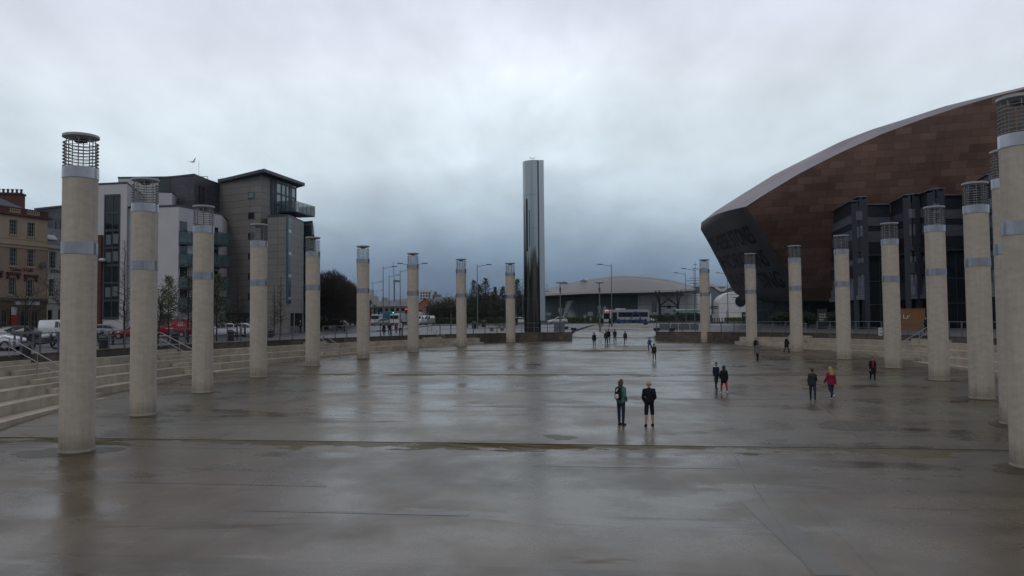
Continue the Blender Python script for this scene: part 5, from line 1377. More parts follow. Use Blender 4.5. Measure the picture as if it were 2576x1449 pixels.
# ================================================================ vehicles
def car(label, loc, rz, paint, kind='hatch', cat='car', group='cars parked and driving round the plaza', name='parked_car', L_=4.1):
    t = thing(name, label, cat, loc, rz, group)
    if kind == 'hatch': S = [(0, .34, .56, .56, .62), (.10, .24, .70, .70, .78), (.85, .20, .90, .90, .85), (1.15, .20, .94, .95, .86), (1.95, .20, .95, 1.42, .86), (2.5, .2, .96, 1.48, .86), (3.3, .20, 1.0, 1.44, .86), (3.85, .24, 1.03, 1.10, .83), (4.02, .30, .92, .93, .80), (4.1, .36, .60, .60, .72)]
    elif kind == 'estate': S = [(0, .34, .56, .56, .64), (.10, .24, .70, .70, .80), (1.0, .20, .90, .90, .88), (1.35, .20, .94, .95, .88), (2.1, .20, .96, 1.40, .88), (3.0, .2, .97, 1.47, .88), (4.0, .20, 1.0, 1.42, .88), (4.45, .24, 1.02, 1.10, .86), (4.6, .30, .92, .93, .83), (4.65, .36, .60, .60, .76)]
    else: S = [(0, .34, .75, .75, .72), (.10, .26, .95, .95, .86), (.75, .24, 1.18, 1.20, .92), (.95, .24, 1.20, 1.25, .93), (1.75, .24, 1.22, 1.88, .93), (2.3, .24, 1.22, 1.95, .93), (4.6, .24, 1.22, 1.95, .93), (4.78, .28, 1.22, 1.86, .92), (4.85, .30, 1.1, 1.11, .90), (4.9, .40, .60, .60, .86)]
    Lm = S[-1][0]; S = [(x-Lm/2, a, b, c, w) for x, a, b, c, w in S]
    def ring(s, grow=0.0):
        x, lo, be, ro, w_ = s; tw = w_*(.80 if kind != 'van' else .90) if ro > be+.04 else w_*.93
        return [(x, -w_, lo), (x, -w_*1.0, (lo+be)/2), (x, -w_*.985, be), (x, -tw, ro), (x, -tw*.6, ro+.03), (x, tw*.6, ro+.03), (x, tw, ro), (x, w_*.985, be), (x, w_, (lo+be)/2), (x, w_, lo)]
    mb = MB(); m = 10
    for s in S: mb.v += ring(s)
    for i in range(len(S)-1):
        for k in range(m): mb.f.append((i*m+k, i*m+(k+1) % m, (i+1)*m+(k+1) % m, (i+1)*m+k)); mb.m.append(0); mb.sm.append(k not in (9,))
    mb.f += [tuple(range(m)), tuple(range(len(S)*m-1, (len(S)-1)*m-1, -1))]; mb.m += [0, 0]; mb.sm += [False, False]
    bd = fix(mb.build('body', paint, t, False))
    def side(i0, i1, x0f, x1f, sy, g):
        a, b = S[i0], S[i1]; wa, wb = a[4], b[4]; q = .80 if kind != 'van' else .90
        def P(s, f): tw = s[4]*q if s[3] > s[2]+.04 else s[4]*.93; y = s[4]*.985+(tw-s[4]*.985)*f; return (s[0], sy*(y+.012), s[2]+(s[3]-s[2])*f)
        pa0, pa1, pb0, pb1 = Vector(P(a, .12)), Vector(P(a, .86)), Vector(P(b, .12)), Vector(P(b, .86))
        g.quad(pa0.lerp(pb0, x0f), pa0.lerp(pb0, x1f), pa1.lerp(pb1, x1f), pa1.lerp(pb1, x0f))
    if kind == 'van': spans = ((3, 4, .3, .95), (4, 5, .05, .95))
    else: spans = ((3, 4, .35, .98), (4, 5, .03, .97), (5, 6, .03, .94), (6, 7, .05, .72))
    for sy in (-1, 1):
        for i0, i1, f0, f1 in spans:
            g = MB(); side(i0, i1, f0, f1, sy, g); g.build('side_window', K['glass'], t, False)
    def scr(i0, i1, nm, sgn):
        a, b = S[i0], S[i1]; q = .80 if kind != 'van' else .90; o = V(-.01*sgn, 0, .035)
        wa = a[4]*.80 if i0 == 3 or kind == 'van' else a[4]*q*.9; ya, yb = (a[4]*.84, b[4]*q*.86) if sgn > 0 else (a[4]*q*.86, b[4]*.80)
        p = [V(a[0], -ya, a[3])+o, V(a[0], ya, a[3])+o, V(b[0], yb, b[3])+o, V(b[0], -yb, b[3])+o]; c = sum(p, V(0, 0, 0))/4; p = [c+(v-c)*.93 for v in p]
        MB().quad(*p).build(nm, K['glass'], t, False)
    scr(3, 4, 'windscreen', 1); scr(6, 7, 'rear_window', -1)
    wx = (.78, 3.28) if kind == 'hatch' else ((.85, 3.65) if kind == 'estate' else (.95, 3.95))
    for x in wx:
        for sy in (-1, 1):
            x_ = x-Lm/2; wy = S[3][4]; MB().tube((x_, sy*(wy-.20), .31), (x_, sy*(wy+.02), .31), .31, n=18).build('wheel', K['rubber'], t, False)
            MB().tube((x_, sy*(wy+.015), .31), (x_, sy*(wy+.032), .31), .19, n=14).build('rim', K['zinc'], kids_last(t), False)
    for sy in (-1, 1):
        MB().box((S[1][0]+.03, sy*S[1][4]*.78, .66 if kind != 'van' else .88), (.16, .34, .15)).build('headlight', K['whitep'], t, False)
        MB().box((S[-2][0]+.01, sy*S[-2][4]*.84, .86 if kind != 'van' else 1.05), (.12, .20, .26 if kind != 'van' else .6)).build('tail_light', K['red'], t, False)
        MB().box((S[3][0]+.35, sy*(S[3][4]+.10), 1.0 if kind != 'van' else 1.28), (.10, .18, .13)).build('mirror', paint, t, False)
    MB().box((S[0][0]+.03, 0, .42), (.10, 1.1, .14)).build('grille', K['black'], t, False)
    for x in (S[0][0]-.02, S[-1][0]+.02): MB().box((x, 0, .50 if x > 0 else .36), (.03, .5, .11)).build('number_plate', K['whitep'], t, False)
    return t
def kids_last(t):
    return [c for c in col.objects[-3:] if c.parent == t][-1]
def cmat(n, c): return mat(n, c, .25, .0, var=.03, coat=.6)
CW, CS, CD, CR_, CB = cmat('white car paint', (.55, .56, .58)), cmat('silver car paint', (.30, .31, .33)), cmat('dark blue car paint', (.018, .024, .04)), cmat('red car paint', (.25, .014, .020)), cmat('black car paint', (.012, .013, .016))
def at2(px, pyb): p = onup(px, pyb); return (p.x, p.y, p.z+.012)
# heading: the nose of each car points along local -x
car('white small car cut by the left edge, bonnet towards the railing', (-33.3, 48.5, .012), R(187), CW)
car('dark blue estate car behind the left railing, next to the white van', at2(20, 864), R(12), CD, 'estate')
car('white panel van seen from behind, beside the nearest column', at2(160, 861), R(180-28), CW, 'van', 'van', name='parked_van')
car('small red car glimpsed over the dark estate car', at2(100, 846), R(20), CR_)
car('silver car in the gap right of the nearest column', at2(272, 848), R(200), CS)
car('red car glimpsed just left of the second column', at2(335, 852), R(20), CR_)
rv = car('red delivery van with pale lettering on its side, right of the second column', (*xyat(424, 84), .012), R(14), CR_, 'van', 'van', name='parked_van')
car('white hatchback just right of the third column', (*xyat(556, 83), .012), R(24), CW)
car('white hatchback seen from behind, left of the fourth column', (*xyat(628, 84), .012), R(168), CW)
car('silver estate car before the brown trees', (*xyat(836, 128), zg(128)+.012), R(4), CD, 'estate')
car('black car half hidden beside the tan tower entrance', (*xyat(795, 124), zg(124)+.012), R(-20), CB)
car('white hatchback just left of the steel tower', (*xyat(1312, 160), .512), R(186), CW, name='moving_car')
car('white hatchback just right of the steel tower', (*xyat(1402, 160), .512), R(9), CW, name='moving_car')
car('white car following the bus', (*xyat(1629, 177), .512), R(150), CW, name='moving_car')
car('silver people carrier right of the seventh column', (*xyat(1073, 160), .512), R(70), CS, 'van', name='moving_car')
car('white off road car between the seventh column and the silver one', (*xyat(1056, 158), .512), R(75), CW, 'van', name='moving_car')
car('silver taxi under the overhanging nose', (*xyat(1912, 170), .512), R(10), CS, name='moving_car')
car('grey car behind the walking group', (*xyat(956, 165), .512), R(30), CS, name='moving_car')
mb = MB()
for k, (x, z, w_) in enumerate(((.2, 1.55, .7), (.2, 1.35, .5), (1.4, 1.6, .55), (1.4, 1.45, .55), (1.4, 1.28, .55), (.3, 1.0, .8))): mb.box((x, -.965, z), (w_, .01, .09))
for k, (x, z, w_) in enumerate(((.2, 1.55, .7), (.2, 1.35, .5), (1.4, 1.6, .55), (1.4, 1.45, .55), (1.4, 1.28, .55), (.3, 1.0, .8))): mb.box((x, .965, z), (w_, .01, .09))
mb.build('side_lettering', mat('pale pink lettering', (.6, .4, .45), .6), rv, False)

# bus
def make_bus():
    p = atY(1574, 812, 165); t = thing('bus', 'white single deck bus with blue swirls on the far road', 'bus', (p.x+.5, 167, .512), R(28))
    L_, W_, H_ = 10.6, 2.5, 2.95; lb = cmat('bus white', (.50, .52, .54)); bl = cmat('bus blue', (.04, .09, .25))
    mb = MB(); prof = [(-L_/2, .35), (-L_/2, 1.2), (-L_/2+.12, 2.3), (-L_/2+.35, H_-.15), (-L_/2+.8, H_), (L_/2-.5, H_), (L_/2-.1, H_-.25), (L_/2, 2.2), (L_/2, .35)]
    n = len(prof); mb.v = [(x, -W_/2, z) for x, z in prof]+[(x, W_/2, z) for x, z in prof]; mb.f = [tuple(range(n)), tuple(range(2*n-1, n-1, -1))]+[(i, (i+1) % n, n+(i+1) % n, n+i) for i in range(n)]
    mb.m = [0]*len(mb.f); mb.sm = [False]*len(mb.f); fix(mb.build('body', lb, t, False))
    for sy in (-1, 1):
        MB().box((.9, sy*(W_/2+.01), 1.85), (L_-2.6, .03, 1.05)).build('side_window', K['glass'], t, False)
        MB().box((.3, sy*(W_/2+.012), .55), (L_-2.0, .03, .42)).build('blue_skirt', bl, t, False)
        s_ = MB(); 
        for k in range(9):
            a = k/8*PI; s_.box((1.6+1.1*math.cos(a), sy*(W_/2+.028), 1.1+1.3*math.sin(a)), (.35, .02, .34), 0)
        s_.build('blue_swirl', bl, t, False)
        MB().box((-L_/2+1.25, sy*(W_/2+.012), 1.35), (1.15, .03, 2.0)).build('door', K['glass'], t, False)
    for k in range(6): MB().box((-2.4+k*1.35, -(W_/2+.03), 1.85), (.06, .02, 1.05)).build('window_pillar', K['black'], t, False)
    MB().box((-L_/2+.03, 0, 1.55), (.12, 2.2, 1.25)).build('windscreen', K['glass'], t, False)
    MB().box((-L_/2+.13, 0, 2.50), (.16, 2.1, .36)).build('destination_panel', K['black'], t, False)
    mb = MB(); mb.box((-L_/2+.04, -.5, 2.50), (.03, .34, .26)); mb.box((-L_/2+.04, .45, 2.50), (.03, .5, .26)); mb.build('destination_display', A_, t, False)
    for x in (-L_/2+2.3, L_/2-2.6):
        for sy in (-1, 1): MB().tube((x, sy*(W_/2-.25), .46), (x, sy*(W_/2+.02), .46), .46, n=18).build('wheel', K['rubber'], t, False)
    for sy in (-1, 1): MB().box((-L_/2-.01, sy*.9, .75), (.05, .35, .22)).build('headlight', K['whitep'], t, False)
    MB().box((-1.6, 0, H_+.14), (1.7, 1.4, .26)).build('roof_unit', K['white'], t, False); MB().box((-L_/2+1.2, 0, H_+.1), (.9, 1.2, .2)).build('roof_hatch', K['black'], t, False)
make_bus()
def truck(label, px, Y, L_, H_, pa, rz, cat='lorry', name='lorry'):
    p = atY(px, 800, Y); t = thing(name, label, cat, (p.x, Y, .512), rz)
    MB().box((.9, 0, H_/2+.35), (L_-1.8, 2.4, H_-.7)).build('cargo_box', pa, t, False); fix(MB().hexa([(-L_/2, -1.1, .45), (-L_/2+1.75, -1.1, .45), (-L_/2+1.75, 1.1, .45), (-L_/2, 1.1, .45), (-L_/2+.25, -1.05, 2.4), (-L_/2+1.75, -1.05, 2.5), (-L_/2+1.75, 1.05, 2.5), (-L_/2+.25, 1.05, 2.4)]).build('cab', CW, t, False))
    MB().box((-L_/2+.1, 0, 1.75), (.14, 1.9, .75)).build('windscreen', K['glass'], t, False)
    for x in (-L_/2+.9, L_/2-1.2):
        for sy in (-1, 1): MB().tube((x, sy*.85, .45), (x, sy*1.12, .45), .45, n=14).build('wheel', K['rubber'], t, False)
truck('cyan blue lorry behind the white based street lamp', 966, 172, 6.5, 2.9, mat('cyan lorry side', (.03, .15, .23), .4), R(60))
truck('white lorry behind the walking group, left of the seventh column', 1004, 170, 5.5, 2.6, CW, R(75))
truck('dark topped coach higher up behind the white lorry', 992, 215, 10, 3.5, mat('coach side', (.20, .21, .22), .4), R(20), 'coach', 'coach')
truck('white box lorry just right of the seventh column', 1050, 180, 5, 3.0, CW, R(80))

# motorbikes behind the left railing
def moto(label, px, pyb, rz, fairing):
    t = thing('motorbike', label, 'motorbike', at2(px, pyb), rz, 'motorbikes parked behind the left railing')
    for x in (-.72, .72):
        MB().lathe([(.24, -.06), (.31, -.055), (.33, 0), (.31, .055), (.24, .06)], 20).build('wheel', K['rubber'], t, False)
        w_ = kids_last(t); w_.location = (x, 0, .33); w_.rotation_euler = (PI/2, 0, 0)
    mb = MB(); mb.capsule((-.30, 0, .55), .16, (.25, 0, .50), .19); mb.tube((-.72, .09, .33), (-.45, .09, .95), .03); mb.tube((-.72, -.09, .33), (-.45, -.09, .95), .03); mb.tube((.2, 0, .45), (.72, 0, .33), .04); mb.build('frame', K['black'], t, False)
    mb = MB(); mb.capsule((-.25, 0, .88), .15, (.1, 0, .84), .13); mb.build('tank', fairing, t, False); mb = MB(); mb.capsule((.15, 0, .86), .11, (.72, 0, .98), .08); mb.build('saddle', K['rubber'], t, False)
    mb = MB(); mb.tube((-.42, -.36, 1.06), (-.42, .36, 1.06), .02); mb.tube((-.42, .36, 1.06), (-.36, .42, 1.25), .01); mb.tube((-.42, -.36, 1.06), (-.36, -.42, 1.25), .01); mb.build('handlebar', K['black'], t, False)
    MB().sphere((-.62, 0, .92), .13, 10, 6).build('headlight', K['whitep'], t, False); MB().box((.75, 0, .75), (.3, .3, .3)).build('luggage_box', K['black'], t, False)
moto('black and white motorbike behind the railing near the dark bin', 108, 880, R(200), K['whitep'])
moto('dark motorbike beside the nearest column', 146, 872, R(150), K['black'])
moto('black scooter with pale front, left of the bin right of the nearest column', 252, 862, R(110), K['grey'])

# ================================================================ bins, bollards, benches, signs
def litter_bin(px, pyb, pyt, label, cat='bin', group='black litter bins'):
    p = onup(px, pyb); h = (pyb-pyt)/F*p.y; t = thing('litter_bin', label, cat, (p.x, p.y, p.z), R(20), group)
    MB().lathe([(.01, 0), (.30*h/1.1, .0), (.33*h/1.1, .05), (.33*h/1.1, h*.72), (.30*h/1.1, h*.74)], 18).build('body', K['black'], t, False)
    MB().lathe([(.34*h/1.1, h*.72), (.35*h/1.1, h*.76), (.30*h/1.1, h*.90), (.16*h/1.1, h*.98), (.01, h)], 18).build('hood', K['black'], t, False)
    MB().box((0, -.31*h/1.1, h*.82), (.30, .06, .12)).build('opening', K['grey'], t, False)
for a in ((67, 895, 862, 'black litter bin behind the railing below the motorbikes'), (261, 878, 841, 'black litter bin in the gap right of the nearest column'), (439, 864, 833, 'black litter bin in front of the red van'), (580, 857, 829, 'black litter bin between the third and fourth columns'),
          (681, 849, 827, 'black litter bin just right of the fourth column'), (1193, 826.5, 808, 'black domed bin among the thin plaza trees, the nearer of two'), (1217, 822.5, 805, 'black domed bin among the thin plaza trees, the farther of two'), (1720, 812, 797, 'dark litter bin beside the bus shelter')): litter_bin(*a)
bo = None
bpx = [2400+x/4.83 for x in (345, 470, 590, 700, 790, 880, 970, 1065, 1150, 1230, 1315, 1400)]
pos = [(x/1.59, 813, 1.0) for x in bpx]+[((2800+x/3.62)/1.59, 813.5, 1.0) for x in (160, 185, 212, 250, 280, 320, 398, 490, 560)]+[((2100+x/7.36)/1.59, 813.5, 1.0) for x in (860,)]
labs = ['black bollard in the row before the bus, %s from the left' % ORD[k] for k in range(12)]+['black bollard right of the last right column, %s from the left' % ORD[k] for k in range(9)]+['single black bollard before the white hatchback']
for k, (px, py, h) in enumerate(pos):
    p = onup(px, py)
    if bo is None:
        bo = thing('bollard', labs[0], 'bollard', (p.x, p.y, p.z), 0, 'black bollards along the far road')
        MB().lathe([(.14, 0), (.13, .08), (.10, .12), (.09, .85), (.12, .88), (.12, .95), (.06, 1.02), (.01, 1.03)], 12).build('post', K['black'], bo, False); MB().lathe([(.104, .72), (.104, .78)], 12).build('band', K['grey'], bo, False)
        bokids = kids(bo)
    else:
        r = bo.copy(); col.objects.link(r); r.location = (p.x, p.y, p.z); r['label'] = labs[k]
        for c in bokids: d = c.copy(); col.objects.link(d); d.parent = r
for k, (px, pyb) in enumerate(((205, 890), (228, 884), (284, 868), (345, 864), (470, 858), (616, 850))):
    p = onup(px, pyb); r = bo.copy(); col.objects.link(r); r.location = (p.x, p.y, p.z); r['group'] = 'black bollards behind the left railing'
    r['label'] = 'black bollard behind the left railing, %s from the left' % ORD[k]
    for c in bokids: d = c.copy(); col.objects.link(d); d.parent = r
K['bench'] = mat('bench stone', (.16, .15, .14), .7, var=.15)
def bench(x0, x1, pyb, label, h=.5):
    a, b = onup(x0, pyb), onup(x1, pyb); c = (a+b)/2; t = thing('stone_bench', label, 'bench', (c.x, c.y, c.z), 0, 'stone benches beyond the far railing'); w_ = (b-a).length
    MB().box((0, 0, h-.07), (w_, .6, .14)).build('seat', K['bench'], t, False)
    for s_ in (-1, 1): MB().box((s_*(w_/2-.5), 0, (h-.14)/2), (.5, .45, h-.14)).build('leg', K['bench'], t, False)
bench(1229, 1271, 833, 'long stone bench nearest the left far railing'); bench(1250, 1275, 824, 'shorter stone bench behind the long one, left of the ninth column'); bench(1155, 1180, 824, 'stone bench right of the eighth column')
# control cabinet at the end of the left wall, floodlights, panel screen on the right
a, b = onup(1395, 834), onup(1419, 834); c = (a+b)/2; t = thing('control_cabinet', 'grey metal cabinet at the end of the left basin wall', 'cabinet', (c.x, c.y, 0)); hh = (834-812.6)/F*c.y
MB().box((0, 0, hh/2), ((b-a).length, .8, hh)).build('body', K['grey'], t, False); MB().box((0, -.42, hh/2), (.03, .02, hh*.9)).build('door_seam', K['black'], t, False); MB().box((.3, -.42, hh*.5), (.05, .05, .2)).build('handle', K['black'], t, False)
p = onup(1410, 817); t = thing('marker_post', 'tall black marker post with a slot at its top, before the white hatchback', 'post', (p.x, p.y, p.z)); hh = 2.0
MB().box((0, 0, hh*.4), (.36, .2, hh*.8)).build('post', K['black'], t, False); mb = MB(); mb.box((-.15, 0, hh*.9), (.06, .2, hh*.2)); mb.box((.15, 0, hh*.9), (.06, .2, hh*.2)); mb.box((0, 0, hh*1.0), (.36, .2, .06)); mb.build('frame', K['black'], t, False)
FLA = [(1425, 829.5, .5), (1443, 831.5, .4), (1652, 833.5, .45), (1668, 829, .45), (1676, 829, .45), (1690, 834, .45), (1624, 817, .4), (1743, 829, .5)]
FLB = ['black ground floodlight just right of the grey cabinet', 'black ground floodlight at the left edge of the opening', 'black floodlight at the tip of the right wall', 'black floodlight on the right wall, left of a close pair', 'black floodlight on the right wall, right of a close pair', 'flat black floodlight near the tall railing post on the right wall', 'small black box on the paving right of the wide steps', 'black floodlight before the grey hoarding panels']
for (px, py, h), lb in zip(FLA, FLB):
    p = onup(px, py); t = thing('floodlight', lb, 'floodlight', (p.x, p.y, p.z), 0, 'black floodlights round the opening')
    MB().box((0, 0, h*.55), (.75 if h < .5 else .5, .4, h*.7)).build('housing', K['black'], t, False); MB().box((0, 0, h*.1), (.5, .3, h*.2)).build('foot', K['grey'], t, False); MB().box((0, .0, h*.93), (.6 if h < .5 else .4, .36, .03)).build('lens', K['pane'], t, False)
GH = 'grey hoarding panels beyond the right far wall'
K['hoard'] = mat('grey hoarding', (.10, .105, .115), .5, var=.12, island=.1)
for k, (x0, x1) in enumerate(((1659, 1686), (1687, 1706), (1707, 1735), (1736, 1758))):
    a, b = onup(x0, 831), onup(x1, 831); c = (a+b)/2; t = thing('hoarding_panel', 'plain grey hoarding panel on the far right paving, %s from the left' % ORD[k], 'panel', (c.x, c.y, c.z), 0, GH); w_ = (b-a).length
    MB().box((0, 0, .46), (w_-.06, .06, .80)).build('panel', K['hoard'], t, False); MB().box((-w_/2+.1, .1, .4), (.06, .12, .8)).build('post', K['steel'], t, False); MB().box((w_/2-.1, .1, .4), (.06, .12, .8)).build('post', K['steel'], t, False)
# signs
def board(px0, px1, py0, py1, pyb, Y, label, m, name='sign_board', lines=0, lm=None, cat='sign', posts=2, group=None, txt=None):
    p0, p1 = atY(px0, py0, Y), atY(px1, py1, Y); z = zg(Y); t = thing(name, label, cat, ((p0.x+p1.x)/2, Y, z), 0, group); w_, h = p1.x-p0.x, p0.z-p1.z; zc = (p0.z+p1.z)/2-z
    pn = MB().box((0, 0, zc), (w_, .14, h)).build('panel', m, t, False)
    for k in range(posts): x = (k-(posts-1)/2)*w_*.7; MB().tube((x, .1, 0), (x, .1, zc+h/2), .07, n=6).build('post', K['steel'], t, False)
    if lines:
        mb = MB(); rnd = random.Random(int(px0))
        for k in range(lines):
            z_ = zc+h*(.42-.84*k/lines); x = -w_*.4
            while x < w_*.35: q = w_*rnd.uniform(.06, .2); mb.box((x+q/2, -.077, z_), (q, .01, h*.35/lines)); x += q+w_*.05
        mb.build('print', lm, pn, False)
    return t, w_, h, zc
board(1639, 1652, 757, 785, 798, 172, 'tall dark notice board on two posts behind the bus', K['dframe'], lines=9, lm=K['zinc'])
board(1478, 1491, 785, 794.6, 812, 176, 'plain pale rectangular sign on a post before the hedge', K['zinc'], posts=1)
board(1468, 1475, 792, 800, 812, 176, 'small pale box sign left of the pale rectangular sign', K['zinc'], posts=1)
board(1483, 1489, 799, 806, 812, 175, 'small pale box low under the pale rectangular sign', K['far'], posts=1)
board(1374, 1386, 787, 793, 800, 178, 'small pale sign behind the white hatchback right of the tower', K['zinc'], posts=1)
board(1673, 1685, 788, 798, 800, 174, 'grey equipment cabinet between the legs of the steel portal', K['dframe'], name='equipment_cabinet', cat='cabinet', posts=0)
t, w_, h, zc = board(2056, 2081, 777, 827, 827, 100, 'black information totem with pale print before the copper wall', K['black'], name='information_totem', posts=0)
mb = MB()
for r_ in range(3):
    for c in range(3):
        if (r_, c) != (2, 2): mb.box(((c-1)*w_*.25, -.078, zc+h*(.22-.13*r_)), (w_*.17, .01, h*.08))
mb.build('print', mat('pale print', (.30, .29, .24), .6), t, False)
t, w_, h, zc = board(1866, 1879, 785, 813, 813, 118, 'slim black totem with a white figure, left of the second far right column', K['black'], name='information_totem', posts=0)
MB().box((0, -.078, zc+h*.2), (w_*.5, .01, h*.2)).build('print', K['far'], t, False)
board(1827, 1829.5, 781, 800, 812, 140, 'narrow white sign post right of the last right column', K['whitep'], posts=1)
t, w_, h, zc = board(2210, 2219, 824.5, 844, 844, 63, 'white arrow sign fixed to the right railing', K['whitep'], posts=0, name='arrow_sign')
mb = MB(); mb.box((-.02, -.078, zc-h*.22), (w_*.5, .01, .05)); mb.add([(w_*.22, -.078, zc-h*.22+.10), (w_*.42, -.078, zc-h*.22), (w_*.22, -.078, zc-h*.22-.10)], [(0, 1, 2)]); mb.box((0, -.078, zc+h*.28), (w_*.6, .01, .03)); mb.box((0, -.078, zc+h*.18), (w_*.6, .01, .03)); mb.build('print', K['black'], t, False)
# finger post
p = onup(1766, 812); t = thing('finger_post', 'black finger post sign left of the last right column', 'sign', (p.x, 150, .5)); MB().tube((0, 0, 0), (0, 0, 3.3), .07, n=7).build('post', K['black'], t, False)
for z, s_ in ((3.2, 1), (2.9, 1), (3.1, -1)): MB().box((s_*.9, 0, z), (1.6, .05, .2)).build('finger', K['dframe'], t, False)
# bus shelter
a, b = atY(1697, 800, 160), atY(1775, 800, 160); c = (a+b)/2; t = thing('bus_shelter', 'glass bus shelter with green curved roof behind the hoarding', 'bus shelter', (c.x, 160, .5)); w_ = b.x-a.x
mb = MB(); n = 8
for k in range(n):
    a0, a1 = PI*k/n, PI*(k+1)/n; y0_, z0_ = -1.1*math.cos(a0), 2.3+.6*math.sin(a0); y1_, z1_ = -1.1*math.cos(a1), 2.3+.6*math.sin(a1); mb.quad((-w_/2, y0_, z0_), (w_/2, y0_, z0_), (w_/2, y1_, z1_), (-w_/2, y1_, z1_))
mb.build('roof', mat('shelter roof green', (.12, .22, .20), .3), t, False)
for k in range(5): x = -w_/2+.2+(w_-.4)*k/4; MB().tube((x, .9, 0), (x, .9, 2.3), .05, n=6).build('post', K['dframe'], t, False)
MB().box((0, .9, 1.2), (w_-.6, .02, 1.7)).build('glass_wall', K['bglass'], t, False); MB().box((-.5, .5, .5), (w_*.6, .35, .08)).build('bench_seat', K['grey'], t, False)
# orange container
wC_ = Wall(xyat(2252, 91.5), xyat(2328, 90.5), 0, 2.5); t = thing('shipping_container', 'orange shipping container with white letters beside the sixth right column', 'container', (*((wC_.A+wC_.B)/2), 0))
K['orange'] = mat('orange container paint', (.19, .082, .024), .5, var=.12, scale=1.5); mb = MB(); wC_.box(mb, 0, wC_.len, .12, 2.38, -4, -.04)
u = 0
while u < wC_.len-.1: wC_.box(mb, u, u+.12, .2, 2.3, -.039, 0); u += .24
mb.build('body', K['orange'], t); mb = MB(); wC_.box(mb, -.03, wC_.len+.03, 2.383, 2.5, -4.02, .02); wC_.box(mb, -.03, wC_.len+.03, .0, .117, -4.02, .02); mb.build('frame_rail', mat('dark orange', (.20, .07, .03), .6), t)
mb = MB()
for z in (1.25, 1.1, .75): wC_.box(mb, .3, wC_.len-.2, z, z+.025, .003, .012)
mb.build('stripe', K['far'], t)
u, z = wC_.hit(2272, 801); lettering('Lr', lambda a, b, o: wC_.P(u+a, z+b, o+.01), .75, .5, t, K['whitep'])
mb = MB(); mb.tube(wC_.P(wC_.len+.2, .0, .1), wC_.P(wC_.len+.2, 2.9, .1), .05); mb.build('corner_post', K['black'], t)

# fountains: jets of drops
def fountain(label, jets, px, Y, seed, plume=None):
    rnd = random.Random(seed); c = atY(px, 800, Y); t = thing('fountain', label, 'fountain', (c.x, Y, .5), 0, 'water jets beyond the road')
    MB().lathe([(1.4, 0), (1.4, .25), (1.2, .27), (1.2, .1), (.01, .1)], 20, (c.x, Y, .5)).build('basin', K['bench'], t)
    wm = mat('white water', (.75, .78, .8), .3, emit=0)
    for (x0, y0, x1, y1, n, w_) in jets:
        a, b = atY(x0, y0, Y), atY(x1, y1, Y); mb = MB()
        for _ in range(n):
            f = rnd.random()**.8; p = a.lerp(b, f)+V(rnd.gauss(0, .04+.25*f*w_), rnd.gauss(0, .04+.2*f), rnd.gauss(0, .1)); s_ = rnd.uniform(.02, .06); d = (b-a).normalized()*s_*rnd.uniform(2, 4); q = V(s_, 0, 0)
            mb.add([p-d, p+q, p+d, p-q, p+V(0, s_, 0)], [(0, 1, 4), (1, 2, 4), (2, 3, 4), (3, 0, 4), (0, 3, 2, 1)])
        mb.build('jet', wm, t)
    if plume:
        mb = MB(); n = plume[-1]
        for _ in range(n):
            f = abs(rnd.gauss(0, .45)); g = rnd.random()**.6; x = plume[0]+(plume[1]-plume[0])*f; yt = plume[2]+(plume[3]-plume[2])*f; y = yt+(plume[4]-yt)*g; p = atY(x, y, Y)+V(rnd.gauss(0, .35), rnd.gauss(0, .5), rnd.gauss(0, .35)); s_ = rnd.uniform(.008, .022)
            mb.add([p-V(0, 0, s_*2), p+V(s_, 0, 0), p+V(0, 0, s_*2), p-V(s_, 0, 0)], [(0, 1, 2, 3)])
        mb.build('spray', wm, t)
fountain('tall slanting water jet with drifting spray right of the steel tower', [(1417, 797, 1434, 757, 900, 1.5), (1411, 797, 1409, 776, 350, 1.0)], 1414, 187, 1, (1426, 1448, 765, 790, 800, 3500))
fountain('pair of thin water jets just left of the bus', [(1516, 800, 1522, 772, 450, .7), (1517, 800, 1530, 780, 250, .5), (1510, 800, 1508, 770, 420, .6)], 1515, 187, 2, (1506, 1528, 780, 788, 800, 500))

# gull
K['gull'] = mat('grey white feathers', (.16, .17, .18), .8)
p = atY(486, 408, 45); t = thing('gull', 'grey gull gliding with one wing raised above the flats', 'bird', tuple(p)); mb = MB()
mb.capsule((-.20, 0, 0), .03, (.0, 0, .01), .055, 8); mb.capsule((.0, 0, .01), .055, (.16, 0, .03), .035, 8); mb.capsule((.16, 0, .03), .035, (.22, 0, .02), .012, 6)
def wing(pts):
    for (a, wa), (b, wb) in zip(pts[:-1], pts[1:]):
        a, b = Vector(a), Vector(b); mb.hexa([a+V(-wa, 0, 0), a+V(wa, 0, 0), b+V(wb, 0, 0), b+V(-wb, 0, 0), a+V(-wa, 0, .015), a+V(wa, 0, .015), b+V(wb, 0, .012), b+V(-wb, 0, .012)])
wing([((0, 0, .02), .08), ((.03, .15, .18), .075), ((.10, .25, .42), .05), ((.13, .30, .58), .012)]); wing([((0, 0, .02), .08), ((-.15, -.2, .05), .07), ((-.42, -.35, -.06), .02)])
mb.add([(-.18, -.03, 0), (-.18, .03, 0), (-.32, .06, 0), (-.32, -.06, 0)], [(0, 1, 2, 3)]); mb.build('body', K['gull'], t, False); t.scale = (.55,)*3
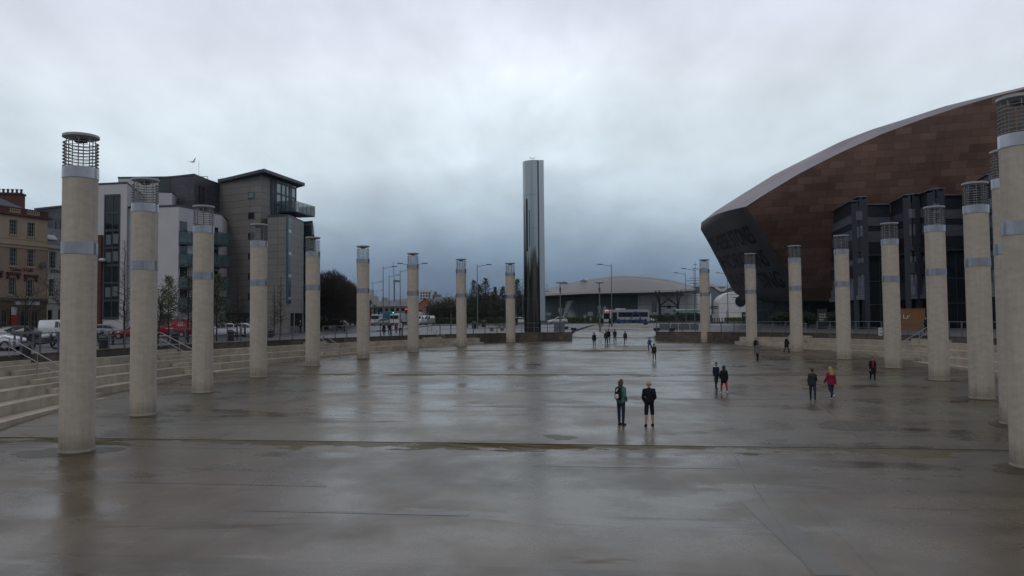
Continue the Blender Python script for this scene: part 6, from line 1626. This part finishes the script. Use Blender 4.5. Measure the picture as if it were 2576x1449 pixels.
# ================================================================ PEOPLE
SKIN = mat('skin', (.42, .24, .17), .55, var=.05); HD = mat('dark hair', (.022, .015, .011), .6); HB = mat('blonde hair', (.32, .22, .11), .6); HBR = mat('brown hair', (.07, .042, .026), .6)
cloth = {}
def C_(nm, c):
    if nm not in cloth: cloth[nm] = mat(nm+' cloth', c, .9, var=.2, scale=4, bump=.35, bscale=9, spec=.2)
    return cloth[nm]
BLK = C_('black', (.013, .013, .016)); NVY = C_('navy', (.016, .022, .045)); JNS = C_('jeans', (.020, .030, .055)); CHC = C_('charcoal', (.030, .031, .035)); GRY = C_('grey', (.13, .14, .15))
TEAL = C_('teal', (.085, .17, .165)); REDC = C_('red', (.38, .02, .03)); PINK = C_('pink', (.25, .016, .045)); BLUE = C_('blue', (.03, .055, .20)); GRN = C_('dark green', (.018, .026, .020)); MAR = C_('maroon', (.12, .02, .025)); WHT = C_('white', (.5, .5, .52)); TAN_ = C_('khaki', (.10, .085, .055))
def remesh(mb, name, m, parent, vox, smooth=3):
    me = bpy.data.meshes.new('tmp'); me.from_pydata(mb.v, [], mb.f); ob = bpy.data.objects.new('tmp', me); col.objects.link(ob)
    bm = bmesh.new(); bm.from_mesh(me); bmesh.ops.recalc_face_normals(bm, faces=bm.faces); bm.to_mesh(me); bm.free()
    r = ob.modifiers.new('r', 'REMESH'); r.mode = 'VOXEL'; r.voxel_size = vox; r.use_smooth_shade = True
    s = ob.modifiers.new('s', 'SMOOTH'); s.factor = .5; s.iterations = smooth
    dg = bpy.context.evaluated_depsgraph_get(); out_ = bpy.data.meshes.new_from_object(ob.evaluated_get(dg)); bpy.data.objects.remove(ob); bpy.data.meshes.remove(me)
    out_.materials.clear(); out_.materials.append(m); out_.name = name; out_.polygons.foreach_set('use_smooth', [True]*len(out_.polygons))
    o = bpy.data.objects.new(name, out_); col.objects.link(o); o.parent = parent; return o
def person(label, loc, face, H, legs=(10, -10), knees=(5, 10), arms=(8, -8), elbows=(15, 15), abd=(8, 8), top=BLK, bottom=JNS, shoes=BLK, sole=None, hair=HD, hairstyle='short', coat=.0, shorts=False, flare=0.0,
           group='people on the plaza', fine=False, child=False, pockets=False, headturn=0, bend=0, bulk=1.0, collar=None, name='person', sit=False, stance=.0, trim=None, cat='person'):
    """face: direction the figure looks, degrees, 0 = away from the camera (+y), 180 = towards it"""
    t = thing(name, label, cat, loc, R(-face), group); s = H/1.75; hk = 1.12 if child else 1.0
    def S(x, y, z): return V(x*s, y*s, z*s)
    b = R(bend)
    hipz = .93
    # lowest foot defines the ground: compute leg chain first
    def leg(side, a, k):
        a, k = R(a), R(k); hip = V(side*.09, 0, hipz); kn = hip+V(side*(.015+stance*.5), math.sin(a)*.44, -math.cos(a)*.44); an = kn+V(side*stance*.4, math.sin(a-k)*.42, -math.cos(a-k)*.42)
        return hip, kn, an, a-k
    LG = [leg(-1, legs[0], knees[0]), leg(1, legs[1], knees[1])]
    if sit: LG = [(V(x*.09, 0, .45), V(x*.11, .42, .47), V(x*.11, .44, .08), 0) for x in (-1, 1)]
    dz = .085-min(l[2].z for l in LG); hz = (.45 if sit else hipz)+dz
    for i, l in enumerate(LG): LG[i] = (l[0]+V(0, 0, dz), l[1]+V(0, 0, dz), l[2]+V(0, 0, dz), l[3])
    sp_ = V(0, math.sin(b), math.cos(b))
    pel = V(0, 0, hz+.03); wst = pel+sp_*.14; chs = pel+sp_*.36; nck = pel+sp_*.51; hd0 = nck+sp_*.085+V(0, .012, 0); hd1 = hd0+V(0, .008, .09*hk)
    sh = [pel+sp_*.432+V(x*.158*bulk, 0, 0) for x in (-1, 1)]
    AR = []
    for i, x in enumerate((-1, 1)):
        a, e, ab = R(arms[i]), R(elbows[i]), R(abd[i]); el = sh[i]+V(x*math.sin(ab)*.28, math.sin(a)*.28, -math.cos(a)*math.cos(ab)*.28)
        if pockets: wr = V(x*.175, .10, hz+.05); 
        else: wr = el+V(x*math.sin(ab)*.08, math.sin(a+e)*.25, -math.cos(a+e)*.25)
        AR.append((sh[i], el, wr))
    vox = .011 if fine else .018
    # ---- body, one continuous surface
    mb = MB(); n = 10
    def cp(a, ra, c_, rc): mb.capsule(a*s, ra*s, c_*s, rc*s, n)
    cp(pel+V(-.06, 0, 0), .105, pel+V(.06, 0, 0), .105); cp(pel, .12, wst, .105); cp(wst, .105, chs, .125); cp(chs+V(-.07, 0, 0), .105, chs+V(.07, 0, 0), .105); cp(nck-sp_*.045, .055, sh[0], .048); cp(nck-sp_*.045, .055, sh[1], .048); cp(chs, .10, nck-sp_*.03, .06); cp(nck-sp_*.04, .055, hd0, .052)
    cp(hd0+V(0, .01, .02), .070*hk, hd1, .088*hk); cp(hd1+V(0, -.02, -.005), .078*hk, hd1+V(0, .015, .03), .072*hk); cp(hd0+V(0, .055, -.015), .035*hk, hd0+V(0, .03, .01), .05*hk)          # skull, jaw
    tr = R(headturn); fd = V(math.sin(tr), math.cos(tr), 0); sd_ = V(fd.y, -fd.x, 0); hc = hd0.lerp(hd1, .55)
    cp(hc+fd*.085*hk+V(0, 0, .012), .010, hc+fd*.105*hk+V(0, 0, -.018), .015)                                   # nose
    for x in (-1, 1): cp(hc+sd_*x*.086*hk+V(0, 0, .015), .014, hc+sd_*x*.088*hk+V(0, 0, -.018), .011)              # ears
    for hip, kn, an, la in LG:
        cp(hip, .088, kn, .055); cp(kn, .055, kn.lerp(an, .35), .058); cp(kn.lerp(an, .3), .058, an, .036); fy = math.cos(la)
        cp(an+V(0, -.03, -.04), .035, an+V(0, .14*fy, -.055+.10*max(0, -math.sin(la))*-1), .030)
    for i, (a, e_, w_) in enumerate(AR):
        x = (-1, 1)[i]; cp(a, .050, e_, .038); cp(e_, .040, w_, .027); d = (w_-e_).normalized(); pal = w_+d*.075; cp(w_, .028, pal, .036)
        q = V(0, 1, 0)-d*d.y
        if q.length < .3: q = V(0, 0, 1)-d*d.z
        q.normalize(); inw = V(-x, 0, 0)
        for k, (o_, ln) in enumerate(((.027, .070), (.009, .080), (-.009, .074), (-.026, .058))):                 # four fingers, unequal and curled
            r0 = w_+d*.095+q*o_; r1 = r0+(d+inw*.25)*ln*.5; r2 = r1+(d*.6+inw*.75)*ln*.5; mb.capsule(r0*s, .0095*s, r1*s, .009*s, 6); mb.capsule(r1*s, .009*s, r2*s, .0075*s, 6)
        th = w_+d*.035+q*.028; mb.capsule(th*s, .012*s, (th+(d*.6+q*.8)*.035)*s, .011*s, 6); mb.capsule((th+(d*.6+q*.8)*.035)*s, .011*s, (th+(d*.95+q*.9)*.055)*s, .009*s, 6)
    remesh(mb, 'body', SKIN, t, (.0075 if fine else .014)*max(s, .8), 2)
    # ---- jacket: torso and sleeves, ends at wrist and hem
    mb = MB(); g = .018+.012*bulk; hem = pel+V(0, 0, .02-coat)
    for (a, ra, c_, rc) in ((pel+V(-.065, 0, .03), .10+g, pel+V(.065, 0, .03), .10+g), (pel+V(0, 0, .03), .12+g*.8, wst, .11+g), (wst, .11+g, chs, .13+g*bulk), (chs+V(-.07*bulk, 0, -.02), .10+g*.7, chs+V(.07*bulk, 0, -.02), .10+g*.7), (nck-sp_*.055, .058, sh[0], .046+g*.5), (nck-sp_*.055, .058, sh[1], .046+g*.5), (chs, .10+g, nck-sp_*.035, .058+g*.6), (nck-sp_*.05, .07, nck-sp_*.01, .062)): cp(a, ra, c_, rc)
    if coat: 
        for x in (-1, 0, 1): cp(pel+V(x*.06, 0, .02), .115+g, hem+V(x*(.07+flare), 0, 0), .10+g+flare*.5)
    for a, e_, w_ in AR: cp(a, .047+g*.7, e_, .042+g*.7); cp(e_, .044+g*.75, w_, .034+g*.6)
    remesh(mb, 'coat' if coat else 'jacket', top, t, vox*1.15, 3)
    if collar: mb = MB(); cp(nck-sp_*.04+V(-.03, 0, 0), .072, nck-sp_*.015+V(.03, -.0, 0), .068); remesh(mb, 'collar', collar, t, .014, 1)
    if trim: mb = MB(); mb.capsule((chs+V(-.03, .128, .08))*s, .035*s, (pel+V(0, .14, .05))*s, .035*s, 8); mb.capsule((chs+V(.03, .128, .08))*s, .035*s, (pel+V(.0, .14, .05))*s, .035*s, 8); remesh(mb, 'shirt_front', trim, t, .014, 1)
    # ---- trousers or shorts
    mb = MB(); cp(pel+V(-.055, 0, 0), .114, pel+V(.055, 0, 0), .114); cp(pel, .118, pel+V(0, 0, .06), .115)
    for hip, kn, an, la in LG:
        cp(hip, .098, kn, .068 if not shorts else .080)
        if not shorts: cp(kn, .066, kn.lerp(an, .4), .064); cp(kn.lerp(an, .4), .063, kn.lerp(an, .93), .050)
    remesh(mb, 'shorts' if shorts else 'trousers', bottom, t, vox*1.1, 2)
    for hip, kn, an, la in LG:
        mb = MB(); heel = max(-.055, -.055); k_ = -math.sin(la); fy = math.cos(la); up_ = k_*.10
        a_, b_ = an+V(0, -.045, -.045), an+V(0, .165*fy+.02, -.048-max(0, up_)); mb.capsule(a_*s, .042*s, b_*s, .036*s, 8); mb.capsule(an*s, .048*s, (an+V(0, .06*fy, -.04))*s, .042*s, 8)
        so_ = remesh(mb, 'shoe', shoes, t, .013, 1)
        if sole: mb = MB(); mb.capsule((a_+V(0, 0, -.028))*s, .024*s, (b_+V(0, 0, -.024))*s, .022*s, 6); mb.build('sole', sole, so_, False)
    # ---- hair
    if hair:
        mb = MB(); cp(hd1+V(0, -.022, .008), .088*hk, hd1+V(0, .022, .040), .076*hk); cp(hd1+V(0, -.045, -.04), .062*hk, hd1+V(0, -.03, .02), .075*hk)
        if hairstyle in ('bob', 'hood'): 
            for x in (-1, 1): cp(hd1+V(x*.055, -.03, 0), .05*hk, hd0+V(x*.06, -.035, -.03), .042*hk)
            cp(hd1+V(0, -.05, 0), .065*hk, hd0+V(0, -.06, -.04), .06*hk)
        if hairstyle == 'long':
            for x in (-1, 0, 1): cp(hd1+V(x*.045, -.04, 0), .06*hk, chs+V(x*.06, -.13, .04), .055)
        remesh(mb, 'hood' if hairstyle == 'hood' else 'hair', hair, t, .013, 2)
    # face details where the face is seen
    for x in (-1, 1): mb = MB(); mb.sphere((hc+fd*.086*hk+sd_*x*.032*hk+V(0, 0, .012))*s, .0095*s, 8, 5); mb.build('eye', BLK, t, False)
    mb = MB(); mb.capsule((hc+fd*.083*hk-sd_*.020+V(0, 0, -.042))*s, .006*s, (hc+fd*.083*hk+sd_*.020+V(0, 0, -.042))*s, .006*s, 6); mb.build('mouth', MAR, t, False)
    return t, dict(s=s, pel=pel, wst=wst, chs=chs, nck=nck, AR=AR)
def FL(px, py, hp, up_=False):
    """ground point and height in metres of a figure whose feet are at px, py and who is hp working pixels tall"""
    p = onup(px, py) if up_ else onfloor(px, py); return (p.x, p.y, p.z), hp/F*p.y
def P_(label, px, py, ptop, up_=False, **k):
    loc, H = FL(px, py, py-ptop, up_); face = k.pop('face', 0); return person(label, loc, face, H, **k)
# two adults in front
t, w_ = P_('woman in a teal jacket and dark jeans wearing a backpack, looking right', 1563, 1070, 956, face=38, legs=(3, -2), knees=(2, 2), pockets=True, top=TEAL, bottom=JNS, shoes=CHC, sole=GRY, hair=HBR, hairstyle='bob', fine=True, coat=.05, headturn=25)
bp = thing('backpack', 'black and white backpack worn by the woman in the teal jacket', 'backpack', tuple(t.location), t.rotation_euler[2]); s = w_['s']
def B_(nm, mb, m, par=None): return mb.build(nm, m, par or bp, False)
mb = MB(); mb.capsule((w_['wst']+V(0, -.235, -.02))*s, .105*s, (w_['chs']+V(0, -.215, .05))*s, .09*s, 12); mb.capsule((w_['wst']+V(.05, -.22, -.02))*s, .10*s, (w_['chs']+V(.04, -.20, .06))*s, .085*s, 12); mb.capsule((w_['wst']+V(-.05, -.22, -.02))*s, .10*s, (w_['chs']+V(-.04, -.20, .06))*s, .085*s, 12); remesh(mb, 'pack', BLK, bp, .014, 3)
mb = MB(); mb.capsule((w_['wst']+V(-.02, -.315, -.03))*s, .05*s, (w_['wst']+V(-.02, -.31, .06))*s, .05*s, 8); mb.capsule((w_['wst']+V(.03, -.315, -.03))*s, .05*s, (w_['wst']+V(.03, -.31, .06))*s, .05*s, 8); remesh(mb, 'front_pocket', WHT, bp, .012, 1)
mb = MB(); mb.capsule((w_['chs']+V(-.02, -.285, -.02))*s, .035*s, (w_['chs']+V(.02, -.285, .07))*s, .035*s, 8); remesh(mb, 'pale_panel', WHT, bp, .012, 1)
for x in (-1, 1):
    mb = MB(); mb.path([(w_['chs']+V(x*.09, -.16, .10))*s, (w_['nck']+V(x*.10, 0, .005))*s, (w_['chs']+V(x*.11, .15, .02))*s, (w_['wst']+V(x*.15, .03, -.02))*s, (w_['wst']+V(x*.08, -.15, -.06))*s], .016*s, 6); mb.build('strap', BLK, bp, False)
P_('bald man in a black jacket and black shorts, seen from behind', 1634, 1073, 960, face=-4, legs=(-4, 5), knees=(0, 2), pockets=True, top=BLK, bottom=BLK, shoes=BLK, sole=WHT, hair=None, fine=True, shorts=True, bulk=1.2, stance=.05, coat=.03, headturn=20)
# pair walking together
P_('boy in a navy coat walking towards the camera beside the girl in red leggings', 1802, 978, 911, face=168, legs=(-16, 20), knees=(18, 2), stance=.03, arms=(-4, 6), top=NVY, bottom=JNS, shoes=CHC, child=True, coat=.08, collar=WHT, fine=True)
P_('girl in a black coat, red leggings and white trainers', 1822, 990, 919, face=10, legs=(24, -6), knees=(22, 30), arms=(10, -12), elbows=(40, 40), top=BLK, bottom=REDC, shoes=WHT, child=True, coat=.20, hair=HD, hairstyle='hood', fine=True, stance=.06)
P_('boy in a charcoal hooded jacket walking away left of the pink jacket', 2045, 1007, 927, face=20, legs=(14, -14), knees=(6, 16), arms=(-6, 22), elbows=(20, 50), top=CHC, bottom=JNS, shoes=BLK, sole=WHT, coat=.10, headturn=55, fine=True, child=True, collar=CHC)
P_('girl with long blonde hair in a pink jacket', 2091, 1006, 924, face=-5, legs=(-16, 10), knees=(44, 2), arms=(6, -8), elbows=(35, 8), abd=(14, 14), top=PINK, bottom=JNS, shoes=WHT, sole=BLK, hair=HB, hairstyle='long', coat=.10, fine=True, child=True)
P_('woman in a long black coat open over a red top, with green shoes', 2196, 960, 898, face=192, legs=(8, -12), knees=(2, 12), arms=(-8, 10), top=BLK, bottom=BLK, shoes=TEAL, sole=WHT, coat=.30, flare=.03, hairstyle='bob', trim=REDC, fine=True)
# children in the middle
P_('boy in a blue jacket running towards the left', 1635, 882, 846.5, face=-10, legs=(42, -30), knees=(60, 20), arms=(-45, 40), elbows=(70, 60), abd=(20, 35), top=BLUE, bottom=BLK, shoes=BLK, child=True, bend=14)
P_('boy in a dark green coat walking away behind the running boy', 1646, 907, 865, face=5, legs=(12, -18), knees=(4, 16), arms=(-6, 4), top=GRN, bottom=JNS, shoes=BLK, child=True, coat=.12)
P_('boy in a maroon and black top jumping on one foot, rightmost of the far group', 1573, 866, 833, face=5, legs=(-6, -30), knees=(2, 70), arms=(10, -8), top=C_('dark maroon', (.05, .018, .022)), bottom=JNS, shoes=BLK, child=True)
P_('boy in a dark jacket with hands in pockets in the far group, second from right', 1547, 862, 828, face=0, legs=(6, -12), knees=(2, 20), pockets=True, top=CHC, bottom=BLK, shoes=BLK, child=True)
P_('boy with a yellow hood in a charcoal jacket, front of a pair', 1525, 868, 831, face=0, legs=(4, -6), knees=(2, 5), top=CHC, bottom=CHC, shoes=BLK, child=True, collar=C_('yellow', (.30, .32, .06)), coat=.05)
P_('boy in black partly hidden behind the boy with the yellow hood', 1531, 863, 828, face=0, legs=(6, -6), top=BLK, bottom=BLK, shoes=BLK, child=True)
P_('lone boy in a black jacket, leftmost of the far group', 1495, 873, 836.5, face=3, legs=(4, -8), knees=(0, 6), top=BLK, bottom=JNS, shoes=BLK, child=True, collar=GRY)
P_('woman in a dark coat pointing left on the wide steps', 1535, 823, 797.6, True, face=-15, legs=(16, -14), arms=(5, 70), top=BLK, bottom=BLK, shoes=BLK, coat=.15)
P_('man in a dark jacket standing on the wide steps holding a child by the hand', 1515, 823, 796.6, True, face=0, legs=(5, -5), top=GRN, bottom=BLK, shoes=BLK)
P_('small child in black standing left of the man on the wide steps', 1507, 823, 811, True, face=0, legs=(5, -5), top=BLK, bottom=BLK, shoes=BLK, child=True)
# right side
P_('woman in a pale grey coat wearing a dark backpack, before the eighth right column', 1906, 907, 862, face=-8, legs=(-10, 10), knees=(2, 4), arms=(6, -6), top=GRY, bottom=BLK, shoes=BLK, coat=.26, hairstyle='hood')
P_('person in black standing against the foot of the second far right column', 1901.5, 888, 850, face=180, legs=(2, -2), top=BLK, bottom=BLK, shoes=BLK, coat=.10)
P_('woman in a flapping black coat right of the second far right column', 1979, 886, 846, face=150, legs=(14, -14), knees=(4, 8), arms=(20, -10), top=BLK, bottom=BLK, shoes=BLK, coat=.30, flare=.07)
P_('woman in black standing beside a sitting child near the right terrace', 2197, 881, 839, face=30, legs=(6, -6), top=BLK, bottom=BLK, shoes=WHT, coat=.12, hairstyle='bob')
P_('child in maroon and black beside the woman near the right terrace', 2211, 882, 852, face=200, legs=(4, -4), top=MAR, bottom=BLK, shoes=BLK, child=True, coat=.08)
P_('child in a bright red jacket near the right terrace', 2222, 883, 856, face=190, legs=(4, -4), top=REDC, bottom=BLK, shoes=BLK, child=True)
P_('dark dressed person walking past the orange container', 2330, 836, 797.5, True, face=200, legs=(16, -16), top=BLK, bottom=BLK, shoes=BLK, coat=.1)
# left upper paving
P_('girl in a wide black coat behind the railing, leftmost of four', 966, 844, 813.5, True, face=180, legs=(4, -4), top=BLK, bottom=BLK, shoes=BLK, coat=.32, flare=.06, hairstyle='bob', hair=HBR)
P_('person in a black puffer jacket behind the railing, second of four', 980, 844, 810.5, True, face=180, legs=(3, -3), arms=(10, 10), elbows=(60, 60), top=BLK, bottom=BLK, shoes=BLK, bulk=1.2)
P_('person in a maroon jacket behind the railing, third of four', 997, 840, 809.5, True, face=185, legs=(8, -8), top=MAR, bottom=JNS, shoes=WHT, coat=.1)
P_('man in a navy and white jacket behind the railing, rightmost of four', 1007, 844, 808, True, face=180, legs=(6, -6), arms=(15, 15), elbows=(40, 40), top=WHT, bottom=JNS, shoes=BLK, trim=NVY, bulk=1.15)
P_('tall person in navy half hidden behind the navy and white jacket', 1011, 839, 804, True, face=180, legs=(3, -3), top=NVY, bottom=JNS, shoes=BLK)
P_('person in black leaning over beside a companion before the brown trees', 854, 836, 804.5, True, face=100, legs=(26, -20), knees=(5, 20), arms=(40, 20), top=BLK, bottom=BLK, shoes=BLK, bend=18)
P_('person in an olive jacket standing beside the leaning one', 866, 836, 804.8, True, face=250, legs=(5, -5), arms=(20, 0), top=TAN_, bottom=JNS, shoes=BLK)
P_('dark dressed person just left of the steel tower', 1298, 820, 795.7, True, face=180, legs=(6, -6), top=BLK, bottom=BLK, shoes=BLK, coat=.1)
loc = (*xyat(756, 101.5), 0.0); person('pale haired person standing at the tan tower entrance', loc, 200, 1.72, top=CHC, bottom=BLK, shoes=BLK, hair=HB, arms=(30, 10), elbows=(60, 10))

# ================================================================ damp air
mb = MB(); mb.box((0, 2700, 140), (9000, 6200, 300))
hz = mb.build('haze', (hm := bpy.data.materials.new('damp air'))); tag(hz, 'thin damp air over the whole scene', 'haze', kind='stuff')
hm.use_nodes = True; t = hm.node_tree; t.nodes.clear(); o_ = t.nodes.new('ShaderNodeOutputMaterial'); pv_ = t.nodes.new('ShaderNodeVolumePrincipled')
pv_.inputs['Color'].default_value = (.72, .85, 1.0, 1); pv_.inputs['Density'].default_value = .00009; pv_.inputs['Anisotropy'].default_value = .2
t.links.new(pv_.outputs[0], o_.inputs['Volume'])
